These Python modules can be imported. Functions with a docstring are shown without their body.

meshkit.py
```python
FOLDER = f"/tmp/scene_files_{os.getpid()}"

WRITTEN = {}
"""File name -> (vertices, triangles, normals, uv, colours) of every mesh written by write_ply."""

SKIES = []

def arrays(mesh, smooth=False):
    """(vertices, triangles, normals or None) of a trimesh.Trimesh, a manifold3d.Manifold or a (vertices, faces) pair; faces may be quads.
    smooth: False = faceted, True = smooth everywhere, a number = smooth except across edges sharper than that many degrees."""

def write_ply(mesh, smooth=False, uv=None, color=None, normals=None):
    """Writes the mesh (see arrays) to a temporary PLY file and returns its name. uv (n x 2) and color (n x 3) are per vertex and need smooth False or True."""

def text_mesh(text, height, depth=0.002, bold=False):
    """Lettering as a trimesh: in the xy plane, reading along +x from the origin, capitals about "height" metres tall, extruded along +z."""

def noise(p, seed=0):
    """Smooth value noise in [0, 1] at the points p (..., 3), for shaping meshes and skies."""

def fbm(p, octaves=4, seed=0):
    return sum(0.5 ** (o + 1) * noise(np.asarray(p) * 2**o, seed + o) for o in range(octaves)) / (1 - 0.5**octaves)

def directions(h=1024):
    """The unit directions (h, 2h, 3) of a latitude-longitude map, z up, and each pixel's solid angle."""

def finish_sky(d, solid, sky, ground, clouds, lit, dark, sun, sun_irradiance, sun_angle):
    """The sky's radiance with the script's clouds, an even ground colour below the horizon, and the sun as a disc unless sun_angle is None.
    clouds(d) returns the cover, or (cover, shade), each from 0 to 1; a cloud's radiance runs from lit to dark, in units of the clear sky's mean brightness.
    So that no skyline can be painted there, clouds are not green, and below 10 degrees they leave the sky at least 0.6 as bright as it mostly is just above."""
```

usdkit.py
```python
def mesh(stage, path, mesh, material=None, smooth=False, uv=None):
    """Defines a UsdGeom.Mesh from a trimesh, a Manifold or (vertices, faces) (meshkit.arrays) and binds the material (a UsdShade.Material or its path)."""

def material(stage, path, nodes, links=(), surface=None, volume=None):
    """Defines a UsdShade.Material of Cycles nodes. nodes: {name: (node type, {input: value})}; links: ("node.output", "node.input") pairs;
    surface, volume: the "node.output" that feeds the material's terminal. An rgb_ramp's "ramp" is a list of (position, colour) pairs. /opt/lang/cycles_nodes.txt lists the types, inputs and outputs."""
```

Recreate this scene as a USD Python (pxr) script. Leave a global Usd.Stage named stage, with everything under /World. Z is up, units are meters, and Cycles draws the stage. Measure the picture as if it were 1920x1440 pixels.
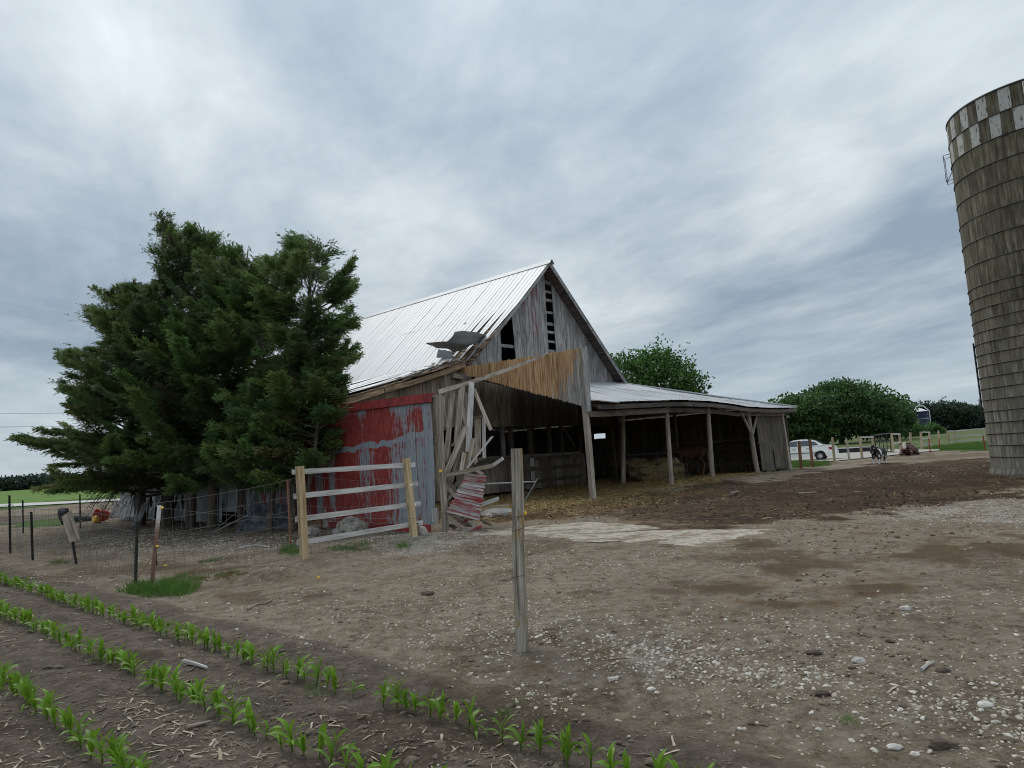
import math, random
import numpy as np
import trimesh
import manifold3d as m3
import usdkit, meshkit
from pxr import Gf, Sdf, Usd, UsdGeom, UsdLux, UsdShade, Vt

stage = Usd.Stage.CreateInMemory()
UsdGeom.SetStageUpAxis(stage, UsdGeom.Tokens.z)
UsdGeom.SetStageMetersPerUnit(stage, 1.0)
world = UsdGeom.Xform.Define(stage, "/World")
stage.SetDefaultPrim(world.GetPrim())
UsdGeom.Scope.Define(stage, "/World/Looks")
T_ = Sdf.ValueTypeNames
rng = np.random.default_rng(7)
random.seed(7)

# ------------------------------------------------------------------ camera
F_PX, PITCH, ROLL, EYE = 1300.0, math.radians(5.98), math.radians(3.5), 1.6
R0 = np.array([1, 0, 0.0]); FWD = np.array([0, math.cos(PITCH), math.sin(PITCH)]); U0 = np.array([0, -math.sin(PITCH), math.cos(PITCH)])
CX = math.cos(ROLL) * R0 - math.sin(ROLL) * U0
CY = math.sin(ROLL) * R0 + math.cos(ROLL) * U0
CAM = np.array([0, 0, EYE])
cam = UsdGeom.Camera.Define(stage, "/World/camera")
mat = Gf.Matrix4d(1.0)
mat.SetRow(0, Gf.Vec4d(*CX, 0)); mat.SetRow(1, Gf.Vec4d(*CY, 0)); mat.SetRow(2, Gf.Vec4d(*(-FWD), 0)); mat.SetRow(3, Gf.Vec4d(*CAM, 1))
cam.AddTransformOp().Set(mat)
cam.CreateHorizontalApertureAttr(36.0); cam.CreateVerticalApertureAttr(27.0)
cam.CreateFocalLengthAttr(36.0 * F_PX / 1920.0)
cam.CreateClippingRangeAttr(Gf.Vec2f(0.05, 6000))
cam.CreateExposureAttr(0.16)

# ------------------------------------------------------------------ sky and sun (overcast)
SUN_EL, SUN_ROT = math.radians(52), math.radians(-25)
SKY_STRENGTH = 0.1
dome = UsdLux.DomeLight.Define(stage, "/World/sky")
dome.GetPrim().SetCustomDataByKey("kind", "structure")
# clouds: the direction is projected on a plane overhead, so that the layers thin out and flatten towards the horizon
sky_nodes = {
    "tc": ("texture_coordinate", {}),
    "sky": ("sky_texture", {"sky_type": "single_scattering", "sun_disc": False, "sun_elevation": SUN_EL, "sun_rotation": SUN_ROT}),
    "sep": ("separate_xyz", {}),
    "zc": ("math", {"math_type": "maximum", "value2": 0.0}),
    "za": ("math", {"math_type": "add", "value2": 0.10}),
    "px": ("math", {"math_type": "divide"}),
    "py": ("math", {"math_type": "divide"}),
    "pl": ("combine_xyz", {"z": 0.0}),
    # broad bands stretched along the wind
    "m1": ("mapping", {"mapping_type": "point", "rotation": (0, 0, math.radians(-112)), "scale": (1.0, 1.0, 1.0)}),
    "m1s": ("mapping", {"mapping_type": "point", "scale": (0.50, 0.95, 1.0), "location": (0.4, 6.9, 0)}),
    "n1": ("noise_texture", {"scale": 0.8, "detail": 10.0, "roughness": 0.58, "distortion": 0.35}),
    "m2s": ("mapping", {"mapping_type": "point", "scale": (0.95, 1.5, 1.0), "location": (2.3, 9.1, 0)}),
    "n2": ("noise_texture", {"scale": 1.5, "detail": 10.0, "roughness": 0.62, "distortion": 0.3}),
    "m3s": ("mapping", {"mapping_type": "point", "scale": (0.30, 0.5, 1.0), "location": (1.3, 2.1, 0)}),
    "n3": ("noise_texture", {"scale": 0.55, "detail": 3.0, "roughness": 0.5, "distortion": 0.3}),
    "a1": ("mix_float", {"fac": 0.36}),
    "a2": ("mix_float", {"fac": 0.38}),
    "ramp": ("rgb_ramp", {"ramp": [(0.0, (0.165, 0.222, 0.305)), (0.39, (0.215, 0.278, 0.365)), (0.45, (0.31, 0.372, 0.455)), (0.50, (0.405, 0.462, 0.535)), (0.55, (0.495, 0.555, 0.625)), (0.62, (0.66, 0.72, 0.79)), (1.0, (0.85, 0.90, 0.95))]}),
    # lower air: thin bluish-grey veil near the horizon
    "hz": ("map_range", {"from_min": 0.0, "from_max": 0.17, "to_min": 0.75, "to_max": 0.0, "clamp": True}),
    "hzmix": ("mix", {"mix_type": "mix", "color2": (0.36, 0.45, 0.565)}),
    "up": ("map_range", {"from_min": 0.0, "from_max": 1.0, "to_min": 0.86, "to_max": 1.55, "clamp": True}),
    "mul": ("mix", {"mix_type": "multiply", "fac": 1.0}),
    "upc": ("combine_xyz", {}),
    # a heavier bank of cloud low on the right and the thin place above it
    "bank": ("normal", {"direction": (0.375, 0.905, 0.20)}), "bankm": ("map_range", {"range_type": "smoothstep", "from_min": 0.945, "from_max": 1.0, "to_min": 0.0, "to_max": -0.088, "clamp": True}),
    "gap": ("normal", {"direction": (0.40, 0.865, 0.305)}), "gapm": ("map_range", {"range_type": "smoothstep", "from_min": 0.9935, "from_max": 0.9995, "to_min": 0.0, "to_max": 0.05, "clamp": True}),
    "left": ("normal", {"direction": (-0.25, 0.88, 0.40)}), "leftm": ("map_range", {"range_type": "smoothstep", "from_min": 0.88, "from_max": 1.0, "to_min": 0.0, "to_max": 0.012, "clamp": True}),
    "s1": ("math", {"math_type": "add"}), "s2": ("math", {"math_type": "add"}), "s3": ("math", {"math_type": "add"}),
    "gain": ("mix", {"mix_type": "multiply", "fac": 1.0, "color2": (11.9, 11.75, 11.0)}),
    "clouds": ("mix", {"mix_type": "mix", "fac": 0.94}),
    "bg": ("background_shader", {"strength": SKY_STRENGTH}),
}
sky_links = [
    ("tc.generated", "sep.vector"), ("sep.z", "zc.value1"), ("zc.value", "za.value1"), ("sep.x", "px.value1"), ("za.value", "px.value2"), ("sep.y", "py.value1"), ("za.value", "py.value2"),
    ("px.value", "pl.x"), ("py.value", "pl.y"), ("pl.vector", "m1.vector"), ("m1.vector", "m1s.vector"), ("m1.vector", "m2s.vector"), ("m1.vector", "m3s.vector"),
    ("m1s.vector", "n1.vector"), ("m2s.vector", "n2.vector"), ("m3s.vector", "n3.vector"), ("n1.fac", "a1.a"), ("n2.fac", "a1.b"), ("a1.result", "a2.a"), ("n3.fac", "a2.b"), ("tc.generated", "bank.normal"), ("tc.generated", "gap.normal"), ("tc.generated", "left.normal"), ("bank.dot", "bankm.value"), ("gap.dot", "gapm.value"), ("left.dot", "leftm.value"),
    ("a2.result", "s1.value1"), ("bankm.result", "s1.value2"), ("s1.value", "s2.value1"), ("gapm.result", "s2.value2"), ("s2.value", "s3.value1"), ("leftm.result", "s3.value2"), ("s3.value", "ramp.fac"),
    ("zc.value", "hz.value"), ("hz.result", "hzmix.fac"), ("ramp.color", "hzmix.color1"),
    ("zc.value", "up.value"), ("up.result", "upc.x"), ("up.result", "upc.y"), ("up.result", "upc.z"), ("hzmix.color", "mul.color1"), ("upc.vector", "mul.color2"),
    ("mul.color", "gain.color1"), ("sky.color", "clouds.color1"), ("gain.color", "clouds.color2"), ("clouds.color", "bg.color"),
]
sky_mat = usdkit.material(stage, "/World/Looks/overcast_sky", sky_nodes, sky_links, surface="bg.background")
UsdShade.MaterialBindingAPI.Apply(dome.GetPrim()).Bind(sky_mat)

sun = UsdLux.DistantLight.Define(stage, "/World/sun")
sun.CreateIntensityAttr(0.4); sun.CreateAngleAttr(40.0); sun.CreateNormalizeAttr(True); sun.CreateColorAttr(Gf.Vec3f(1.0, 0.97, 0.93))
sd = np.array([math.cos(SUN_EL) * math.sin(SUN_ROT), math.cos(SUN_EL) * math.cos(SUN_ROT), math.sin(SUN_EL)])
sx = np.cross([0, 0, 1.0], sd); sx /= np.linalg.norm(sx); sy = np.cross(sd, sx)
smat = Gf.Matrix4d(1.0)
smat.SetRow(0, Gf.Vec4d(*sx, 0)); smat.SetRow(1, Gf.Vec4d(*sy, 0)); smat.SetRow(2, Gf.Vec4d(*sd, 0)); smat.SetRow(3, Gf.Vec4d(*(sd * 50), 1))
sun.AddTransformOp().Set(smat)

# ------------------------------------------------------------------ geometry of the place, read off the photograph once
def ray(u, v): return FWD + CX * (u - 960) / F_PX + CY * (720 - v) / F_PX
def depth(u, v, y):
    d = ray(u, v); return CAM + d * y / d[1]
def project(p):
    q = np.asarray(p, float) - CAM; w = q @ FWD
    w = np.where(w < 0.05, 0.05, w)
    return 960 + F_PX * (q @ CX) / w, 720 - F_PX * (q @ CY) / w
def on_plane(u, v, p0, n):
    d = ray(u, v); return CAM + d * (np.dot(np.asarray(p0) - CAM, n) / np.dot(d, n))

BARN0 = np.array([2.483, 23.611, 0.0]); BA = math.radians(48)
GV = np.array([math.cos(BA), math.sin(BA), 0]); RV = np.array([-math.sin(BA), math.cos(BA), 0])
def barn_w(s, t, z): return BARN0 + np.asarray(s)[..., None] * GV + np.asarray(t)[..., None] * RV + np.asarray(z)[..., None] * np.array([0, 0, 1.0]) if np.ndim(s) else BARN0 + s * GV + t * RV + np.array([0, 0, z])
def barn_l(p): q = np.asarray(p) - BARN0; return np.array([q @ GV, q @ RV, q[2]])
def bs(u, v, s): return barn_l(on_plane(u, v, BARN0 + s * GV, GV))
def bt(u, v, t): return barn_l(on_plane(u, v, BARN0 + t * RV, RV))

ROW_N = np.array([0.672, 0.7406]); ROW_D = np.array([0.7406, -0.672]); ROW_P = (2.97, 2.21, 1.45, 0.69)
def sstep(a, b, x):
    k = np.clip((np.asarray(x, float) - a) / (b - a), 0, 1); return k * k * (3 - 2 * k)

def zt(x, y, fine=True):
    x = np.asarray(x, float); y = np.asarray(y, float)
    d = np.hypot(x, y); ratio = x / np.maximum(y, 0.5)
    z = 0.0062 * np.clip(d - 27, 0, 260) * sstep(0.2, 0.44, ratio) * (y > 0)
    qx, qy = x - BARN0[0], y - BARN0[1]
    s = qx * GV[0] + qy * GV[1]; t = qx * RV[0] + qy * RV[1]
    z = z + 0.20 * np.exp(-((s - 8.5) / 5.0) ** 2) * sstep(-3.2, -0.2, t)
    # heap of gravel at the red wall's foot, dung heap in the yard
    z = z + 0.10 * np.exp(-(((x + 2.2) / 1.6) ** 2 + ((y - 14.7) / 0.8) ** 2))
    z = z + 0.13 * np.exp(-(((x + 3.75) / 0.55) ** 2 + ((y - 10.95) / 0.45) ** 2) ** 2)
    if fine:
        near = 1 - sstep(25, 70, d)
        shape = x.shape
        P = np.stack([x.ravel(), y.ravel(), np.zeros(x.size)], 1)
        n1 = meshkit.fbm(P * 0.45).reshape(shape); n2 = meshkit.fbm(P * 2.3 + 31.0).reshape(shape)
        z = z + near * (0.07 * (n1 - FBM0) + 0.045 * (n2 - FBM0))
        if x.size > 20000:
            z = z + (1 - sstep(10, 18, d)) * 0.016 * (meshkit.fbm(P * 8.5 + 77.0).reshape(shape) - FBM0)
        perp = x * ROW_N[0] + y * ROW_N[1]
        fieldm = 1 - sstep(3.1, 3.5, perp)
        z = z - fieldm * 0.025 * np.cos((perp - 2.97) / 0.76 * 2 * math.pi)
        # furrow and ridge left by the planter along the outermost row
        z = z + 0.03 * np.exp(-((perp - 3.45) / 0.16) ** 2) - 0.02 * np.exp(-((perp - 3.85) / 0.2) ** 2)
    return z
_p = rng.uniform(-40, 40, (4000, 3)); _p[:, 2] = 0
FBM0 = float(meshkit.fbm(_p).mean())

def ground(u, v):
    """The point of the ground seen at this place of the photograph."""
    d = ray(u, v); z = 0.0
    for _ in range(25):
        t = (z - EYE) / d[2]; p = CAM + d * t
        z = 0.5 * z + 0.5 * float(zt(p[0:1], p[1:2], False)[0])
    p[2] = float(zt(p[0:1], p[1:2], False)[0]); return p

def top_of(base, u, v):
    """Height of something standing at BASE whose top is seen at this place."""
    d = ray(u, v); t = base[1] / d[1]; return CAM + d * t

# ------------------------------------------------------------------ names, tags, meshes
_used = {}
def fresh(parent, name):
    k = (parent, name); n = _used.get(k, -1) + 1; _used[k] = n
    return f"{parent}/{name}" + (f"_{n:03d}" if n else "")
def tag(prim, label=None, cat=None, group=None, kind=None):
    prim = prim.GetPrim() if hasattr(prim, "GetPrim") else prim
    for k, v in (("label", label), ("category", cat), ("group", group), ("kind", kind)):
        if v: prim.SetCustomDataByKey(k, v)
    return prim
def path_of(p): return str(p.GetPath()) if p is not None else "/World"
def thing(name, label=None, cat=None, group=None, loc=(0, 0, 0), rz=0.0, kind=None):
    x = UsdGeom.Xform.Define(stage, fresh("/World", name))
    if any(abs(c) > 0 for c in loc): x.AddTranslateOp().Set(Gf.Vec3d(*map(float, loc)))
    if rz: x.AddRotateZOp().Set(float(rz))
    return tag(x, label, cat, group, kind)

class MB:
    """Collects triangles and quads with uv and colour, and becomes one Mesh."""
    def __init__(s): s.V, s.F4, s.F3, s.UV, s.C, s.n = [], [], [], [], [], 0
    def add(s, v, f, uv=None, col=None):
        v = np.asarray(v, float).reshape(-1, 3); f = np.asarray(f, int)
        (s.F4 if f.shape[1] == 4 else s.F3).append(f + s.n)
        s.V.append(v); s.n += len(v)
        s.UV.append(np.zeros((len(v), 2)) if uv is None else np.asarray(uv, float))
        s.C.append(np.ones((len(v), 3)) * 0.5 if col is None else np.broadcast_to(np.asarray(col, float), (len(v), 3)))
        return s
    def arrays(s): return np.vstack(s.V), np.vstack(s.UV), np.vstack(s.C)
    def put(s, name, material, parent=None, smooth=False, color=False, uv=True):
        path = fresh(path_of(parent), name)
        m = UsdGeom.Mesh.Define(stage, path)
        v, u, c = s.arrays()
        m.CreatePointsAttr(Vt.Vec3fArray.FromNumpy(v.astype(np.float32)))
        f4 = np.vstack(s.F4) if s.F4 else np.zeros((0, 4), int); f3 = np.vstack(s.F3) if s.F3 else np.zeros((0, 3), int)
        m.CreateFaceVertexCountsAttr(Vt.IntArray.FromNumpy(np.concatenate([np.full(len(f4), 4), np.full(len(f3), 3)]).astype(np.int32)))
        m.CreateFaceVertexIndicesAttr(Vt.IntArray.FromNumpy(np.concatenate([f4.ravel(), f3.ravel()]).astype(np.int32)))
        m.CreateSubdivisionSchemeAttr("none")
        m.CreateExtentAttr(Vt.Vec3fArray.FromNumpy(np.stack([v.min(0), v.max(0)]).astype(np.float32)))
        api = UsdGeom.PrimvarsAPI(m)
        if uv: api.CreatePrimvar("st", T_.TexCoord2fArray, "vertex").Set(Vt.Vec2fArray.FromNumpy(u.astype(np.float32)))
        if color: api.CreatePrimvar("tint", T_.Color3fArray, "vertex").Set(Vt.Vec3fArray.FromNumpy(c.astype(np.float32)))
        if smooth:
            n = np.zeros_like(v)
            for f in (f4, f3):
                if len(f):
                    fn = np.cross(v[f[:, 1]] - v[f[:, 0]], v[f[:, 2]] - v[f[:, 0]])
                    for k in range(f.shape[1]): np.add.at(n, f[:, k], fn)
            L = np.linalg.norm(n, axis=1, keepdims=True); n = np.where(L > 1e-12, n / np.maximum(L, 1e-12), [0, 0, 1.0])
            m.CreateNormalsAttr(Vt.Vec3fArray.FromNumpy(n.astype(np.float32))); m.SetNormalsInterpolation("vertex")
        UsdShade.MaterialBindingAPI.Apply(m.GetPrim()).Bind(material)
        return m.GetPrim()

def unit(a):
    a = np.asarray(a, float); return a / max(np.linalg.norm(a), 1e-12)
BOXF = np.arange(24).reshape(6, 4)
def plank(mb, p0, p1, w, th, wdir=(1, 0, 0), ends=0.0, taper=1.0, bend=None, seg=1, tip=None):
    """A board from p0 to p1: width w along wdir, thickness th across; uv runs u across and v along in metres."""
    p0, p1 = np.asarray(p0, float), np.asarray(p1, float)
    a = unit(p1 - p0); W = np.asarray(wdir, float); W = unit(W - a * (W @ a)); N = np.cross(a, W)
    Lg = np.linalg.norm(p1 - p0); o = rng.uniform(0, 50, 2)
    for i in range(seg):
        k0, k1 = i / seg, (i + 1) / seg
        c0, c1 = p0 + (p1 - p0) * k0, p0 + (p1 - p0) * k1
        if bend is not None:
            c0 = c0 + np.asarray(bend) * 4 * k0 * (1 - k0); c1 = c1 + np.asarray(bend) * 4 * k1 * (1 - k1)
        e0 = rng.uniform(-ends, ends, 2) if ends and i == 0 else (0, 0); e1 = rng.uniform(-ends, ends, 2) if ends and i == seg - 1 else (0, 0)
        if tip is not None and i == seg - 1: e1 = tip
        w0 = w * (1 + (taper - 1) * k0) / 2; w1 = w * (1 + (taper - 1) * k1) / 2; h = th / 2
        A = [c0 - W * w0 - N * h + a * e0[0], c0 + W * w0 - N * h + a * e0[1], c0 + W * w0 + N * h + a * e0[1], c0 - W * w0 + N * h + a * e0[0]]
        B = [c1 - W * w1 - N * h + a * e1[0], c1 + W * w1 - N * h + a * e1[1], c1 + W * w1 + N * h + a * e1[1], c1 - W * w1 + N * h + a * e1[0]]
        q = [(A[0], B[0], B[1], A[1]), (A[1], B[1], B[2], A[2]), (A[2], B[2], B[3], A[3]), (A[3], B[3], B[0], A[0]), (A[0], A[1], A[2], A[3]), (B[3], B[2], B[1], B[0])]
        v = np.array(q).reshape(24, 3)
        uv = []
        for k, ww in enumerate((w, th, w, th)):
            y0, y1 = Lg * k0, Lg * k1
            uv += [(0, y0), (0, y1), (ww, y1), (ww, y0)]
        uv += [(0, 0), (w, 0), (w, th), (0, th)] * 2
        mb.add(v, BOXF[:, ::-1], np.array(uv) + o)
    return mb
def box(mb, c, size, rz=0.0, ry=0.0):
    c = np.asarray(c, float); ca, sa = math.cos(rz), math.sin(rz)
    X = np.array([ca, sa, 0]); 
    a = np.array([0, 0, 1.0])
    if ry:
        cb, sb = math.cos(ry), math.sin(ry)
        a = np.array([sb * ca, sb * sa, cb]); X = np.array([cb * ca, cb * sa, -sb])
    return plank(mb, c - a * size[2] / 2, c + a * size[2] / 2, size[0], size[1], X)
def tube(mb, pts, rad, sides=6, cap=True, col=None):
    p = np.asarray(pts, float); n = len(p)
    t = np.gradient(p, axis=0); t /= np.linalg.norm(t, axis=1, keepdims=True) + 1e-12
    ref = np.array([0, 0, 1.0]) if abs(t[0, 2]) < 0.9 else np.array([1.0, 0, 0])
    a = np.cross(t, ref); a /= np.linalg.norm(a, axis=1, keepdims=True) + 1e-12; b = np.cross(t, a)
    r = np.broadcast_to(np.asarray(rad, float), (n,))
    ang = np.arange(sides + 1) * 2 * math.pi / sides
    v = p[:, None] + r[:, None, None] * (np.cos(ang)[None, :, None] * a[:, None] + np.sin(ang)[None, :, None] * b[:, None])
    s1 = sides + 1
    i, j = np.meshgrid(np.arange(n - 1), np.arange(sides), indexing="ij")
    q = np.stack([i * s1 + j, i * s1 + j + 1, (i + 1) * s1 + j + 1, (i + 1) * s1 + j], -1).reshape(-1, 4)
    L = np.concatenate([[0], np.cumsum(np.linalg.norm(np.diff(p, axis=0), axis=1))])
    o = rng.uniform(0, 30, 2)
    uv = np.stack(np.broadcast_arrays(ang[None, :] * r.max(), L[:, None]), -1).reshape(-1, 2) + o
    mb.add(v.reshape(-1, 3), q, uv, col)
    if cap:
        for e in (0, n - 1):
            ring = v[e, :sides]; f = np.array([[sides, (k + 1) % sides, k] if e else [sides, k, (k + 1) % sides] for k in range(sides)])
            mb.add(np.vstack([ring, p[e]]), f, np.vstack([(ring - p[e])[:, :2], [[0, 0]]]) + o, col)
    return mb
def grid(mb, P, uv=None, col=None):
    """P: rows x cols x 3."""
    r, c = P.shape[:2]
    i, j = np.meshgrid(np.arange(r - 1), np.arange(c - 1), indexing="ij")
    q = np.stack([i * c + j, i * c + j + 1, (i + 1) * c + j + 1, (i + 1) * c + j], -1).reshape(-1, 4)
    mb.add(P.reshape(-1, 3), q, None if uv is None else uv.reshape(-1, 2), None if col is None else col.reshape(-1, 3)); return mb
def lump(mb, c, size, seed=0, rough=0.25, sub=2, flat=False):
    m = trimesh.creation.icosphere(sub)
    v = np.array(m.vertices); n = meshkit.fbm(v * 1.3 + seed * 7.7) - FBM0
    v = v * (1 + rough * 2.0 * n[:, None]) * np.asarray(size)
    if flat: v[:, 2] = np.maximum(v[:, 2], -0.3 * size[2])
    mb.add(v + np.asarray(c), np.array(m.faces)); return mb

def organism(bones, extra=(), cell=0.03, smooth=14):
    """One continuous body: hulls of the spheres at each bone's two joints, joined and smoothed. bones: (p0, r0, p1, r1)."""
    parts = []
    for p0, r0, p1, r1 in bones:
        a = m3.Manifold.sphere(r0, 16).translate(tuple(map(float, p0))); b = m3.Manifold.sphere(r1, 16).translate(tuple(map(float, p1)))
        parts.append(m3.Manifold.batch_hull([a, b]))
    body = m3.Manifold.batch_boolean(parts, m3.OpType.Add).refine_to_length(cell)
    m = body.to_mesh(); tm = trimesh.Trimesh(m.vert_properties[:, :3], m.tri_verts, process=True)
    trimesh.smoothing.filter_taubin(tm, iterations=smooth)
    return tm

def instances(name, protos, P, Q, S, idx, label, cat, kind="stuff", parent=None):
    """Countless small pieces: one PointInstancer. protos: (name, MB, material)."""
    pi = UsdGeom.PointInstancer.Define(stage, fresh(path_of(parent), name))
    pth = str(pi.GetPath()); tg = []
    for nm, mb, mt in protos:
        k = mb.put(nm, mt, pi.GetPrim(), smooth=False, color=True); tg.append(k.GetPath())
    pi.CreatePrototypesRel().SetTargets(tg)
    pi.CreatePositionsAttr(Vt.Vec3fArray.FromNumpy(np.asarray(P, np.float32)))
    q = np.asarray(Q, np.float32)
    pi.CreateOrientationsAttr(Vt.QuathArray([Gf.Quath(float(a), float(b), float(c), float(d)) for a, b, c, d in q]))
    S = np.asarray(S, np.float32)
    if S.ndim == 1: S = np.repeat(S[:, None], 3, 1)
    pi.CreateScalesAttr(Vt.Vec3fArray.FromNumpy(S)); pi.CreateProtoIndicesAttr(Vt.IntArray.FromNumpy(np.asarray(idx, np.int32)))
    return tag(pi, label, cat, None, kind)
def yaw_quats(n, tilt=0.15, r=None):
    r = r or rng
    a = r.uniform(0, 2 * math.pi, n) / 2; q = np.stack([np.cos(a), np.zeros(n), np.zeros(n), np.sin(a)], 1)
    t = r.normal(0, tilt, n) / 2; ax = r.uniform(0, 2 * math.pi, n)
    w = np.stack([np.cos(t), np.sin(t) * np.cos(ax), np.sin(t) * np.sin(ax), np.zeros(n)], 1)
    return np.stack([w[:, 0] * q[:, 0] - w[:, 1] * q[:, 1] - w[:, 2] * q[:, 2] - w[:, 3] * q[:, 3], w[:, 0] * q[:, 1] + w[:, 1] * q[:, 0] + w[:, 2] * q[:, 3] - w[:, 3] * q[:, 2],
                     w[:, 0] * q[:, 2] - w[:, 1] * q[:, 3] + w[:, 2] * q[:, 0] + w[:, 3] * q[:, 1], w[:, 0] * q[:, 3] + w[:, 1] * q[:, 2] - w[:, 2] * q[:, 1] + w[:, 3] * q[:, 0]], 1)

# ------------------------------------------------------------------ materials
LOOK = {}
def squeeze(ramp, k=0.52): return [(0.5 + (p - 0.5) * k, c) for p, c in ramp]
def wood(name, ramp, grain=(30, 1.6), rough=0.85, vary=0.28, knots=True, bump=0.6, lichen=None, red=None):
    """Weathered wood: grain along the board (uv in metres), each board its own tone."""
    n = {"tc": ("texture_coordinate", {}), "mp": ("mapping", {"scale": (grain[0], grain[1], 1)}), "n1": ("noise_texture", {"scale": 1.0, "detail": 8.0, "roughness": 0.65, "distortion": 0.3}),
         "mp2": ("mapping", {"scale": (4.0, 0.7, 1)}), "n2": ("noise_texture", {"scale": 1.0, "detail": 4.0, "roughness": 0.6}),
         "ri": ("object_info", {}), "geo": ("geometry", {}),
         "mx": ("mix_float", {"fac": 0.35}), "rp": ("rgb_ramp", {"ramp": squeeze(ramp)}),
         "vr": ("map_range", {"from_min": 0, "from_max": 1, "to_min": 1 - vary, "to_max": 1 + vary}), "vc": ("combine_xyz", {}), "mul": ("mix", {"mix_type": "multiply", "fac": 1.0}),
         "bp": ("bump", {"strength": bump, "distance": 0.01}), "bs": ("principled_bsdf", {"roughness": rough, "specular_ior_level": 0.2})}
    l = [("tc.UV", "mp.vector"), ("mp.vector", "n1.vector"), ("tc.UV", "mp2.vector"), ("mp2.vector", "n2.vector"), ("n1.fac", "mx.a"), ("n2.fac", "mx.b"), ("mx.result", "rp.fac"),
         ("ri.random", "vr.value"), ("vr.result", "vc.x"), ("vr.result", "vc.y"), ("vr.result", "vc.z"), ("rp.color", "mul.color1"), ("vc.vector", "mul.color2"), ("n1.fac", "bp.height"), ("bp.normal", "bs.normal")]
    last = "mul.color"
    if red:
        n.update({"rm": ("mapping", {"scale": (9.0, 0.9, 1)}), "rn": ("noise_texture", {"scale": 1.0, "detail": 6.0, "roughness": 0.7}), "rk": ("map_range", {"from_min": red[0], "from_max": red[0] + 0.04, "to_min": 0, "to_max": 1, "clamp": True}),
                  "rc": ("mix", {"color2": red[1]})})
        l += [("tc.UV", "rm.vector"), ("rm.vector", "rn.vector"), ("rn.fac", "rk.value"), ("rk.result", "rc.fac"), (last, "rc.color1")]; last = "rc.color"
    if lichen:
        n.update({"lm": ("mapping", {"scale": (10.0, 3.0, 1)}), "ln": ("noise_texture", {"scale": 1.0, "detail": 6.0, "roughness": 0.7}), "lk": ("map_range", {"from_min": lichen[0], "from_max": lichen[0] + 0.07, "to_min": 0, "to_max": 0.85, "clamp": True}),
                  "lc": ("mix", {"color2": lichen[1]})})
        l += [("tc.UV", "lm.vector"), ("lm.vector", "ln.vector"), ("ln.fac", "lk.value"), ("lk.result", "lc.fac"), (last, "lc.color1")]; last = "lc.color"
    l.append((last, "bs.base_color"))
    LOOK[name] = usdkit.material(stage, f"/World/Looks/{name}", n, l, surface="bs.BSDF"); return LOOK[name]
def plain(name, col, rough=0.6, metallic=0.0, noise=None, amount=0.3, bump=0.0, spec=0.4, coat=0.0):
    n = {"bs": ("principled_bsdf", {"roughness": rough, "metallic": metallic, "specular_ior_level": spec, "coat_weight": coat, "base_color": col})}; l = []
    if noise:
        n.update({"tc": ("texture_coordinate", {}), "nz": ("noise_texture", {"scale": noise, "detail": 7.0, "roughness": 0.65}),
                  "rp": ("rgb_ramp", {"ramp": squeeze([(0.25, tuple(c * (1 - amount) for c in col)), (0.5, col), (0.78, tuple(min(1, c * (1 + amount)) for c in col))])})})
        l += [("tc.object", "nz.vector"), ("nz.fac", "rp.fac"), ("rp.color", "bs.base_color")]
        if bump:
            n["bp"] = ("bump", {"strength": bump, "distance": 0.02}); l += [("nz.fac", "bp.height"), ("bp.normal", "bs.normal")]
    LOOK[name] = usdkit.material(stage, f"/World/Looks/{name}", n, l, surface="bs.BSDF"); return LOOK[name]
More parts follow.
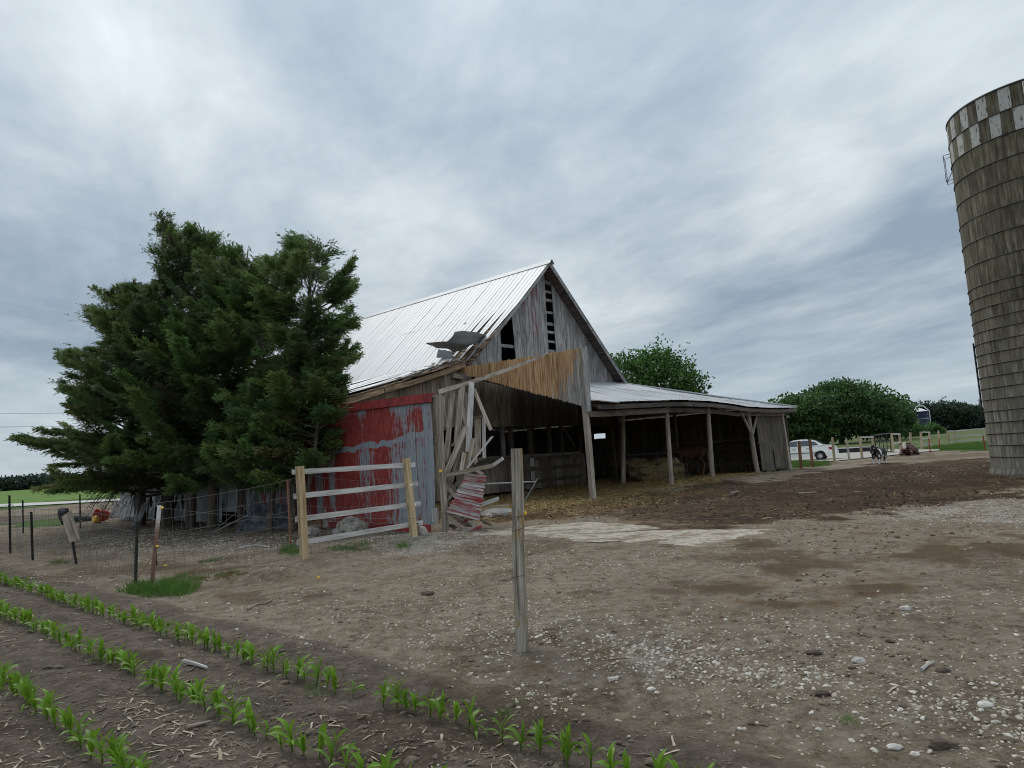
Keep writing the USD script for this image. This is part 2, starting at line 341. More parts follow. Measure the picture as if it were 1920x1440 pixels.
def leafy(name, rough=0.6, trans=0.3, gain=1.0):
    n = {"at": ("attribute", {"attribute": "tint"}), "bs": ("principled_bsdf", {"roughness": rough, "specular_ior_level": 0.3}), "tr": ("translucent_bsdf", {}), "mx": ("mix_closure", {"fac": trans})}
    l = [("at.color", "bs.base_color"), ("at.color", "tr.color"), ("bs.BSDF", "mx.closure1"), ("tr.BSDF", "mx.closure2")]
    LOOK[name] = usdkit.material(stage, f"/World/Looks/{name}", n, l, surface="mx.closure"); return LOOK[name]
def tinted(name, rough=0.85, noise=None, spec=0.2):
    n = {"at": ("attribute", {"attribute": "tint"}), "bs": ("principled_bsdf", {"roughness": rough, "specular_ior_level": spec})}; l = [("at.color", "bs.base_color")]
    if noise:
        n.update({"tc": ("texture_coordinate", {}), "nz": ("noise_texture", {"scale": noise, "detail": 5.0}), "mr": ("map_range", {"from_min": .25, "from_max": .75, "to_min": .6, "to_max": 1.35}), "vc": ("combine_xyz", {}), "mul": ("mix", {"mix_type": "multiply", "fac": 1.0})})
        l = [("tc.object", "nz.vector"), ("nz.fac", "mr.value"), ("mr.result", "vc.x"), ("mr.result", "vc.y"), ("mr.result", "vc.z"), ("at.color", "mul.color1"), ("vc.vector", "mul.color2"), ("mul.color", "bs.base_color")]
    LOOK[name] = usdkit.material(stage, f"/World/Looks/{name}", n, l, surface="bs.BSDF"); return LOOK[name]

wood("grey_boards", [(0.25, (0.075, 0.068, 0.065)), (0.42, (0.19, 0.18, 0.18)), (0.55, (0.30, 0.285, 0.28)), (0.75, (0.44, 0.42, 0.41))], vary=0.22)
wood("grey_boards_red_traces", [(0.25, (0.075, 0.065, 0.062)), (0.42, (0.17, 0.155, 0.15)), (0.55, (0.27, 0.25, 0.245)), (0.75, (0.38, 0.36, 0.35))], vary=0.15, red=(0.565, (0.20, 0.025, 0.028)))
wood("brown_boards", [(0.25, (0.06, 0.045, 0.032)), (0.45, (0.15, 0.118, 0.088)), (0.6, (0.235, 0.19, 0.145)), (0.78, (0.33, 0.28, 0.225))])
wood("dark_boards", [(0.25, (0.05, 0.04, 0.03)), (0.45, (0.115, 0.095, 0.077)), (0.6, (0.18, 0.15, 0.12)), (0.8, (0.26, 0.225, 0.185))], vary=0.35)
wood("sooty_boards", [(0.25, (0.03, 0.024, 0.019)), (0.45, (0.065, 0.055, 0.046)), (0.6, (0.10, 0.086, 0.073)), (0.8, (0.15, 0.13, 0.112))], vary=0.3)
wood("pole_wood", [(0.25, (0.12, 0.095, 0.075)), (0.45, (0.25, 0.205, 0.165)), (0.6, (0.35, 0.30, 0.25)), (0.8, (0.45, 0.40, 0.34))], vary=0.15)
wood("splintered_boards", [(0.25, (0.13, 0.095, 0.065)), (0.45, (0.28, 0.22, 0.165)), (0.58, (0.40, 0.345, 0.285)), (0.78, (0.52, 0.48, 0.43))], vary=0.25)
wood("splintered_red_boards", [(0.25, (0.11, 0.085, 0.075)), (0.45, (0.24, 0.21, 0.20)), (0.58, (0.34, 0.31, 0.30)), (0.78, (0.46, 0.43, 0.42))], vary=0.2, red=(0.495, (0.22, 0.04, 0.042)))
wood("deck_boards", [(0.25, (0.055, 0.035, 0.02)), (0.45, (0.15, 0.10, 0.062)), (0.6, (0.25, 0.175, 0.115)), (0.8, (0.36, 0.28, 0.20))], vary=0.35)
wood("soffit_boards", [(0.25, (0.04, 0.028, 0.024)), (0.45, (0.095, 0.07, 0.062)), (0.6, (0.15, 0.115, 0.105)), (0.8, (0.22, 0.18, 0.17))], vary=0.3)
wood("rail_boards", [(0.25, (0.22, 0.20, 0.185)), (0.45, (0.36, 0.34, 0.32)), (0.6, (0.47, 0.45, 0.43)), (0.8, (0.57, 0.55, 0.53))], vary=0.08)
wood("new_posts", [(0.25, (0.21, 0.14, 0.07)), (0.45, (0.345, 0.25, 0.14)), (0.6, (0.43, 0.33, 0.20)), (0.8, (0.50, 0.41, 0.27))], grain=(18, 0.9), vary=0.08)
wood("old_post", [(0.30, (0.055, 0.043, 0.031)), (0.44, (0.17, 0.142, 0.108)), (0.56, (0.285, 0.25, 0.205)), (0.72, (0.41, 0.375, 0.32))], grain=(42, 1.6), vary=0.05, bump=1.0, lichen=(0.555, (0.235, 0.135, 0.022)))
wood("tan_posts", [(0.25, (0.20, 0.145, 0.085)), (0.45, (0.32, 0.25, 0.16)), (0.6, (0.40, 0.325, 0.225)), (0.8, (0.47, 0.40, 0.30))], vary=0.12)
wood("rust_posts", [(0.3, (0.13, 0.055, 0.03)), (0.5, (0.24, 0.115, 0.065)), (0.7, (0.33, 0.19, 0.12))], vary=0.15)
wood("bark", [(0.25, (0.03, 0.024, 0.02)), (0.5, (0.085, 0.068, 0.056)), (0.75, (0.17, 0.145, 0.125))], grain=(22, 2.5), bump=1.0)
wood("pale_bark", [(0.25, (0.11, 0.095, 0.08)), (0.5, (0.24, 0.215, 0.19)), (0.75, (0.38, 0.35, 0.32))], grain=(22, 2.5), bump=1.0)
plain("dark_steel", (0.035, 0.033, 0.032), 0.6, 0.4, noise=9)
plain("green_steel", (0.035, 0.045, 0.035), 0.6, 0.2, noise=9)
plain("red_steel", (0.28, 0.06, 0.03), 0.6, 0.1, noise=9)
plain("wire_metal", (0.10, 0.095, 0.09), 0.5, 0.6)
plain("yellow_plastic", (0.72, 0.46, 0.03), 0.4)
plain("white_plastic", (0.8, 0.8, 0.78), 0.4)
plain("orange_plastic", (0.52, 0.055, 0.015), 0.35, noise=6, amount=0.25)
plain("rubber", (0.014, 0.014, 0.015), 0.75)
plain("chrome_grey", (0.55, 0.56, 0.57), 0.3, 0.7)
plain("car_paint", (0.80, 0.80, 0.775), 0.25, 0.0, coat=0.6)
plain("car_trim", (0.17, 0.17, 0.17), 0.5)
plain("car_glass", (0.035, 0.05, 0.055), 0.06, spec=0.8)
plain("tail_light", (0.32, 0.012, 0.018), 0.2)
plain("navy_steel", (0.010, 0.012, 0.045), 0.45, 0.2, noise=0.8, amount=0.3)
plain("white_steel", (0.70, 0.71, 0.72), 0.45, 0.1)
plain("bone_stone", (0.44, 0.42, 0.38), 0.85, noise=14, amount=0.35, bump=0.5)
plain("rubble", (0.27, 0.245, 0.22), 0.9, noise=9, amount=0.45, bump=0.7)
plain("stump_wood", (0.26, 0.235, 0.205), 0.9, noise=9, amount=0.5, bump=0.8)
plain("fur_brown", (0.075, 0.024, 0.014), 0.8, noise=6, amount=0.35)
plain("fur_tan", (0.20, 0.095, 0.038), 0.8, noise=5, amount=0.35)
plain("fur_black", (0.012, 0.011, 0.011), 0.7, noise=7, amount=0.3)
plain("fur_white", (0.62, 0.58, 0.52), 0.8, noise=9, amount=0.15)
plain("fur_grey", (0.30, 0.28, 0.26), 0.85, noise=5, amount=0.3)
plain("muzzle_pink", (0.45, 0.27, 0.22), 0.6)
plain("eye_dark", (0.008, 0.007, 0.006), 0.15)
plain("straw_bale", (0.13, 0.095, 0.042), 0.9, noise=16, amount=0.6, bump=1.0)
leafy("cedar_foliage", 0.6, 0.35)
leafy("broad_leaves", 0.5, 0.3)
leafy("corn_leaves", 0.42, 0.35)
leafy("grass_blades", 0.55, 0.3)
tinted("stones", 0.9, noise=40)
tinted("litter", 0.9)
tinted("silo_concrete_far", 0.9, noise=3)

# ------------------------------------------------------------------ ground
def inside_dist(poly, x, y):
    """Signed distance to a polygon, positive inside."""
    poly = np.asarray(poly, float); n = len(poly); d = np.full(x.shape, 1e9); ins = np.zeros(x.shape, bool)
    for i in range(n):
        a, b = poly[i], poly[(i + 1) % n]; e = b - a; L = e @ e + 1e-12
        k = np.clip(((x - a[0]) * e[0] + (y - a[1]) * e[1]) / L, 0, 1)
        d = np.minimum(d, np.hypot(x - a[0] - k * e[0], y - a[1] - k * e[1]))
        c = (a[1] > y) != (b[1] > y)
        ins ^= c & (x < (b[0] - a[0]) * (y - a[1]) / (b[1] - a[1] + 1e-12) + a[0])
    return np.where(ins, d, -d)
def gpoly(pts): return np.array([ground(u, v)[:2] for u, v in pts])
def bpoly(pts): return np.array([barn_w(s, t, 0)[:2] for s, t in pts])
MANURE = [gpoly([(1005, 962), (1150, 925), (1320, 907), (1430, 896), (1540, 884), (1700, 866), (1855, 858), (1990, 880), (1990, 925), (1760, 948), (1560, 972), (1400, 990), (1180, 975)])]
RED_DUNG = [gpoly([(920, 990), (960, 935), (1120, 940), (1260, 960), (1330, 985), (1100, 985)]), gpoly([(1440, 1010), (1500, 985), (1760, 975), (1900, 1000), (1900, 1040), (1600, 1045)]), gpoly([(1350, 1110), (1500, 1060), (1750, 1085), (1650, 1160), (1400, 1165)]), gpoly([(480, 1104), (520, 1076), (600, 1074), (635, 1086), (560, 1108)]), gpoly([(330, 1082), (400, 1068), (470, 1068), (400, 1090)])]
STRAW = [bpoly([(-4.5, -0.6), (3, -0.7), (9, -1.1), (13.4, -0.6), (14.2, -0.3), (17.5, 1), (17.5, 8), (10, 6.3), (-4, 6.3)])]
BROWNSTRAW = [bpoly([(-7.2, 0.2), (-5.4, -3.2), (-1.5, -3.4), (0.5, -2.5), (3.5, -2.2), (5, -0.5), (-4, 6.2), (-8, 6.2)])]
GRAVEL = [gpoly([(660, 1022), (690, 1003), (840, 998), (900, 1006), (880, 1025), (760, 1042)]), gpoly([(1560, 905), (1680, 884), (1860, 872), (1990, 890), (1990, 896), (1850, 893), (1740, 898)]), gpoly([(1640, 968), (1760, 940), (1990, 915), (1990, 990), (1800, 985)]),
          gpoly([(860, 1170), (1000, 1150), (1300, 1210), (1500, 1250), (1900, 1300), (1990, 1240), (1990, 1400), (1700, 1330), (1400, 1290), (1100, 1230), (900, 1200)]), gpoly([(1480, 884), (1530, 873), (1700, 862), (1640, 872), (1560, 882)]), gpoly([(100, 1010), (260, 990), (420, 1000), (540, 1010), (520, 1030), (200, 1035)])]
GREEN = [gpoly([(1482, 878), (1484, 866), (1552, 867), (1548, 874)]), gpoly([(1725, 846), (1760, 836), (1990, 826), (1990, 846), (1848, 846)]), gpoly([(0, 985), (60, 975), (200, 968), (215, 972), (90, 988), (0, 992)])]
FIELD_SOIL_FAR = [gpoly([(-200, 985), (0, 970), (150, 962), (250, 958), (250, 968), (100, 978), (-200, 996)])]
angs = np.concatenate([np.linspace(-180, -48, 45)[:-1], np.linspace(-48, 48, 640), np.linspace(48, 180, 45)[1:]])
rads = np.concatenate([[0.02, 0.6], np.geomspace(1.2, 70, 400), np.geomspace(72, 3500, 60)])
A_, R_ = np.meshgrid(np.radians(angs), rads)
gx, gy = R_ * np.sin(A_), R_ * np.cos(A_)
gz = zt(gx, gy)
far_drop = np.where(R_ > 70, 0, 0); gz = gz + far_drop
_w = np.stack([gx.ravel(), gy.ravel(), np.zeros(gx.size)], 1)
wob = (meshkit.fbm(_w * 0.55 + 5).reshape(gx.shape) - FBM0); wob2 = (meshkit.fbm(_w * 1.9 + 15).reshape(gx.shape) - FBM0)
def zone(polys, soft, x=gx, y=gy, w=None):
    """How far inside, with a ragged edge of about SOFT metres."""
    o = np.zeros(x.shape)
    for p in polys:
        o = np.maximum(o, sstep(-soft, soft, inside_dist(p, x, y) + (wob * 6 + wob2 * 2.5) * soft if w is None else inside_dist(p, x, y) + w * soft))
    return o
perp = gx * ROW_N[0] + gy * ROW_N[1]
soil = (1 - sstep(3.2, 3.75, perp + wob * 0.8)) * (R_ < 90)
zman = zone(MANURE, 0.9); zred = zone(RED_DUNG, 0.9) * np.clip(0.30 + wob * 3 + wob2 * 5, 0, .58); zstraw = zone(STRAW, 0.6); zbs = zone(BROWNSTRAW, 0.7); zgrav = zone(GRAVEL, 0.8) * np.clip(0.55 + wob2 * 3, 0.2, 0.75); zgrav = np.maximum(zgrav, zone(GRAVEL[:2], 0.4) * .85); zgreen = zone(GREEN, 0.35)
zfar = zone(FIELD_SOIL_FAR, 1.0)
# beyond the yard everything is field
out = sstep(60, 66, R_)
zgreen = np.maximum(zgreen, out); soil = np.maximum(soil * (1 - out), zfar)
# damp patches and pressed tracks of paler, dry crust
damp = np.clip(sstep(0.03, 0.10, wob + 0.4 * wob2), 0, 1)
damp = np.maximum(damp, np.clip(np.exp(-((perp - 3.72) / .20) ** 2) * sstep(-.05, .06, wob + .5 * wob2), 0, 1)); damp = np.maximum(damp, np.clip(np.exp(-((perp - 5.0) / .22) ** 2) * sstep(-.02, .08, wob2 + .5 * wob) * .8, 0, 1))
gz = gz + (zman + zstraw + zbs) * (0.05 * wob2 + 0.02 * wob) + zred * 0.02
SLABS = [gpoly([(885, 1003), (930, 990), (1010, 984), (1110, 978), (1215, 984), (1245, 991), (1150, 998), (1060, 1003), (960, 1005)]), gpoly([(985, 1006), (1080, 1003), (1200, 996), (1330, 990), (1462, 992), (1468, 997), (1400, 1008), (1330, 1027), (1250, 1025), (1150, 1016)])]
sl_ = np.maximum(*[sstep(-.05, .5, inside_dist(p, gx, gy)) for p in SLABS]); gz = gz * 1.0 - sl_ * (0.030 + 0.02 * np.clip(wob2 * 4, -1, 1))
gm = MB(); grid(gm, np.stack([gx, gy, gz], -1), np.stack([gx, gy], -1))
GROUND_NODES = {
    "tc": ("texture_coordinate", {}), "za": ("attribute", {"attribute": "zone_a"}), "zb": ("attribute", {"attribute": "zone_b"}), "sa": ("separate_color", {}), "sb": ("separate_color", {}),
    "nA": ("noise_texture", {"scale": 0.9, "detail": 9.0, "roughness": 0.68}), "nB": ("noise_texture", {"scale": 7.0, "detail": 9.0, "roughness": 0.72}), "nD": ("noise_texture", {"scale": 2.6, "detail": 8.0, "roughness": 0.75}), "mD": ("mix_float", {"fac": 0.45}), "nBD": ("mix_float", {"fac": 0.5}), "nC": ("noise_texture", {"scale": 38.0, "detail": 5.0, "roughness": 0.7}),
    "mN": ("mix_float", {"fac": 0.5}), "mN2": ("mix_float", {"fac": 0.25}),
    "base": ("rgb_ramp", {"ramp": [(0.30, (0.066, 0.050, 0.035)), (0.43, (0.150, 0.117, 0.082)), (0.52, (0.228, 0.184, 0.134)), (0.63, (0.30, 0.252, 0.194)), (0.76, (0.38, 0.333, 0.265))]}),
    "soil": ("rgb_ramp", {"ramp": [(0.30, (0.048, 0.037, 0.028)), (0.45, (0.096, 0.076, 0.058)), (0.55, (0.152, 0.123, 0.095)), (0.70, (0.225, 0.188, 0.15))]}),
    "man": ("rgb_ramp", {"ramp": [(0.32, (0.022, 0.014, 0.008)), (0.46, (0.050, 0.032, 0.019)), (0.56, (0.095, 0.061, 0.034)), (0.70, (0.18, 0.12, 0.068))]}),
    "red": ("rgb_ramp", {"ramp": [(0.32, (0.065, 0.043, 0.027)), (0.48, (0.135, 0.092, 0.057)), (0.60, (0.205, 0.145, 0.09)), (0.74, (0.28, 0.205, 0.13))]}),
    "straw": ("rgb_ramp", {"ramp": [(0.30, (0.08, 0.050, 0.022)), (0.45, (0.185, 0.125, 0.052)), (0.57, (0.29, 0.205, 0.088)), (0.72, (0.42, 0.32, 0.16))]}),
    "bstraw": ("rgb_ramp", {"ramp": [(0.30, (0.035, 0.023, 0.013)), (0.46, (0.095, 0.060, 0.031)), (0.57, (0.165, 0.107, 0.056)), (0.72, (0.27, 0.19, 0.105))]}),
    "grav": ("rgb_ramp", {"ramp": [(0.30, (0.11, 0.09, 0.068)), (0.46, (0.215, 0.187, 0.15)), (0.58, (0.325, 0.295, 0.245)), (0.72, (0.48, 0.45, 0.395))]}),
    "green": ("rgb_ramp", {"ramp": [(0.30, (0.022, 0.042, 0.010)), (0.48, (0.055, 0.098, 0.022)), (0.60, (0.082, 0.125, 0.035)), (0.75, (0.13, 0.15, 0.06))]}),
    "damp": ("mix", {"mix_type": "multiply", "color2": (0.62, 0.57, 0.52)}),
    "bs": ("principled_bsdf", {"roughness": 0.95, "specular_ior_level": 0.12}), "bp": ("bump", {"strength": 1.0, "distance": 0.06}), "bp2": ("bump", {"strength": 0.9, "distance": 0.018}),
}
GROUND_LINKS = [("tc.object", "nA.vector"), ("tc.object", "nB.vector"), ("tc.object", "nC.vector"), ("tc.object", "nD.vector"), ("nB.fac", "nBD.a"), ("nD.fac", "nBD.b"), ("nA.fac", "mD.a"), ("nD.fac", "mD.b"), ("mD.result", "mN.a"), ("nB.fac", "mN.b"), ("mN.result", "mN2.a"), ("nC.fac", "mN2.b"), ("za.color", "sa.color"), ("zb.color", "sb.color")]
for k in ("base", "soil", "man", "red", "straw", "bstraw", "grav", "green"):
    GROUND_LINKS.append(("mN2.result", k + ".fac")); GROUND_NODES[k] = ("rgb_ramp", {"ramp": squeeze(GROUND_NODES[k][1]["ramp"], 0.6)})
prev = "base.color"
for src, col in (("za.alpha0", None), ("sb.r", "soil"), ("sa.b", "grav"), ("sa.r", "man"), ("zc.r", "red"), ("zc.g", "bstraw"), ("sa.g", "straw"), ("sb.g", "green")):
    if col is None: continue
    GROUND_NODES["w" + col] = ("math", {"math_type": "subtract", "value2": 0.5}); GROUND_NODES["x" + col] = ("math", {"math_type": "multiply_add", "value2": 3.6})
    GROUND_NODES["y" + col] = ("map_range", {"from_min": 0.35, "from_max": 0.65, "to_min": 0, "to_max": 1, "clamp": True}); GROUND_NODES["m" + col] = ("mix", {})
    if src.startswith("zc"):
        src = src.replace("zc", "sc")
    GROUND_LINKS += [("nBD.result", f"w{col}.value1"), (f"w{col}.value", f"x{col}.value1"), (src, f"x{col}.value3"), (f"x{col}.value", f"y{col}.value"), (f"y{col}.result", f"m{col}.fac"), (prev, f"m{col}.color1"), (col + ".color", f"m{col}.color2")]
    prev = f"m{col}.color"
GROUND_NODES["zc"] = ("attribute", {"attribute": "zone_c"}); GROUND_NODES["sc"] = ("separate_color", {})
GROUND_LINKS += [("zc.color", "sc.color"), ("sb.b", "damp.fac"), (prev, "damp.color1"), ("damp.color", "bs.base_color"), ("nB.fac", "bp.height"), ("nC.fac", "bp2.height"), ("bp.normal", "bp2.normal"), ("bp2.normal", "bs.normal")]
ground_mat = usdkit.material(stage, "/World/Looks/yard_ground", GROUND_NODES, GROUND_LINKS, surface="bs.BSDF")
gp = gm.put("ground", ground_mat, smooth=True, uv=False)
api = UsdGeom.PrimvarsAPI(gp)
for nm, tri in (("zone_a", (zman, zstraw, zgrav)), ("zone_b", (soil, zgreen, damp * 0.8)), ("zone_c", (zred, zbs, zbs * 0))):
    api.CreatePrimvar(nm, T_.Color3fArray, "vertex").Set(Vt.Vec3fArray.FromNumpy(np.stack([a.ravel() for a in tri], 1).astype(np.float32)))
tag(gp, "bare farmyard soil with manure, straw and pale gravel", None, None, "structure")

# sheets laid over the ground: fields, roads, slab
def sheet(name, poly, mt, lift, label, cell=None, kind="structure", ragged=0.0, fine=False):
    from shapely.geometry import Polygon
    P = Polygon(poly).buffer(0)
    if ragged:
        q = []
        for d in np.arange(0, P.exterior.length, 0.09):
            p = P.exterior.interpolate(d); w = meshkit.fbm(np.array([[p.x * 1.7, p.y * 1.7, 3.0]]))[0] - FBM0; w2 = meshkit.fbm(np.array([[p.x * 6.7, p.y * 6.7, 9.0]]))[0] - FBM0
            q.append((p.x + ragged * (5 * w + 2 * w2), p.y + ragged * (4 * w - 2 * w2)))
        P = Polygon(q).buffer(0)
        if P.geom_type != "Polygon": P = max(P.geoms, key=lambda k: k.area)
    v, f = trimesh.creation.triangulate_polygon(P, engine="earcut")
    v3 = np.column_stack([v, np.zeros(len(v))]); f = np.asarray(f)
    if cell: v3, f = trimesh.remesh.subdivide_to_size(v3, f, cell, max_iter=14)
    v3 = np.array(v3); v3[:, 2] = zt(v3[:, 0], v3[:, 1], fine) + lift
    a = np.cross(v3[f[:, 1]] - v3[f[:, 0]], v3[f[:, 2]] - v3[f[:, 0]])[:, 2]; f = np.where(a[:, None] < 0, f[:, ::-1], f)
    return tag(MB().add(v3, f, v3[:, :2]).put(name, mt, smooth=True), label, None, None, kind)
def wpoly(pts): return np.array(pts, float)
plain("crop_green", (0.095, 0.165, 0.030), 0.9, noise=0.25, amount=0.25, spec=0.1)
plain("olive_field", (0.095, 0.118, 0.045), 0.95, noise=0.5, amount=0.3, spec=0.1)
plain("road_gravel", (0.46, 0.445, 0.41), 0.95, noise=6, amount=0.2, spec=0.1)
plain("drive_gravel", (0.36, 0.34, 0.30), 0.95, noise=9, amount=0.35, bump=0.6, spec=0.1)
n = {"tc": ("texture_coordinate", {}), "n1": ("noise_texture", {"scale": 1.6, "detail": 9.0, "roughness": 0.7}), "n2": ("noise_texture", {"scale": 9.0, "detail": 6.0, "roughness": 0.7}), "vo": ("noise_texture", {"scale": 0.7, "detail": 4.0, "distortion": 1.2}),
     "rp": ("rgb_ramp", {"ramp": [(.38, (.20, .168, .125)), (.47, (.325, .288, .230)), (.58, (.43, .395, .335))]}), "dk": ("map_range", {"from_min": .47, "from_max": .58, "to_min": 0, "to_max": .9, "clamp": True}), "dx": ("mix", {"color2": (.17, .135, .095)}),
     "ck": ("map_range", {"from_min": .492, "from_max": .508, "to_min": 0, "to_max": 1, "clamp": True}), "cp": ("math", {"math_type": "pingpong", "value2": .5}), "cm": ("map_range", {"from_min": .05, "from_max": .45, "to_min": 0, "to_max": .0, "clamp": True}), "bp": ("bump", {"strength": .4, "distance": .02}), "bs": ("principled_bsdf", {"roughness": .92, "specular_ior_level": .15})}
l = [("tc.object", "n1.vector"), ("tc.object", "n2.vector"), ("n2.fac", "rp.fac"), ("n1.fac", "dk.value"), ("dk.result", "dx.fac"), ("rp.color", "dx.color1"), ("dx.color", "bs.base_color"), ("n2.fac", "bp.height"), ("bp.normal", "bs.normal")]
LOOK["slab_concrete"] = usdkit.material(stage, "/World/Looks/slab_concrete", {k: v for k, v in n.items() if k not in ("vo", "ck", "cp", "cm")}, l, surface="bs.BSDF")
sheet("crop_field", wpoly([(-700, 60), (-46, 66), (-30, 72), (-10, 90), (20, 150), (60, 420), (-200, 520), (-700, 520)]), LOOK["crop_green"], 0.03, "bright green crop field behind the gravel road on the left", 40)
ra, rb = ground(-30, 953.5), ground(215, 940.5); rc, rd = ground(-30, 947.5), ground(215, 936.8)
e = unit(rb - ra); e2 = unit(rd - rc)
sheet("gravel_road", wpoly([(ra - e * 150)[:2], (rb + e * 60)[:2], (rd + e2 * 60)[:2], (rc - e2 * 150)[:2]]), LOOK["road_gravel"], 0.06, "pale gravel road crossing behind the yard on the left", 20)
sheet("pasture", wpoly([(19, 46), (24.5, 52), (38, 62), (60, 70), (140, 95), (240, 190), (330, 520), (60, 520), (40, 120), (24, 70)]), LOOK["olive_field"], 0.03, "mown olive green field behind the paddock fence", 20)
sheet("gravel_drive", np.array([ground(u, v)[:2] for u, v in [(1440, 868), (1560, 866), (1640, 858), (1735, 848), (1762, 845.5), (1762, 843.5), (1690, 843), (1600, 845), (1440, 852)]]), LOOK["drive_gravel"], 0.05, "white gravel drive behind the paddock posts", 3)
far_a, far_b = np.array([40.0, 205.0]), np.array([260.0, 330.0])
sheet("far_road", wpoly([far_a, far_b, far_b + [-1.5, 9], far_a + [-1.5, 9]]), LOOK["road_gravel"], 0.06, "far pale road along the back of the olive field", 15)
slab1, slab2 = SLABS
sheet("concrete_slab", slab1, LOOK["slab_concrete"], 0.000, "cracked pale concrete slab in front of the fallen boards", 0.6, ragged=0.10)
sheet("concrete_slab", slab2, LOOK["slab_concrete"], 0.005, "pale concrete slab lying to the right of the lone post", 0.6, ragged=0.10)

# ------------------------------------------------------------------ the barn (local frame: x along the gable, y away from the front, z up)
barn = thing("barn", "old gabled barn with white metal roof, grey board gable and collapsed front corner", "barn", loc=BARN0, rz=48.0)
def metal(name, col, rust, dirt, rough=0.45):
    n = {"tc": ("texture_coordinate", {}), "m": ("mapping", {"scale": (3.0, 0.35, 1)}), "n1": ("noise_texture", {"scale": 1.0, "detail": 7.0, "roughness": 0.65}), "m2": ("mapping", {"scale": (14.0, 1.2, 1), "location": (3, 9, 0)}), "n2": ("noise_texture", {"scale": 1.0, "detail": 6.0, "roughness": 0.7}),
         "ri": ("object_info", {}), "vr": ("map_range", {"from_min": 0, "from_max": 1, "to_min": 0.95, "to_max": 1.04}), "vc": ("combine_xyz", {}), "mul": ("mix", {"mix_type": "multiply", "fac": 1.0}),
         "k1": ("map_range", {"from_min": 0.5, "from_max": 0.75, "to_min": 0, "to_max": dirt, "clamp": True}), "c1": ("mix", {"color1": col, "color2": tuple(c * 0.62 for c in col)}),
         "k2": ("map_range", {"from_min": 0.63, "from_max": 0.72, "to_min": 0, "to_max": rust, "clamp": True}), "c2": ("mix", {"color2": (0.22, 0.12, 0.075)}), "bs": ("principled_bsdf", {"roughness": rough, "metallic": 0.25, "specular_ior_level": 0.4})}
    l = [("tc.UV", "m.vector"), ("m.vector", "n1.vector"), ("tc.UV", "m2.vector"), ("m2.vector", "n2.vector"), ("n1.fac", "k1.value"), ("k1.result", "c1.fac"), ("n2.fac", "k2.value"), ("k2.result", "c2.fac"), ("c1.color", "c2.color1"),
         ("ri.random", "vr.value"), ("vr.result", "vc.x"), ("vr.result", "vc.y"), ("vr.result", "vc.z"), ("c2.color", "mul.color1"), ("vc.vector", "mul.color2"), ("mul.color", "bs.base_color")]
    LOOK[name] = usdkit.material(stage, f"/World/Looks/{name}", n, l, surface="bs.BSDF")
metal("roof_metal", (0.37, 0.385, 0.395), 0.05, 0.14)
metal("low_roof_metal", (0.39, 0.405, 0.415), 0.35, 0.35)
metal("galvanised_sheet", (0.24, 0.248, 0.255), 0.5, 0.6, 0.5)
metal("rusty_sheet", (0.25, 0.25, 0.25), 0.9, 0.8, 0.55)

GX0, GX1, GAP, GEV, GT = 0.12, 11.15, (5.70, 10.50), 5.22, 6.25
LT1 = 17.2     # gable: eaves at both ends, apex, eave height, plane
ROOF_T0, ROOF_T1 = 5.87, 20.9
def roof_z(s):
    return GEV + (GAP[1] - GEV) * (1 - abs(s - GAP[0]) / (GAP[0] - GX0))
def crimp_sheet(mb, e0, e1, up0, up1, seg=1, wob=0.0, ribs=3, sag=0.0):
    """A sheet of crimped metal between its lower corners e0,e1 and its upper corners up0,up1."""
    e0, e1, up0, up1 = (np.asarray(a, float) for a in (e0, e1, up0, up1))
    prof = []
    for k in range(ribs):
        c = k / (ribs - 1)
        for d, h in ((-0.05, 0.0), (0.0, 1.0), (0.05, 0.0)):
            if -0.001 <= c + d <= 1.001: prof.append((c + d, h))
    n = unit(np.cross(e1 - e0, up0 - e0)); n = n if n[2] > 0 else -n
    rows = []; uv = []
    o = rng.uniform(0, 40, 2); Lu = np.linalg.norm(up0 - e0); We = np.linalg.norm(e1 - e0)
    for i in range(seg + 1):
        k = i / seg; a = e0 + (up0 - e0) * k; b = e1 + (up1 - e1) * k
        lift = n * (rng.normal(0, wob) if 0 < i < seg else (abs(rng.normal(0, wob)) if i == 0 else 0)) - n * sag * 4 * k * (1 - k)
        rows.append([a + (b - a) * c + n * (0.010 * h) + lift for c, h in prof]); uv.append([(c * We + o[0], k * Lu + o[1]) for c, h in prof])
    return grid(mb, np.array(rows), np.array(uv))
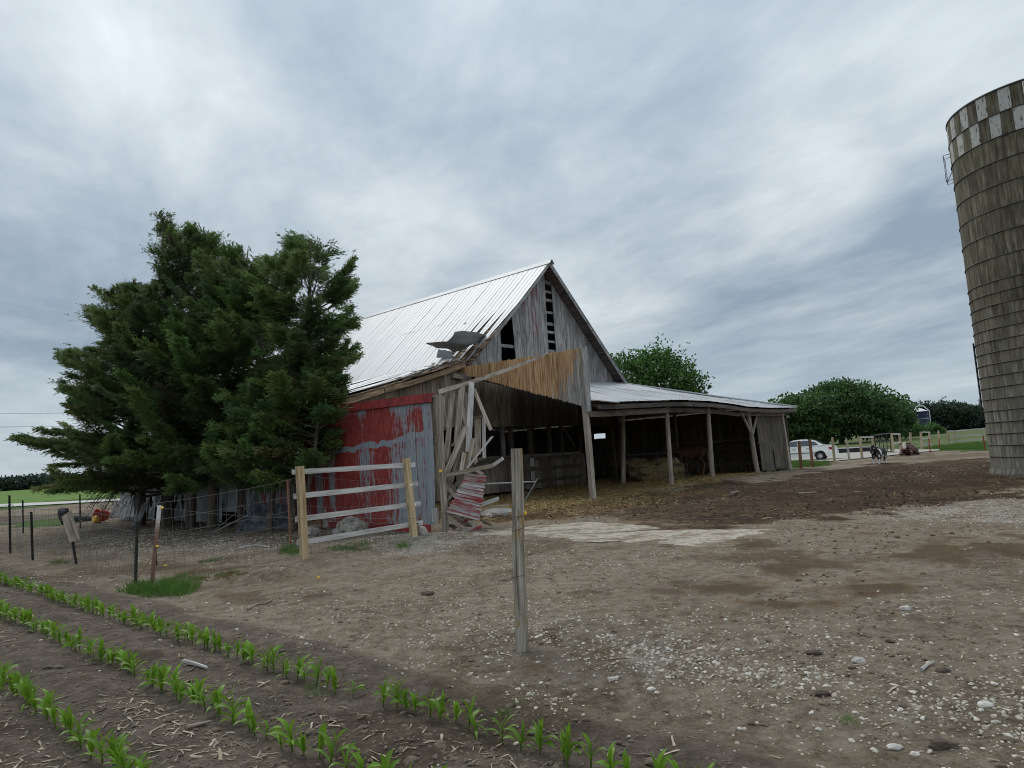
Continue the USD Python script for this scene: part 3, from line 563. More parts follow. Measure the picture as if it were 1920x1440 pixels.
# main left slope: three courses; the first sheets at the front are torn away
LOW0, LOW1 = (0.45, 5.66), (-8.95, 3.18)
def torn_t(s):
    """Where the metal starts above the front edge of the roof, at gable position s."""
    pts = [(-9.5, 5.75), (-5.8, 5.95), (-3.0, 6.35), (-1.0, 7.0), (0.3, 7.7), (0.45, 7.85), (0.6, 7.1), (0.9, 6.4), (1.55, 5.95), (1.9, 5.62), (6, 5.62)]
    return float(np.interp(s, [p[0] for p in pts], [p[1] for p in pts]))
SW = 0.61
def roof_course(sa, sb, zf, t0, t1, look, name, wob=0.004, seg=2, lap=0.03, clip=True, lift=0.05, width=SW):
    """A course of sheets from gable position sa (lower) to sb (upper)."""
    t = t0; roof_i = 0
    while t < t1 - 0.05:
        w = min(width, t1 - t); a0 = t; a1 = t
        if clip:
            a0, a1 = max(t, torn_t(sa)), max(t, torn_t(sb))
            if a0 >= t + w - 0.06 and a1 >= t + w - 0.06:
                t += w; continue
            a0, a1 = min(a0, t + w - 0.05), min(a1, t + w - 0.05)
        roof_i += 1; mb = MB(); j = rng.normal(0, 0.02)
        sl = sa + (-lap + j) * np.sign(sb - sa)
        crimp_sheet(mb, (sl, a0, zf(sl) + lift + 0.012 + .0012 * (roof_i % 2)), (sl, t + w + 0.012, zf(sl) + lift + 0.012), (sb, a1, zf(sb) + lift + .0012 * (roof_i % 2)), (sb, t + w + 0.012, zf(sb) + lift), seg=seg, wob=wob, ribs=3)
        mb.put(name, LOOK[look], barn); t += w
def low_z(s): return LOW0[1] + (LOW1[1] - LOW0[1]) * (LOW0[0] - s) / (LOW0[0] - LOW1[0]) - 0.10 * math.sin(math.pi * np.clip((LOW0[0] - s) / 9.4, 0, 1))
roof_course(3.15, 5.70, roof_z, 5.55, ROOF_T1, "roof_metal", "roof_sheet", seg=2)
roof_course(0.42, 3.18, roof_z, 5.55, ROOF_T1, "roof_metal", "roof_sheet", seg=2, lift=0.065)
roof_course(-4.2, 0.50, low_z, 5.70, LT1, "roof_metal", "roof_sheet", seg=3, wob=0.012, lift=0.03)
roof_course(-9.05, -4.1, low_z, 5.70, LT1, "roof_metal", "roof_sheet", seg=3, wob=0.018, lift=0.05)
# right slope
roof_course(8.4, 5.70, roof_z, 5.62, ROOF_T1, "roof_metal", "roof_sheet", clip=False, seg=1, width=1.22)
roof_course(11.5, 8.35, roof_z, 5.62, ROOF_T1, "roof_metal", "roof_sheet", clip=False, seg=1, lift=0.065, width=1.22)
mb = MB()
rp = np.array([[(5.70 - 0.18, t, roof_z(5.52) + 0.085), (5.70, t, 10.50 + 0.135 + 0.01 * math.sin(t * 1.3)), (5.70 + 0.18, t, roof_z(5.88) + 0.085)] for t in np.linspace(5.5, ROOF_T1 + 0.05, 24)])
grid(mb, rp, rp[..., :2]); mb.put("ridge_cap", LOOK["roof_metal"], barn)
# wooden deck under the metal: the strip laid bare by the storm is built board by board
def deck(sa, sb, zf, t0, t1, name, step, look="deck_boards", drop=0.0):
    s = sa
    while s < sb - 0.03:
        w = step * rng.uniform(0.75, 1.2); sc = s + w / 2; z = zf(sc) + drop
        sl = (zf(sc + 0.1) - zf(sc - 0.1)) / 0.2
        e = t0 + rng.uniform(-0.10, 0.14)
        mb = MB(); plank(mb, (sc, e, z), (sc + rng.normal(0, 0.02), t1 + rng.uniform(-.3, .3), z + rng.uniform(0, .015)), w * 0.93, 0.024, (1, 0, sl)); mb.put(name, LOOK[look], barn); s += w
deck(-8.9, 0.35, low_z, 5.90, 8.6, "deck_board", 0.17, drop=-0.03)
deck(0.30, 3.0, roof_z, 5.75, 8.4, "deck_board", 0.15, drop=0.015)
# curled shingle layers on the bare corner
for k in range(95):
    s = rng.uniform(-2.8, 1.75); tt = torn_t(s); t = rng.uniform(5.75, tt + 0.15)
    zf = roof_z if s > 0.4 else low_z; sl = (zf(s + .05) - zf(s - .05)) / .1
    mb = MB(); L = rng.uniform(0.25, 0.55); a = np.array([s, t, zf(s) + rng.uniform(0.02, 0.06)]); d = unit([-1, rng.normal(0, .22), -sl + rng.uniform(-0.05, 0.22)])
    plank(mb, a, a + d * L, rng.uniform(0.10, 0.2), 0.012, (0, 1, 0)); mb.put("shingle", LOOK["deck_boards"], barn)
mb = MB()      # rough closed deck below the rest of the roof
for (sa, sb, zf, t0) in ((0.30, 5.64, roof_z, 5.70), (5.76, 11.45, roof_z, 5.70), (-8.8, 0.3, low_z, 6.9)):
    st = (sb - sa) / 30
    for k in range(30):
        a, b = sa + k * st, sa + (k + 1) * st - 0.012; q = []
        for dz in (-0.02, 0.008): q += [(a, t0 if k % 2 else t0 + .03, zf(a) + dz), (b, t0 if k % 2 else t0 + .03, zf(b) + dz), (b, ROOF_T1 - .1 if sa > 0 else LT1 - .1, zf(b) + dz), (a, ROOF_T1 - .1 if sa > 0 else LT1 - .1, zf(a) + dz)]
        f = np.array([[0, 1, 2, 3], [7, 6, 5, 4], [0, 4, 5, 1], [1, 5, 6, 2], [2, 6, 7, 3], [3, 7, 4, 0]])
        mb.add(q, f, np.array([(p[0], p[1]) for p in q]) + rng.uniform(0, 9))
mb.put("roof_deck", LOOK["soffit_boards"], barn)
# rafters below the right overhang and rake boards
for k in range(16):
    s = 5.95 + k * 0.35; mb = MB()
    plank(mb, (s, 5.64, roof_z(s) - 0.045), (s, 6.23, roof_z(s) - 0.045), 0.09, 0.045, (1, 0, -1.05)); mb.put("lath", LOOK["soffit_boards"], barn)
mb = MB(); plank(mb, (GAP[0] + 0.02, 5.66, GAP[1] - 0.05), (11.48, 5.66, roof_z(11.48) - 0.05), 0.16, 0.03, (0.7, 0, 0.7)); mb.put("rake_board", LOOK["grey_boards"], barn)
mb = MB(); plank(mb, (GAP[0] - 0.02, 5.70, GAP[1] - 0.07), (1.75, 5.78, roof_z(1.75) - 0.07), 0.17, 0.03, (-0.7, 0, 0.7), seg=3, bend=(0, 0, -0.05)); mb.put("rake_board", LOOK["grey_boards"], barn)
mb = MB(); plank(mb, (4.6, 6.10, roof_z(4.6) - 0.22), (1.9, 6.12, roof_z(1.9) - 0.20), 0.16, 0.03, (-0.7, 0, 0.7)); mb.put("rake_board", LOOK["grey_boards"], barn)
mb = MB(); plank(mb, (0.10, 5.88, low_z(0.1) - 0.16), (-4.0, 5.84, low_z(-4.0) - 0.15), 0.19, 0.04, (0, 0, 1), seg=4, bend=(0, 0, -0.05)); mb.put("rake_board", LOOK["deck_boards"], barn)
mb = MB(); plank(mb, (-4.05, 5.84, low_z(-4.05) - 0.15), (-8.95, 5.80, low_z(-8.95) - 0.14), 0.19, 0.04, (0, 0, 1), seg=4, bend=(0, 0, -0.06)); mb.put("rake_board", LOOK["deck_boards"], barn)
# torn sheets, curled back over the slope
def curled(pts_a, pts_b, look, sub=2):
    """A bent sheet of metal between two polylines."""
    A, B = np.array(pts_a, float), np.array(pts_b, float); n = len(A)
    m = 9; P = np.array([[A[i] + (B[i] - A[i]) * (j / (m - 1)) + np.array([0, 0, 0.022 if j % 4 == 0 else 0.0]) for j in range(m)] for i in range(n)])
    k = np.linspace(0, n - 1, (n - 1) * 3 + 1); P = np.stack([np.stack([np.interp(k, range(n), P[:, j, c]) for c in range(3)], -1) for j in range(m)], 1)
    mb = MB(); uv = np.stack(np.meshgrid(np.linspace(0, .6, m), np.linspace(0, 2, len(k))), -1); grid(mb, P, uv); Q = P.copy(); Q[..., 2] -= 0.004; grid(mb, Q[:, ::-1], uv)
    mb.put("torn_roof_sheet", LOOK[look], barn, smooth=True)
def at_t(pxs): return [bt(u, v, t) for u, v, t in pxs]
curled(at_t([(915, 630, 6.2), (893, 624, 6.0), (868, 621, 5.9), (853, 623, 5.9), (850, 630, 5.9)]), at_t([(905, 640, 6.5), (890, 646, 6.3), (872, 650, 6.3), (838, 644, 6.3), (826, 652, 6.3)]), "galvanised_sheet")
curled(at_t([(896, 641, 6.3), (874, 648, 6.2), (852, 644, 6.2), (833, 641, 6.3), (798, 644, 6.5)]), at_t([(868, 655, 6.9), (862, 659, 6.8), (851, 661, 6.8), (840, 655, 6.9), (823, 654, 7.0)]), "rusty_sheet")
curled(at_t([(822, 655, 7.2), (820, 663, 7.2), (818, 671, 7.2)]), at_t([(848, 659, 7.0), (848, 666, 7.0), (847, 670, 7.0)]), "galvanised_sheet")
curled(at_t([(817, 687, 7.6), (823, 678, 7.5), (829, 671, 7.4), (833, 668, 7.3)]), at_t([(826, 684, 7.1), (840, 676, 7.0), (856, 670, 6.9), (861, 668, 6.8)]), "rusty_sheet")

# gable wall: nailing girts, with every board on them; gaps where boards are gone
girts = MB()
for z in (5.3, 6.45, 7.75, 8.9):
    h = min(5.5, (GAP[1] - 0.25 - z) / (GAP[1] - GEV) * (GAP[0] - GX0)); plank(girts, (GAP[0] - h, GT + 0.075, z), (GAP[0] + h, GT + 0.075, z), 0.14, 0.05, (0, 0, 1))
for s in (2.6, 5.75, 8.8): plank(girts, (s, GT + 0.16, 0.2), (s, GT + 0.16, roof_z(s) - 0.2), 0.14, 0.12, (1, 0, 0))
gable = girts.put("gable_wall", LOOK["grey_boards"], barn)
s = GX0 + 0.06
while s < GX1 - 0.08:
    w = rng.uniform(0.17, 0.30); c = s + w / 2; top = roof_z(c) - 0.09 - abs(w / 2) * 0.9
    bot = 4.95 + rng.uniform(-0.06, 0.02) if c > 0.5 else 4.7
    skip = 2.62 < c < 3.42 or (6.05 < c < 6.40)
    if skip: s += w; continue
    red = (4.05 < c < 4.45) or (4.85 < c < 5.4)
    if top - bot > 0.12:
        mb = MB(); lean = rng.normal(0, 0.012) if c < 6 else rng.normal(0, 0.006)
        if 3.4 < c < 4.1: lean += 0.05
        plank(mb, (c + (0 if c > 6 else lean * 3), GT - 0.013 + rng.uniform(-0.008, 0.008), bot), (c, GT - 0.013 + rng.uniform(-0.006, 0.006), top), w - rng.uniform(0.006, 0.022), 0.025, (1, 0, 0), ends=0.03, tip=(roof_z(c - w / 2) - .07 - top, roof_z(c + w / 2) - .07 - top))
        mb.put("board", LOOK["grey_boards_red_traces" if red else "grey_boards"], gable)
    s += w
mb = MB(); plank(mb, (6.0, GT - 0.01, 9.75), (6.42, GT - 0.01, 9.72), 0.16, 0.03, (0, 0, 1)); mb.put("board", LOOK["grey_boards"], gable)
mb = MB(); plank(mb, (3.05, GT - 0.01, 7.75), (3.08, GT - 0.01, 7.38), 0.12, 0.02, (1, 0, 0), taper=0.2); mb.put("board", LOOK["rail_boards"], gable)
for z in (6.0, 6.9, 7.35, 8.3, 9.3):
    mb = MB(); plank(mb, (5.85, GT + 0.05, z), (6.6, GT + 0.05, z), 0.12, 0.03, (0, 0, 1)); mb.put("lath", LOOK["grey_boards"], gable)

# lower part of the gable wall: boards above the stall openings, posts and wire in the openings, patched low wall
mb = MB(); plank(mb, (-3.2, GT + 0.08, 4.55), (11.0, GT + 0.08, 4.55), 0.16, 0.05, (0, 0, 1)); plank(mb, (-3.2, GT + 0.08, 2.98), (11.0, GT + 0.08, 2.98), 0.16, 0.06, (0, 0, 1)); plank(mb, (-1.0, GT + 0.08, 1.60), (8.0, GT + 0.08, 1.60), 0.12, 0.06, (0, 0, 1))
stall = mb.put("stall_wall", LOOK["dark_boards"], barn)
s = -0.05
while s < 11.0:
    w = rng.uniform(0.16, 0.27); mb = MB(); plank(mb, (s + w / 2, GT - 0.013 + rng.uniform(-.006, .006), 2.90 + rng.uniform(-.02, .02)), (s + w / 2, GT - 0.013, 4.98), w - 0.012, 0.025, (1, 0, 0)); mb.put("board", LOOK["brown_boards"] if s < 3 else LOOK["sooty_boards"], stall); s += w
for s in (0.9, 3.1, 4.35, 5.7, 6.6, 8.0, 10.9):
    mb = MB(); plank(mb, (s, GT + 0.12, 0.0), (s + rng.normal(0, .03), GT + 0.12, 2.92), 0.15, 0.14, (1, 0, 0)); mb.put("post", LOOK["sooty_boards"], stall)
mb = MB(); plank(mb, (6.7, GT + 0.1, 2.85), (7.6, GT + 0.1, 1.9), 0.1, 0.05, (1, 0, 0.8)); mb.put("brace", LOOK["sooty_boards"], stall)
s = -0.4
while s < 7.9:
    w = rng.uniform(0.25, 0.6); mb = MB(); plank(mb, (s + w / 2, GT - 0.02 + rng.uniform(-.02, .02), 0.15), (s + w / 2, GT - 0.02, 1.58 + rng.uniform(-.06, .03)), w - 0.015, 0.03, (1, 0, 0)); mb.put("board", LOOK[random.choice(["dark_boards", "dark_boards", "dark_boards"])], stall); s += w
for s0, s1, z in ((3.6, 7.9, 1.0), (3.6, 7.8, 0.45), (0.5, 3.4, 1.5), (4.0, 7.9, 1.45)):
    mb = MB(); plank(mb, (s0, GT - 0.06, z), (s1, GT - 0.06, z + rng.normal(0, .03)), 0.15, 0.03, (0, 0, 1)); mb.put("board", LOOK["sooty_boards"], stall)
for z in (1.30, 0.72):
    mb = MB(); plank(mb, (4.15, GT - 0.085, z - 0.19), (4.15, GT - 0.085, z + 0.19), 0.26, 0.01, (1, 0, 0)); mb.put("patch_panel", LOOK["rail_boards"], stall)
def wire_mesh(mb, p0, p1, z0, z1, dx, dz, rad, bow=0.0, zfun=None, graded=False):
    p0, p1 = np.asarray(p0, float), np.asarray(p1, float); L = np.linalg.norm(p1 - p0); n = max(2, int(L / dx))
    zs = np.linspace(z0, z1, max(2, int(round((z1 - z0) / dz)) + 1))
    if graded: zs = z0 + (z1 - z0) * np.linspace(0, 1, len(zs)) ** 1.35
    def at(k, z):
        q = p0 + (p1 - p0) * k; return np.array([q[0], q[1], z - bow * 4 * k * (1 - k) * (z - z0) / (z1 - z0) + (zfun(q[0], q[1]) if zfun else 0)])
    for z in zs: tube(mb, [at(k, z) for k in np.linspace(0, 1, 9)], rad * 1.25, 4, False)
    for i in range(n + 1):
        k = i / n + rng.normal(0, 0.1) / n * 0.5; tube(mb, [at(k, z0), at(k + rng.normal(0, .15) / n, (z0 + z1) / 2), at(k, z1)], rad, 4, False)
    return mb
mb = MB(); wire_mesh(mb, (-0.2, GT - 0.05, 0), (3.1, GT - 0.05, 0), 1.6, 2.92, 0.15, 0.15, 0.003); mb.put("wire_mesh", LOOK["wire_metal"], stall)

# gable of the left lean-to, under the low roof
mb = MB(); plank(mb, (-8.6, GT - 0.1, 2.2), (0, GT - 0.1, 2.2), 0.12, 0.05, (0, 0, 1)); plank(mb, (-8.4, GT - 0.1, 3.0), (0, GT - 0.1, 3.0), 0.12, 0.05, (0, 0, 1))
for s in (-8.5, -5.6, -2.9, -0.05): plank(mb, (s, GT - 0.02, 0), (s, GT - 0.02, low_z(s) - 0.15), 0.15, 0.12, (1, 0, 0))
lean = mb.put("lean_to_wall", LOOK["brown_boards"], barn)
s = -8.65
while s < -0.1:
    w = rng.uniform(0.16, 0.26); c = s + w / 2; b = 0.1 if s < -1.4 else 2.9
    mb = MB(); plank(mb, (c + rng.normal(0, .01), GT - 0.165 + rng.uniform(-.01, .01), b), (c, GT - 0.165, low_z(c) - 0.16), w - rng.uniform(.006, .02), 0.024, (1, 0, 0)); mb.put("board", LOOK["brown_boards"], lean); s += w

# side, rear and inner walls
def board_wall(name, p0, p1, zb, ztop, look, pitch=0.22, skip=None, out=(0, 0), rails=(0.9, 2.2), chunk=None):
    p0, p1 = np.asarray(p0, float), np.asarray(p1, float); L = np.linalg.norm(p1 - p0); e = (p1 - p0) / L; nrm = np.array([-e[1], e[0], 0])
    mb = MB()
    for z in rails: plank(mb, np.append(p0[:2], z) + nrm * 0.05, np.append(p1[:2], z) + nrm * 0.05, 0.13, 0.05, (0, 0, 1))
    par = mb.put(name, LOOK[look], barn); d = 0.0; rest = MB()
    while d < L - 0.05:
        w = min(L - d, pitch * rng.uniform(0.8, 1.2)); q = p0 + e * (d + w / 2); tp = float(ztop(q)) if callable(ztop) else ztop
        segs = [(zb, tp)]
        if skip: segs = skip(d + w / 2, segs)
        for a, b in segs:
            tgt = MB() if (chunk is None or chunk(d)) else rest
            plank(tgt, np.array([q[0], q[1], a]) + nrm * rng.uniform(-.006, .006), np.array([q[0], q[1], b + rng.uniform(-.02, .02)]), w - 0.004 - rng.uniform(0, .006), 0.024, e)
            if tgt is not rest: tgt.put("board", LOOK[look], par)
        d += w
    if rest.n: tag(rest.put("boards", LOOK[look], par), kind="stuff")
    return par
board_wall("lean_to_rear_wall", (-8.6, LT1 - .15, 0), (0.2, LT1 - .15, 0), 0.0, lambda q: low_z(q[0]) + .02, "dark_boards", 0.3, chunk=lambda d: False)
board_wall("rear_wall", (0.1, 20.7, 0), (17.7, 20.7, 0), 0.0, lambda q: (roof_z(q[0]) if q[0] < 11.2 else 5.02 - (q[0] - 11.2) * 0.243) + .02, "dark_boards", 0.3, chunk=lambda d: False)
def right_gaps(d, segs):
    # slit near t = 6.5 and a missing board end near t = 11.6 to 12.5
    t = d
    if 6.47 < t < 6.54: return []
    if 11.66 < t < 12.52: return [(0, 2.41), (2.74, segs[0][1])]
    return segs
RW = board_wall("right_side_wall", (17.75, -0.05, 0), (17.75, 20.7, 0), 0.0, 3.40, "dark_boards", 0.2, skip=right_gaps, rails=(0.5, 1.1, 1.6, 2.9), chunk=lambda d: d < 14)
for z in (0.45, 0.85, 1.3, 1.75):
    mb = MB(); plank(mb, (17.68, 0.6, z), (17.68, 6.2, z + rng.normal(0, .03)), 0.15, 0.03, (0, 0, 1)); mb.put("slat", LOOK["brown_boards"], RW)
board_wall("left_side_wall", (0.12, 20.7, 0), (0.12, LT1, 0), 0.0, 5.1, "dark_boards", 0.3, chunk=lambda d: False)

# posts and beams of the open front
def pole(pb, pt, r0, r1, look="pole_wood", name="post", bend=(0.02, 0.01, 0)):
    mb = MB(); k = np.linspace(0, 1, 7)[:, None]; p = np.asarray(pb, float) + (np.asarray(pt, float) - np.asarray(pb, float)) * k + np.asarray(bend) * 4 * k * (1 - k)
    tube(mb, p, np.linspace(r0, r1, 7), 9); return mb.put(name, LOOK[look], barn, smooth=False)
mb = MB(); plank(mb, (0.03, 0.02, -0.1), (-0.02, 0.04, 3.2), 0.19, 0.15, (1, 0, 0), seg=3, bend=(0.02, 0, 0)); mb.put("corner_post", LOOK["pole_wood"], barn)
mb = MB(); plank(mb, (0.05, -0.06, 2.95), (0.03, -0.06, 5.2), 0.26, 0.04, (1, 0, 0)); plank(mb, (0.16, 0.02, 3.0), (0.16, 0.02, 5.22), 0.2, 0.04, (0, 1, 0)); mb.put("corner_board", LOOK["grey_boards"], barn)
z0 = float(zt(*[np.array([a]) for a in barn_w(5.23, 0, 0)[:2]], False)[0])
pole((5.25, 0, 0.0), (5.38, 0, 3.25), 0.10, 0.085); pole((8.78, 0, 0.0), (8.95, 0, 3.3), 0.105, 0.09); pole((13.5, 0, 0.0), (13.05, 0, 3.15), 0.12, 0.105, bend=(-.04, 0, 0)); pole((6.4, 3.0, 0.0), (6.9, 3.0, 3.9), 0.10, 0.085, bend=(.03, 0, 0))
pole((11.1, 6.1, 0), (11.1, 6.1, 4.9), 0.11, 0.1, "dark_boards"); pole((11.1, 12, 0), (11.1, 12, 4.9), 0.11, 0.1, "dark_boards"); pole((13.2, 4.0, 0), (13.2, 4.0, 4.2), 0.1, 0.09, "dark_boards")
mb = MB(); plank(mb, (17.55, -0.02, -0.05), (17.25, 0.02, 3.1), 0.19, 0.15, (1, 0, 0)); mb.put("corner_post", LOOK["pole_wood"], barn)
for a, b in (((13.38, -0.02, 1.75), (12.2, -0.02, 3.1)), ((13.35, 0.02, 1.9), (14.25, 0.02, 3.1))):
    mb = MB(); plank(mb, a, b, 0.09, 0.07, (1, 0, 0)); mb.put("brace", LOOK["pole_wood"], barn)
# partly closed last bay
mb = MB(); plank(mb, (14.0, 0.08, 1.55), (17.4, 0.08, 1.55), 0.12, 0.05, (0, 0, 1)); plank(mb, (14.0, 0.08, 2.9), (17.4, 0.08, 2.9), 0.12, 0.05, (0, 0, 1)); bay = mb.put("closed_bay", LOOK["sooty_boards"], barn)
s = 14.0
while s < 17.35:
    w = min(rng.uniform(.2, .3), 17.4 - s); lean_ = -0.09
    mb = MB(); plank(mb, (s + w / 2 + .05, 0.03, 1.5), (s + w / 2 + lean_, 0.03, 3.05), w - .014, .024, (1, 0, 0)); mb.put("board", LOOK["sooty_boards"], bay)
    mb = MB(); plank(mb, (s + w / 2 + .12, 0.02, 0.12 + rng.uniform(-.05, .1)), (s + w / 2 + .05, 0.02, 1.52), w - .014, .024, (1, 0, 0)); mb.put("board", LOOK["sooty_boards"], bay); s += w
mb = MB(); plank(mb, (16.0, -0.04, 0.25), (16.0 - .05, -0.04, 1.2), 0.7, .02, (1, 0, 0)); mb.put("patch_panel", LOOK["sooty_boards"], bay)
def eave_z(s):
    return float(np.interp(s, [-0.3, 0.8, 3.5, 5.8, 8.3, 10.5, 12.3, 15, 18.6], [3.22, 3.23, 3.33, 3.41, 3.41, 3.33, 3.22, 3.19, 3.25]))
# front lean-to roof with a hip at the far right
FT = -0.35; HX, HY, HZ = 11.2, 5.85, 5.0
def front_z(s, t):
    k = (t - FT) / (HY - FT); return eave_z(s) * (1 - k) + (HZ - 0.03 * math.sin(s)) * k
s = 0.22; n = 0
while s < 18.6:
    w = min(0.66, 18.6 - s); tops = []
    for e in (s, s + w):
        tops.append(HY if e <= HX else HY - (e - HX) / (18.6 - HX) * (HY - FT))
    for (k0, k1, lift) in ((0.0, 0.52, 0.05), (0.5, 1.0, 0.035)):
        mb = MB(); P = []
        for i in range(4):
            k = k0 + (k1 - k0) * i / 3; row = []
            for c, h in ((0, .5), (.05, 0), (.47, 0), (.5, .6), (.53, 0), (.95, 0), (1.0, .5)):
                ss = s + (w - .003) * c; tt = FT + (tops[0] + (tops[1] - tops[0]) * c - FT) * k
                row.append((ss, tt, front_z(ss, tt) + lift + 0.02 * h + rng.normal(0, .004)))
            P.append(row)
        P = np.array(P)
        if (P[-1, 3, 1] - P[0, 3, 1]) > 0.03: grid(mb, P, P[..., :2] + rng.uniform(0, 20)); mb.put("roof_sheet", LOOK["low_roof_metal"], barn)
    s += w
# right lean-to roof beyond the hip
t = FT + 0.2
P0 = lambda tt: max(HX, 18.6 - (tt - FT) / (HY - FT) * (18.6 - HX)) if tt < HY else HX
while t < 20.8:
    w = min(1.2, 20.8 - t); mb = MB(); P = []
    for k in np.linspace(0, 1, 4):
        row = []
        for tt in (t, t + w - .004):
            a = P0(tt); ss = 18.6 + (a - 18.6) * k; zz = 3.2 + (HZ - 3.2) * (18.6 - ss) / (18.6 - HX); row.append((ss, tt, zz + 0.04))
        P.append(row)
    P = np.array(P); grid(mb, P, P[..., :2]); mb.put("roof_sheet", LOOK["low_roof_metal"], barn); t += w
mb = MB(); hp = np.array([(HX, HY, HZ + .07), (13, HY - (13 - HX) / (18.6 - HX) * (HY - FT), 0), (15.5, HY - (15.5 - HX) / (18.6 - HX) * (HY - FT), 0), (18.6, FT, 0)])
for i in range(1, 4): hp[i, 2] = front_z(hp[i, 0], hp[i, 1]) + 0.09
tube(mb, hp, 0.045, 6); mb.put("hip_cap", LOOK["low_roof_metal"], barn)
# rafters, decking and beams below it
mb = MB()
for s in np.arange(0.4, 18.3, 0.75):
    tt = HY if s <= HX else max(FT + .3, HY - (s - HX) / (18.6 - HX) * (HY - FT))
    plank(mb, (s, FT + 0.1, front_z(s, FT + .1) - 0.09), (s, tt, front_z(s, tt) - 0.09), 0.14, 0.05, (0, 0, 1))
tag(mb.put("rafters", LOOK["dark_boards"], barn), kind="stuff")
mb = MB()
for k in range(24):
    a = FT + 0.03 + k * 0.26; b = a + .245; n_ = 16; send = 18.5 if True else 0
    for i in range(n_):
        s0_, s1_ = 0.2 + 18.3 * i / n_, 0.2 + 18.3 * (i + 1) / n_
        lim = 18.5 - (b - FT) / (HY - FT) * (18.5 - HX); s1_ = min(s1_, max(lim, 0.2)); 
        if s1_ - s0_ < .05 or b > HY: continue
        mb.add([(s0_, a, front_z(s0_, a) + .0), (s1_, a, front_z(s1_, a) + .0), (s1_, b, front_z(s1_, b)), (s0_, b, front_z(s0_, b))], [[0, 1, 2, 3]], np.array([(a, s0_), (a, s1_), (b, s1_), (b, s0_)]))
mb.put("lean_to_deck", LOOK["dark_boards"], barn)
for s0_, s1_, dz, t, w, look in ((0.2, 6.4, -0.12, FT + .02, 0.16, "sooty_boards"), (6.4, 12.5, -0.12, FT + .02, 0.16, "sooty_boards"), (12.5, 18.5, -0.12, FT + .02, 0.16, "sooty_boards"), (0.05, 5.4, -0.34, -0.08, 0.2, "dark_boards"), (5.4, 12.0, -0.33, -0.03, 0.18, "dark_boards"), (12.0, 17.6, -0.26, -0.03, 0.18, "dark_boards")):
    n_ = 5
    for i in range(1):
        mb = MB(); xs = np.linspace(s0_, s1_, 7)
        for a, b in zip(xs[:-1], xs[1:]): plank(mb, (a, t, eave_z(a) + dz), (b, t, eave_z(b) + dz), w, 0.045, (0, 0, 1))
        mb.put("eave_board" if t < -.2 else "beam", LOOK[look], barn)
mb = MB(); plank(mb, (0.2, FT + .12, 3.33), (1.25, FT - .05, 3.26), 0.3, 0.03, (0, 1, 0.1)); mb.put("fallen_shingle_strip", LOOK["splintered_red_boards"], barn)
mb = MB(); plank(mb, (17.2, 0.3, 2.78), (18.5, 0.1, 2.85), 0.12, 0.05, (0, 0, 1)); mb.put("outrigger", LOOK["pole_wood"], barn)

# the panel that once closed the end of the lean-to: fresh ochre where a roof had covered it, grey where it had not
n = {"tc": ("texture_coordinate", {}), "st": ("texture_coordinate", {}), "mp": ("mapping", {"scale": (34, 1.3, 1)}), "n1": ("noise_texture", {"scale": 1, "detail": 8, "roughness": .68, "distortion": .4}),
     "ob": ("separate_xyz", {}), "m3": ("mapping", {"scale": (12, 0.75, 1)}), "n3": ("noise_texture", {"scale": 1, "detail": 6, "roughness": .7}),
     "oc": ("rgb_ramp", {"ramp": [(.36, (.19, .092, .038)), (.46, (.36, .20, .092)), (.54, (.50, .31, .165)), (.64, (.64, .47, .30))]}), "gr": ("rgb_ramp", {"ramp": [(.36, (.12, .11, .10)), (.46, (.24, .22, .20)), (.54, (.35, .33, .30)), (.64, (.48, .46, .43))]}),
     # grey grows towards the outer end and the lower edge
     "gt": ("map_range", {"from_min": 1.35, "from_max": -0.25, "to_min": 0, "to_max": 1.05, "clamp": False}), "zl": ("math", {"math_type": "multiply_add", "value2": 0.316, "value3": 3.12}), "dz": ("math", {"math_type": "subtract"}), "gz": ("map_range", {"from_min": 1.5, "from_max": 0.0, "to_min": -0.25, "to_max": 0.42, "clamp": False}),
     "sm": ("math", {"math_type": "add"}), "nz": ("math", {"math_type": "multiply_add", "value2": 2.6, "value3": -1.35}), "sm2": ("math", {"math_type": "add"}), "mk": ("map_range", {"from_min": .25, "from_max": .55, "to_min": 0, "to_max": 1, "clamp": True}), "mx": ("mix", {}),
     "ri": ("object_info", {}), "vr": ("map_range", {"to_min": .78, "to_max": 1.2}), "vc": ("combine_xyz", {}), "mul": ("mix", {"mix_type": "multiply", "fac": 1.0}), "bp": ("bump", {"strength": .6, "distance": .01}), "bs": ("principled_bsdf", {"roughness": .85, "specular_ior_level": .2})}
l = [("tc.UV", "mp.vector"), ("mp.vector", "n1.vector"), ("tc.UV", "m3.vector"), ("m3.vector", "n3.vector"), ("n1.fac", "oc.fac"), ("n1.fac", "gr.fac"), ("tc.object", "ob.vector"), ("ob.y", "gt.value"), ("ob.y", "zl.value1"), ("ob.z", "dz.value1"), ("zl.value", "dz.value2"), ("dz.value", "gz.value"),
     ("gt.result", "sm.value1"), ("gz.result", "sm.value2"), ("n3.fac", "nz.value1"), ("sm.value", "sm2.value1"), ("nz.value", "sm2.value2"), ("sm2.value", "mk.value"), ("mk.result", "mx.fac"), ("oc.color", "mx.color1"), ("gr.color", "mx.color2"),
     ("ri.random", "vr.value"), ("vr.result", "vc.x"), ("vr.result", "vc.y"), ("vr.result", "vc.z"), ("mx.color", "mul.color1"), ("vc.vector", "mul.color2"), ("mul.color", "bs.base_color"), ("n1.fac", "bp.height"), ("bp.normal", "bs.normal")]
LOOK["ochre_boards"] = usdkit.material(stage, "/World/Looks/ochre_boards", n, l, surface="bs.BSDF")
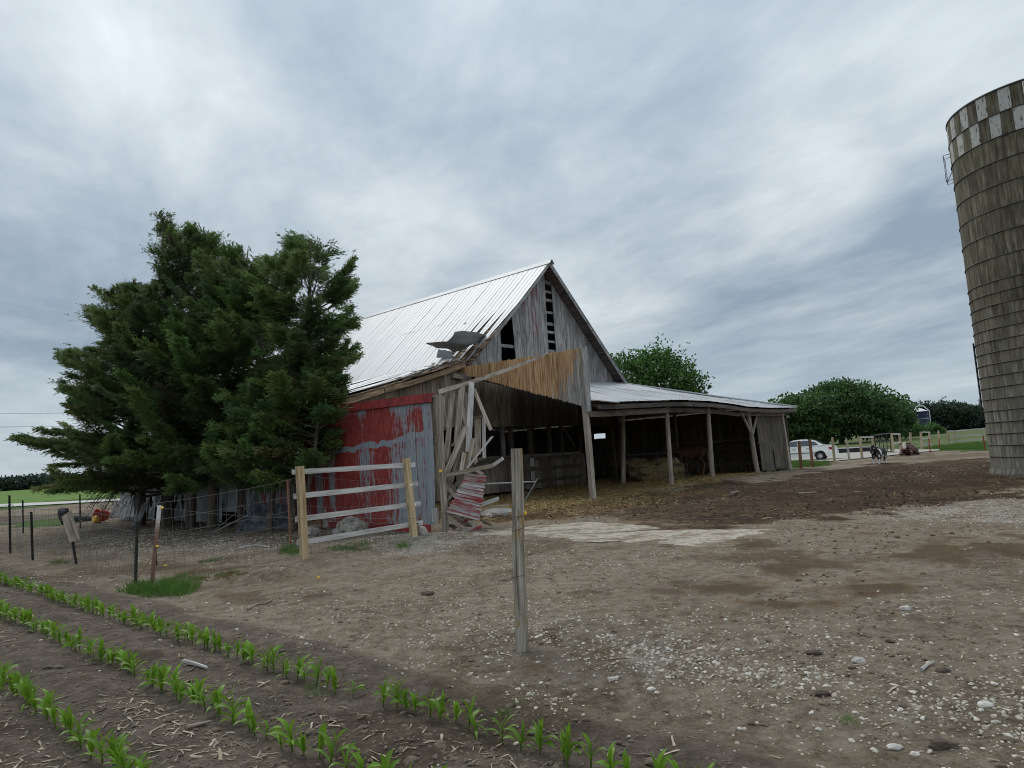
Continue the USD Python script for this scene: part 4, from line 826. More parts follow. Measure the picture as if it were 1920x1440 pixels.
mb = MB(); plank(mb, (0.06, 0.1, 5.0), (0.06, 6.1, 5.08), 0.12, 0.05, (0, 0, 1)); plank(mb, (0.06, 0.1, 3.32), (0.06, 5.6, 4.95), 0.12, 0.05, (0, 0, 1)); pan = mb.put("end_panel", LOOK["brown_boards"], barn)
t = -0.02
while t < 6.0:
    w = rng.uniform(0.115, 0.165); c = t + w / 2; zb = 3.13 + c * 0.316 + rng.uniform(-.015, .015) - (0.03 if rng.random() < .12 else 0); tp = 5.17 + 0.022 * c + rng.uniform(-.03, .015)
    mb = MB(); plank(mb, (rng.uniform(-.006, .006), c, zb), (0, c, tp), w - rng.uniform(.004, .012), 0.024, (0, 1, 0)); mb.put("board", LOOK["ochre_boards"], pan); t += w
# a short stub of plate at the far end
mb = MB(); plank(mb, (-0.05, 6.0, 4.9), (-0.55, 6.0, 4.93), 0.2, 0.15, (0, 0, 1)); mb.put("plate_stub", LOOK["brown_boards"], barn)

# red side wall on the left, running back along the lean-to
n = {"tc": ("texture_coordinate", {}), "ob": ("separate_xyz", {}), "mB": ("mapping", {"scale": (0.01, 2.3, 0.42)}), "nB": ("noise_texture", {"scale": 1, "detail": 4, "roughness": .6, "distortion": .2}),
     "mS": ("mapping", {"scale": (1, 46, 1.4)}), "nS": ("noise_texture", {"scale": 1, "detail": 5, "roughness": .75}), "mF": ("mapping", {"scale": (1, 22, 5)}), "nF": ("noise_texture", {"scale": 1, "detail": 8, "roughness": .75}), "mW": ("mapping", {"scale": (1, 1.4, 1.4)}), "nW": ("noise_texture", {"scale": 1, "detail": 5, "roughness": .6}),
     # paint kept: more above and at the back, less at the front edge and near the ground
     "k1": ("math", {"math_type": "multiply", "value2": 0.62}), "k2": ("math", {"math_type": "multiply_add", "value2": 0.50}), "k3": ("math", {"math_type": "multiply_add", "value2": 0.75}), "tt": ("map_range", {"from_min": -2.2, "from_max": 1.0, "to_min": 0.16, "to_max": -0.088, "clamp": True}), "k4": ("math", {"math_type": "add"}),
     "zz": ("map_range", {"from_min": 1.9, "from_max": 2.3, "to_min": 0.06, "to_max": -0.05, "clamp": True}), "k5": ("math", {"math_type": "add"}), "ztop": ("map_range", {"from_min": 2.72, "from_max": 2.95, "to_min": 0, "to_max": 0.16, "clamp": True}), "k6": ("math", {"math_type": "add"}),
     # bare band where a girt was nailed
     "bz": ("math", {"math_type": "multiply_add", "value2": 0.055, "value3": -2.13}), "bs1": ("math", {"math_type": "add"}), "bw": ("math", {"math_type": "multiply_add", "value2": 0.45, "value3": -0.225}), "bs2": ("math", {"math_type": "add"}), "ba": ("math", {"math_type": "absolute"}), "bm": ("map_range", {"from_min": 0.075, "from_max": 0.045, "to_min": 0, "to_max": 0.6, "clamp": True}), "k7": ("math", {"math_type": "add"}),
     "ri": ("object_info", {}), "rv": ("map_range", {"to_min": -0.12, "to_max": 0.10}), "k8": ("math", {"math_type": "add"}), "mk": ("map_range", {"from_min": .965, "from_max": 1.02, "to_min": 0, "to_max": 1, "clamp": True}),
     "red": ("rgb_ramp", {"ramp": [(.38, (.165, .020, .018)), (.5, (.25, .036, .031)), (.62, (.31, .062, .053))]}), "gry": ("rgb_ramp", {"ramp": [(.3, (.15, .165, .185)), (.5, (.235, .255, .28)), (.7, (.32, .34, .365))]}), "mx": ("mix", {}),
     "gv": ("math", {"math_type": "multiply", "value2": 62.0}), "gs": ("math", {"math_type": "sine"}), "bp": ("bump", {"strength": .4, "distance": .006}), "pb": ("principled_bsdf", {"roughness": .7, "specular_ior_level": .3})}
l = [("tc.object", "ob.vector"), ("tc.object", "mB.vector"), ("mB.vector", "nB.vector"), ("tc.object", "mS.vector"), ("mS.vector", "nS.vector"), ("tc.object", "mF.vector"), ("mF.vector", "nF.vector"), ("tc.object", "mW.vector"), ("mW.vector", "nW.vector"),
     ("nB.fac", "k1.value1"), ("nS.fac", "k2.value1"), ("k1.value", "k2.value3"), ("nF.fac", "k3.value1"), ("k2.value", "k3.value3"), ("ob.y", "tt.value"), ("tt.result", "k4.value1"), ("k3.value", "k4.value2"), ("ob.z", "zz.value"), ("zz.result", "k5.value1"), ("k4.value", "k5.value2"), ("ob.z", "ztop.value"), ("ztop.result", "k6.value1"), ("k5.value", "k6.value2"),
     ("ob.y", "bz.value1"), ("ob.z", "bs1.value1"), ("bz.value", "bs1.value2"), ("nW.fac", "bw.value1"), ("bs1.value", "bs2.value1"), ("bw.value", "bs2.value2"), ("bs2.value", "ba.value1"), ("ba.value", "bm.value"), ("bm.result", "k7.value1"), ("k6.value", "k7.value2"), ("ri.random", "rv.value"), ("rv.result", "k8.value1"), ("k7.value", "k8.value2"), ("k8.value", "mk.value"),
     ("nF.fac", "red.fac"), ("nS.fac", "gry.fac"), ("mk.result", "mx.fac"), ("red.color", "mx.color1"), ("gry.color", "mx.color2"), ("mx.color", "pb.base_color"), ("ob.y", "gv.value1"), ("gv.value", "gs.value1"), ("gs.value", "bp.height"), ("bp.normal", "pb.normal")]
LOOK["peeling_red_paint"] = usdkit.material(stage, "/World/Looks/peeling_red_paint", n, l, surface="pb.BSDF")
plain("red_trim_paint", (0.235, 0.026, 0.026), 0.7, noise=5, amount=0.35)
RS = -8.69
mb = MB()
for z in (0.35, 2.1, 3.0): plank(mb, (RS + 0.06, -2.0, z), (RS + 0.06, 6.3, z + .05), 0.12, 0.05, (0, 0, 1))
for t in (1.2, 4.3, 6.3): plank(mb, (RS + 0.15, t, 0), (RS + 0.15, t, 3.0), 0.12, 0.12, (1, 0, 0))
redw = mb.put("red_side_wall", LOOK["dark_boards"], barn)
t = -1.93
while t < 6.2:
    w = 0.305 + rng.uniform(-.01, .01); c = t + w / 2; tp = 2.99 + 0.02 * c + rng.uniform(-.01, .01); bt_ = 0.20 + rng.uniform(-.03, .03)
    mb = MB(); bow = -0.05 if c < -1.4 else 0
    plank(mb, (RS + rng.uniform(-.006, .006), c + (0.05 if c < -1.6 else 0), bt_), (RS, c, tp), w - .014, .022, (0, 1, 0), seg=4 if bow else 1, bend=(0, bow, 0)); mb.put("board", LOOK["peeling_red_paint"], redw); t += w
mb = MB(); plank(mb, (RS - 0.05, -2.02, 3.05), (RS - 0.05, 6.2, 3.22), 0.19, 0.035, (0, 0, 1)); plank(mb, (RS + .02, -2.02, 3.15), (RS + .02, 6.2, 3.32), 0.14, 0.02, (1, 0, 0)); mb.put("track_cover", LOOK["red_trim_paint"], redw)
mb = MB(); plank(mb, (RS + 0.03, -1.7, 0.02), (RS + 0.03, 2.8, 0.02), 0.3, 0.03, (0, 0, 1)); mb.put("base_board", LOOK["red_trim_paint"], redw)
mb = MB(); plank(mb, (RS - 0.02, -2.27, -0.05), (RS + 0.02, -2.22, 3.1), 0.11, 0.10, (0, 1, 0), seg=3, bend=(0, .03, 0)); mb.put("corner_post", LOOK["pole_wood"], redw)
mb = MB(); plank(mb, (RS - .06, -1.98, 0.25), (RS - .06, -1.98, 0.55), 0.12, 0.1, (0, 1, 0)); mb.put("door_stop", LOOK["rail_boards"], redw)
mb = MB(); tube(mb, [(RS - .06, -2.25, 1.38), (RS - .10, -2.25, 1.38)], .035, 8); mb.put("insulator", LOOK["yellow_plastic"], redw)
# dented metal cladding farther back, behind the cedars
t = 5.2
while t < 16.9:
    w = 0.7; mb = MB(); P = []
    hang = rng.uniform(-.12, .12); low = 0.05 + (rng.uniform(0.0, 0.8) if rng.random() < .3 else 0)
    for k in np.linspace(0, 1, 5): P.append([(RS - 0.06 + hang * (1 - k) * .8 + rng.normal(0, .03) - .25 * (1 - k) * (rng.random() < .2), t + w * c, low + (2.9 - low) * k + rng.normal(0, .01)) for c in np.linspace(0, 1, 5)])
    P = np.array(P); grid(mb, P, P[..., 1:]); mb.put("siding_sheet", LOOK["galvanised_sheet"], redw); t += w * .97

def gz_(x, y): return float(zt(np.array([x]), np.array([y]), True)[0])
def on_ground(u, v):
    p = ground(u, v); p[2] = gz_(p[0], p[1]); return p
# ------------------------------------------------------------------ concrete silo
SX, SY, SR = 18.36, 22.85, 2.44
silo = thing("silo", "tall concrete stave silo with steel hoops and flaking white checkered top", "silo", loc=(SX, SY, 0))
n = {"tc": ("texture_coordinate", {}), "mp": ("mapping", {"scale": (9, 1.1, 1)}), "n1": ("noise_texture", {"scale": 1, "detail": 7, "roughness": .65}), "mq": ("mapping", {"scale": (26, 3, 1)}), "n2": ("noise_texture", {"scale": 1, "detail": 5, "roughness": .6}), "n4": ("noise_texture", {"scale": 0.5, "detail": 4}),
     "ob": ("separate_xyz", {}), "zr": ("map_range", {"from_min": 0, "from_max": 5.5, "to_min": 0, "to_max": 1, "clamp": True}), "up": ("rgb_ramp", {"ramp": [(.36, (.060, .051, .032)), (.47, (.100, .087, .058)), (.56, (.142, .126, .088)), (.68, (.22, .20, .15))]}), "dn": ("rgb_ramp", {"ramp": [(.36, (.090, .083, .066)), (.47, (.150, .140, .116)), (.56, (.205, .194, .165)), (.68, (.29, .275, .24))]}), "zm": ("mix", {}),
     "ri": ("object_info", {}), "vr": ("map_range", {"to_min": .80, "to_max": 1.22}), "vc": ("combine_xyz", {}), "mul": ("mix", {"mix_type": "multiply", "fac": 1.0}), "at": ("attribute", {"attribute": "tint"}), "sa": ("separate_color", {}), "wm": ("mapping", {"scale": (16, 3.2, 1)}), "wn": ("noise_texture", {"scale": 1, "detail": 7, "roughness": .7}),
     "wk": ("map_range", {"from_min": .60, "from_max": .54, "to_min": 0, "to_max": 1, "clamp": True}), "wk2": ("math", {"math_type": "multiply"}), "wx": ("mix", {"color2": (.43, .42, .39)}), "bp": ("bump", {"strength": .5, "distance": .01}), "bs": ("principled_bsdf", {"roughness": .9, "specular_ior_level": .2})}
l = [("tc.UV", "mp.vector"), ("mp.vector", "n1.vector"), ("tc.UV", "mq.vector"), ("mq.vector", "n2.vector"), ("n1.fac", "up.fac"), ("n1.fac", "dn.fac"), ("tc.object", "ob.vector"), ("ob.z", "zr.value"), ("zr.result", "zm.fac"), ("dn.color", "zm.color1"), ("up.color", "zm.color2"), ("ri.random", "vr.value"), ("vr.result", "vc.x"), ("vr.result", "vc.y"), ("vr.result", "vc.z"), ("zm.color", "mul.color1"), ("vc.vector", "mul.color2"),
     ("at.color", "sa.color"), ("tc.UV", "wm.vector"), ("wm.vector", "wn.vector"), ("wn.fac", "wk.value"), ("wk.result", "wk2.value1"), ("sa.r", "wk2.value2"), ("wk2.value", "wx.fac"), ("mul.color", "wx.color1"), ("wx.color", "bs.base_color"), ("n2.fac", "bp.height"), ("bp.normal", "bs.normal")]
LOOK["stave_concrete"] = usdkit.material(stage, "/World/Looks/stave_concrete", n, l, surface="bs.BSDF")
NS, NR, RH, Z0 = 44, 16, 0.765, 0.24
TOPZ = Z0 + NR * RH
def stave(mb, k, row, white):
    a0, a1 = (k + 0.012) / NS * 2 * math.pi, (k + .988) / NS * 2 * math.pi; z0, z1 = Z0 + row * RH + .003, Z0 + (row + 1) * RH - .003
    rr = SR + rng.uniform(-.006, .006); ch = .010
    A = [a0, a0 + ch / SR, (a0 + a1) / 2, a1 - ch / SR, a1]; Rr = [rr - .012, rr, rr + .001, rr, rr - .012]
    P = np.array([[(r_ * math.cos(a), r_ * math.sin(a), z) for a, r_ in zip(A, Rr)] for z in (z0, z1)])
    o = rng.uniform(0, 40, 2); uv = np.array([[(a * SR + o[0], z + o[1]) for a in A] for z in (z0, z1)])
    grid(mb, P, uv, np.full((2, 5, 3), white))
    B = [(SR - .07) * np.array([math.cos(a), math.sin(a), 0]) for a in (a0, a1)]
    q = [P[0, 0], P[1, 0], B[0] + [0, 0, z1], B[0] + [0, 0, z0], P[0, 4], P[1, 4], B[1] + [0, 0, z1], B[1] + [0, 0, z0]]
    mb.add(q, [[0, 1, 2, 3], [7, 6, 5, 4], [0, 3, 7, 4], [1, 5, 6, 2], [3, 2, 6, 7]])
rest = MB(); shown = 0
for row in range(NR):
    for k in range(NS):
        a = (k + .5) / NS * 2 * math.pi; c = np.array([SX + SR * math.cos(a), SY + SR * math.sin(a), Z0 + (row + .5) * RH]); u, v = project(c)
        nrm = np.array([math.cos(a), math.sin(a)]); facing = nrm @ (-c[:2]) > 0.2
        white = 0.0
        if row == NR - 1: white = 1.0 if k % 2 == 0 else 0.0
        if row == NR - 2: white = 1.0 if k % 2 == 1 else 0.0
        if facing and u < 1985 and shown < 300:
            mb = MB(); stave(mb, k, row, white); mb.put("stave", LOOK["stave_concrete"], silo, color=True); shown += 1
        else: stave(rest, k, row, white)
tag(rest.put("staves", LOOK["stave_concrete"], silo, color=True), kind="stuff")
def ring(mb, z, r, rad, sides=5, n_=72):
    th = np.linspace(0, 2 * math.pi, n_ + 1); return tube(mb, np.stack([r * np.cos(th), r * np.sin(th), np.full(n_ + 1, z)], 1), rad, sides, False)
hz_ = [0.62]; 
while hz_[-1] < TOPZ - .4: hz_.append(hz_[-1] + (0.3825 if hz_[-1] < 6.3 else 0.765))
for z in hz_:
    mb = MB(); ring(mb, z, SR + .014, .015); 
    for q in range(3):
        a = 3.6 + q * .9 + (z * 3.1) % 1.3; c = np.array([(SR + .03) * math.cos(a), (SR + .03) * math.sin(a), z]); box(mb, c, (.05, .16, .07), a)
    mb.put("hoop", LOOK["dark_steel"], silo)
mb = MB(); ring(mb, TOPZ + .02, SR - .01, .035); mb.put("rim", LOOK["dark_steel"], silo)
mb = MB(); th = np.linspace(0, 2 * math.pi, NS + 1); Pq = np.array([[((SR + .02 + (.05 if z < .1 else 0)) * math.cos(a), (SR + .02 + (.05 if z < .1 else 0)) * math.sin(a), z) for a in th] for z in (-0.3, 0.08, Z0)]); grid(mb, Pq, np.array([[(a * SR, z) for a in th] for z in (-0.3, .08, Z0)]), np.zeros((3, NS + 1, 3))); mb.put("footing", LOOK["stave_concrete"], silo, color=True)
# bracket and pipe on the side turned to the barn
dv = unit([SX, SY, 0]); lf = np.array([-dv[1], dv[0], 0]); aL = math.atan2(lf[1], lf[0])
br = np.array([math.cos(aL), math.sin(aL), 0])
mb = MB()
for off in (-.2, .2):
    o = np.array([-br[1], br[0], 0]) * off
    pts = [br * SR + o + [0, 0, TOPZ - .95], br * (SR + .20) + o + [0, 0, TOPZ - 1.5 + .55], br * (SR + .20) + o + [0, 0, TOPZ - 1.95], br * (SR) + o + [0, 0, TOPZ - 1.9]]; tube(mb, pts, .016, 5)
tube(mb, [br * (SR + .2) + [0, 0, TOPZ - 1.93], br * SR + [0, 0, TOPZ - 1.55]], .014, 5)
mb.put("bracket", LOOK["dark_steel"], silo)
mb = MB(); tube(mb, [br * (SR + .05) + [0, 0, 4.6], br * (SR + .05) + [0, 0, 1.9]], .03, 6); mb.put("pipe", LOOK["dark_steel"], silo)

# ------------------------------------------------------------------ lone post in the foreground
pb_ = on_ground(977, 1222); pt_ = depth(968, 841, pb_[1] + .02)
post = thing("wooden_post", "round weathered wooden post with yellow lichen standing alone in the yard", "post", loc=pb_)
k = np.linspace(0, 1, 15)[:, None]; top = pt_ - pb_; mb = MB()
P = np.array([0, 0, -.15]) * (1 - k) + top * k + np.stack([.004 * np.sin(k[:, 0] * 9), .003 * np.cos(k[:, 0] * 7), 0 * k[:, 0]], 1)
tube(mb, P, np.linspace(.056, .050, 15) + rng.uniform(-.0012, .0012, 15), 18); mb.put("shaft", LOOK["old_post"], post, smooth=False)
for zf, dz in ((.66, .0), (.60, .012), (.37, .01)):
    mb = MB(); c = top * zf; th = np.linspace(0, 2 * math.pi, 17); tube(mb, np.stack([c[0] + .057 * np.cos(th), c[1] + .057 * np.sin(th), c[2] + dz * np.sin(th + 1)], 1), .0022, 4, False)
    if zf == .60: tube(mb, [c + [-.05, -.03, .0], c + [-.02, -.056, .06], c + [.03, -.055, .11], c + [.01, -.058, .16]], .002, 4, False)
    mb.put("wire_loop", LOOK["wire_metal"], post)
mb = MB(); c = top * .672; lump(mb, c + [.062, -.012, 0], (.013, .013, .018), 2, .05, 2); mb.put("insulator", LOOK["yellow_plastic"], post)
ins_pole = pb_ + top * .672 + [.06, -.01, 0]

# ------------------------------------------------------------------ board fence by the red wall
ga, gb = on_ground(571, 1048), on_ground(777, 1008)
gta, gtb = depth(562, 874, ga[1]), depth(761, 859, gb[1])
fence = thing("board_fence", "short fence section of four grey rails between two new square posts", "fence")
for b, t in ((ga, gta), (gb, gtb)):
    mb = MB(); plank(mb, b - [0, 0, .1], t, .125, .11, unit((gb - ga) * [1, 1, 0])); mb.put("post", LOOK["new_posts"], fence)
gdir = unit((gb - ga) * [1, 1, 0]); gn = np.array([-gdir[1], gdir[0], 0]); gn = gn if gn[1] > 0 else -gn
rail_w = []
for (u0, v0, u1, v1) in ((548, 885.5, 778, 871), (550.5, 931, 783, 907), (554, 974, 788, 944), (557, 1018.5, 792, 980)):
    a = on_plane(u0, v0, ga + gn * .085, gn); b = on_plane(u1, v1, ga + gn * .085, gn); mb = MB(); plank(mb, a, b, .094, .036, (0, 0, 1), ends=.01); mb.put("rail", LOOK["rail_boards"], fence); rail_w.append((a, b))
for (a, b), f in zip(rail_w[1:3], (.92, .93)):
    mb = MB(); c = a + (b - a) * f + gn * -.075; tube(mb, [c + gn * .03, c - gn * .02], .022, 8); mb.put("insulator", LOOK["white_plastic"], fence)
mb = MB(); c = rail_w[3][0] + (rail_w[3][1] - rail_w[3][0]) * .9 - gn * .08; tube(mb, [c, c + gdir * .12 + [0, 0, .01]], .02, 6); mb.put("latch", LOOK["dark_steel"], fence)
def tpost(par, b, t, look="dark_steel", name="post"):
    b, t = np.asarray(b, float), np.asarray(t, float); mb = MB(); plank(mb, b - [0, 0, .1], t, .045, .008, (1, 0, 0)); plank(mb, b - [0, .022, .1], t - [0, .022, 0], .008, .04, (1, 0, 0))
    for k in np.arange(.1, 1, .06): c = b + (t - b) * k; box(mb, c - [0, .045, 0], (.016, .012, .022))
    return mb.put(name, LOOK[look], par)
zfun = lambda x, y: gz_(x, y)
# woven wire fence between the rusty post and the board fence, and on behind it
wp = on_ground(283, 1098); wpt = depth(299, 936, wp[1])
wf = thing("wire_fence", "sagging woven wire fence running from the white rusty post to the board fence", "fence")
mb = MB(); kk = np.linspace(0, 1, 9)[:, None]; tube(mb, wp - [0, 0, .1] + (wpt - wp) * kk, .03, 10)
n = {"tc": ("texture_coordinate", {}), "ob": ("separate_xyz", {}), "nz": ("noise_texture", {"scale": 16, "detail": 6, "roughness": .7}), "ad": ("math", {"math_type": "multiply_add", "value2": 0.7}), "rp": ("rgb_ramp", {"ramp": [(.0, (.10, .045, .028)), (.86, (.15, .075, .05)), (.95, (.30, .24, .2)), (1.0, (.52, .50, .48))]}), "mr": ("map_range", {"from_min": 0.3, "from_max": 1.35, "to_min": 0.45, "to_max": 1.0, "clamp": True}), "bs": ("principled_bsdf", {"roughness": .7})}
l = [("tc.object", "ob.vector"), ("tc.object", "nz.vector"), ("nz.fac", "ad.value1"), ("ob.z", "ad.value3"), ("ad.value", "mr.value"), ("mr.result", "rp.fac"), ("rp.color", "bs.base_color")]
LOOK["rusty_white_pipe"] = usdkit.material(stage, "/World/Looks/rusty_white_pipe", n, l, surface="bs.BSDF")
tag(mb.put("pipe_post", LOOK["rusty_white_pipe"], wf), "rusty pipe post with flaking white upper half")
b2 = on_ground(293, 1060); tpost(wf, b2, depth(291, 1010, b2[1]))
b3 = on_ground(545, 1022); tpost(wf, b3, depth(539, 900, b3[1]), "rust_posts")
def mesh_run(par, a, b, za, zb, look="wire_metal", dx=.155, dz=.15, rad=.0022, bow=0.05):
    """Woven wire from a to b following the ground; za, zb heights of the top wire."""
    mb = MB(); a, b = np.asarray(a, float), np.asarray(b, float); L = np.linalg.norm((b - a)[:2]); nn = max(2, int(L / dx)); zr = [0.04, .17, .30, .44, .60, .78, .98, 1.0]
    def at(k, f):
        q = a + (b - a) * k; h = (za + (zb - za) * k) * (1 - bow * 4 * k * (1 - k)); return np.array([q[0] + .03 * math.sin(k * L * 2.1 + f * 3), q[1] + .03 * math.cos(k * L * 1.7 + f), gz_(q[0], q[1]) + h * f])
    for f in zr[:-1]: tube(mb, [at(k, min(1, f / .98)) for k in np.linspace(0, 1, max(6, int(L * 2)))], rad * 1.3, 4, False)
    for i in range(nn + 1):
        k = i / nn; j = rng.normal(0, .25 / nn); tube(mb, [at(k, .03), at(min(1, max(0, k + j)), .35), at(k, .7), at(min(1, max(0, k + j * .6)), 1.0)], rad, 4, False)
    return mb.put("wire_mesh", LOOK[look], par)
mesh_run(wf, wp, ga, 1.22, 1.48, rad=.0024, bow=.03)
mesh_run(wf, ga + gn * .1, gb + gn * .15, 1.55, 1.2, rad=.0022)
mb = MB(); q = on_ground(232 + 160, 1006); tube(mb, [q + [0, 0, .05], depth(447, 958, q[1] - .3)], .012, 6); tag(mb.put("stay_rod", LOOK["wire_metal"], wf), None)
for u, v in ((304, 952), (295, 1024)):
    mb = MB(); c = depth(u, v, wp[1] - .06); lump(mb, c, (.024, .024, .018), 3, .05, 2); tube(mb, [c, c + [-.05, .06, 0]], .008, 5); mb.put("insulator", LOOK["yellow_plastic"], wf)
tb = on_ground(254, 1099); lf_ = thing("wire_fence", "old rectangular mesh fence bulging to the left of the white rusty post", "fence")
tpost(lf_, tb, depth(257, 978, tb[1]), "green_steel")
LP = [((20, 1037), (18, 929)), ((62, 1048), (59, 960)), ((145, 1057), (126, 953))]
base = []
for (bu, bv), (tu, tv) in LP:
    b = on_ground(bu, bv); tpost(lf_, b, depth(tu, tv, b[1])); base.append(b)
b = on_ground(44, 1000); tpost(lf_, b, depth(43, 938, b[1]), "green_steel"); b = on_ground(151, 990); tpost(lf_, b, depth(150, 927, b[1]), "dark_steel")
off = base[0] + unit(base[0] - base[1]) * 6; off[2] = gz_(off[0], off[1])
for a, b, za, zb in ((off, base[0], 1.15, 1.18), (base[0], base[1], 1.18, 1.15), (base[1], base[2], 1.15, 1.1), (base[2], tb, 1.1, 1.05)): mesh_run(lf_, a, b, za, zb, dx=.15, rad=.0026, bow=.04)
mb = MB(); c0, c1 = depth(124, 962, base[2][1] - .05), depth(140, 1012, base[2][1] - .05); plank(mb, c1, c0, .21, .02, (1, 0, 0), ends=.04); mb.put("nailed_board", LOOK["pole_wood"], lf_)
mb = MB(); tube(mb, [wp + (wpt - wp) * .35, tb + [0.02, 0, .12]], .006, 5); mb.put("rusty_brace_wire", LOOK["rust_posts"], lf_)
# electric wires
ew = thing("electric_wire", "thin electric fence wire strung from the white rusty post past the lone post", "wire")
def strand(a, b, sag, rad=.0016): kk = np.linspace(0, 1, 24)[:, None]; return a + (b - a) * kk - np.array([0, 0, sag]) * 4 * kk * (1 - kk)
mb = MB(); tube(mb, strand(depth(304, 952, wp[1] - .06), ins_pole, .10), .0018, 4, False); mb.put("strand", LOOK["wire_metal"], ew)
mb = MB(); rgt = np.array([10.5, 7.0, 1.0]); tube(mb, strand(ins_pole, depth(1470, 972, 9.5), .02), .0018, 4, False); tube(mb, strand(depth(1470, 972, 9.5), depth(2000, 1000, 13.0), .02), .0018, 4, False); mb.put("strand", LOOK["wire_metal"], ew)
b = on_ground(310, 1062.5); mb = MB(); lump(mb, b + [0, 0, .02], (.028, .024, .018), 4, .1, 2); tag(mb.put("loose_insulator", LOOK["yellow_plastic"]), "yellow plastic insulator lying on the soil right of the rusty post", "insulator")
b = on_ground(597, 1086); mb = MB(); lump(mb, b + [0, 0, .03], (.022, .022, .015), 5, .1, 2); tag(mb.put("loose_insulator", LOOK["yellow_plastic"]), "yellow plastic insulator lying on the dung heap", "insulator")

# ------------------------------------------------------------------ the collapsed corner: loose boards
HEAP = "loose boards of the collapsed barn corner"
def loose(label, u0, v0, y0, u1, v1, y1, wpx, look="splintered_boards", th=.028, name="loose_board", wdir=None, group=None, seg=1, bend=None):
    a, b = depth(u0, v0, y0), depth(u1, v1, y1); w = wpx * (y0 + y1) / 2 / F_PX
    ax = unit(b - a); view = unit((a + b) / 2 - CAM); wd = np.cross(ax, view) if wdir is None else wdir
    mb = MB(); plank(mb, a, b, w, th, wd, ends=.04, seg=seg, bend=bend); return tag(mb.put(name, LOOK[look]), label, "board", group or HEAP)
loose("long beam slanting from the red wall's corner up across the ochre panel", 825, 734, 15.75, 1027, 662.5, 24.9, 6.4, "pole_wood", .05, "long_beam", seg=4, bend=(0, 0, -.06))
loose("wide grey upright board tallest in the wreck, below the long beam", 884.5, 716, 17.0, 878, 848, 16.6, 10.5, "rail_boards")
loose("upright board leaning just right of the red wall's post", 849, 732, 16.6, 835.5, 866, 16.2, 9.5)
loose("upright grey board second from the red wall in the wreck", 866, 725, 16.9, 856, 834, 16.5, 11.5)
loose("short dark board hanging behind the leaning uprights", 832, 742, 17.3, 833, 800, 17.1, 10, "brown_boards")
loose("pale split board leaning left across the uprights", 873, 801, 16.3, 837, 888, 16.0, 10)
loose("pale board propped above the red siding panel", 888, 821, 16.2, 874, 883, 16.0, 8)
loose("small board stub left of the propped pale board", 871, 848, 16.1, 865, 884, 16.0, 8)
loose("crosswise girt still nailed behind the uprights", 828, 806, 17.1, 907, 779, 17.3, 6, "brown_boards", .05)
loose("slanting brace board right of the tallest upright", 889, 730, 17.1, 920, 805, 16.9, 6.5, "splintered_boards", .05)
loose("wide board standing at the right end of the wreck", 896, 783, 17.4, 896, 850, 17.3, 12)
loose("narrow grey board at the right edge of the wreck", 907.5, 776, 17.3, 908, 860, 17.2, 7, "rail_boards")
loose("thin pale stick crossing the wreck diagonally", 922.5, 819, 15.9, 877, 876, 16.0, 4, "rail_boards")
loose("brown plank jutting out level over the red siding panel", 837, 891, 15.6, 924, 873, 15.2, 7.5, "brown_boards", .04)
loose("broken pale plank end pointing up to the right", 922, 874, 15.3, 945, 858, 15.1, 6.5, "rail_boards", .04)
loose("dark board wedged low behind the red wall's post", 834, 898, 16.3, 860, 928, 16.2, 9, "dark_boards")
loose("dark board crossing low under the red siding panel", 836, 930, 16.3, 868, 893, 16.3, 7, "dark_boards")
loose("red trimmed board on top of the red siding panel", 890, 880, 15.95, 908, 891, 15.9, 6, "splintered_red_boards")
loose("grey board sticking out right of the wreck above the dung", 903, 946, 16.0, 936, 934, 16.2, 7, "rail_boards")
loose("curved grey board lying right of the siding panel", 900, 964, 15.8, 958, 957, 16.2, 7, "rail_boards", .04, seg=4, bend=(0, 0, .05))
HEAPLB = ["pale board lying highest in the heap, under the siding panel's left corner", "wide splintered board sloping to the slab in the heap's left", "thin red stained board crossing the heap's front", "short grey board lying level in the heap's middle", "long red stained board along the slab's edge in front of the heap", "broken board end flat on the slab's left corner", 'thin brown stick on top of the curved grey board', "pale splinter right of the heap's foot, upper one", "brown splinter right of the heap's foot, lower one", 'grey board stub standing up under the siding panel', "dark board flat at the foot of the red wall's post", 'dark board half buried under the siding panel', "short grey board leaning on the red wall's post low down", 'thin brown board lying in front of the heap on the slab', 'brown board lying across the heap below the siding panel']
for i, (u0, v0, u1, v1, wp_, lk) in enumerate([(838, 960, 867, 977, 7, "splintered_boards"), (839, 970, 872, 994, 8, "splintered_boards"), (848, 993, 876, 976, 4.5, "splintered_red_boards"), (868, 985, 891, 985, 6, "rail_boards"), (866, 997, 905, 987, 5, "splintered_red_boards"), (842, 998, 876, 1002, 7, "splintered_boards"), (904, 952, 954, 947, 3, "pole_wood"), (897, 974, 920, 979, 4, "splintered_boards"), (905, 979, 922, 985, 4, "pole_wood"), (884, 978, 892, 992, 7, "rail_boards"), (838, 985, 858, 988, 6, "dark_boards"), (846, 950, 880, 985, 6, "dark_boards"), (838, 940, 846, 930, 5, "rail_boards"), (872, 990, 915, 995, 4, "brown_boards"), (850, 980, 905, 968, 5, "brown_boards")]):
    yv = on_ground((u0 + u1) / 2, max(v0, v1) + 3)[1]; yv = float(np.clip(yv, 15.2, 16.2))
    loose(HEAPLB[i], u0, v0, yv + .1, u1, v1, yv - .05, wp_, lk, .03, group="boards in the heap at the foot of the wreck")
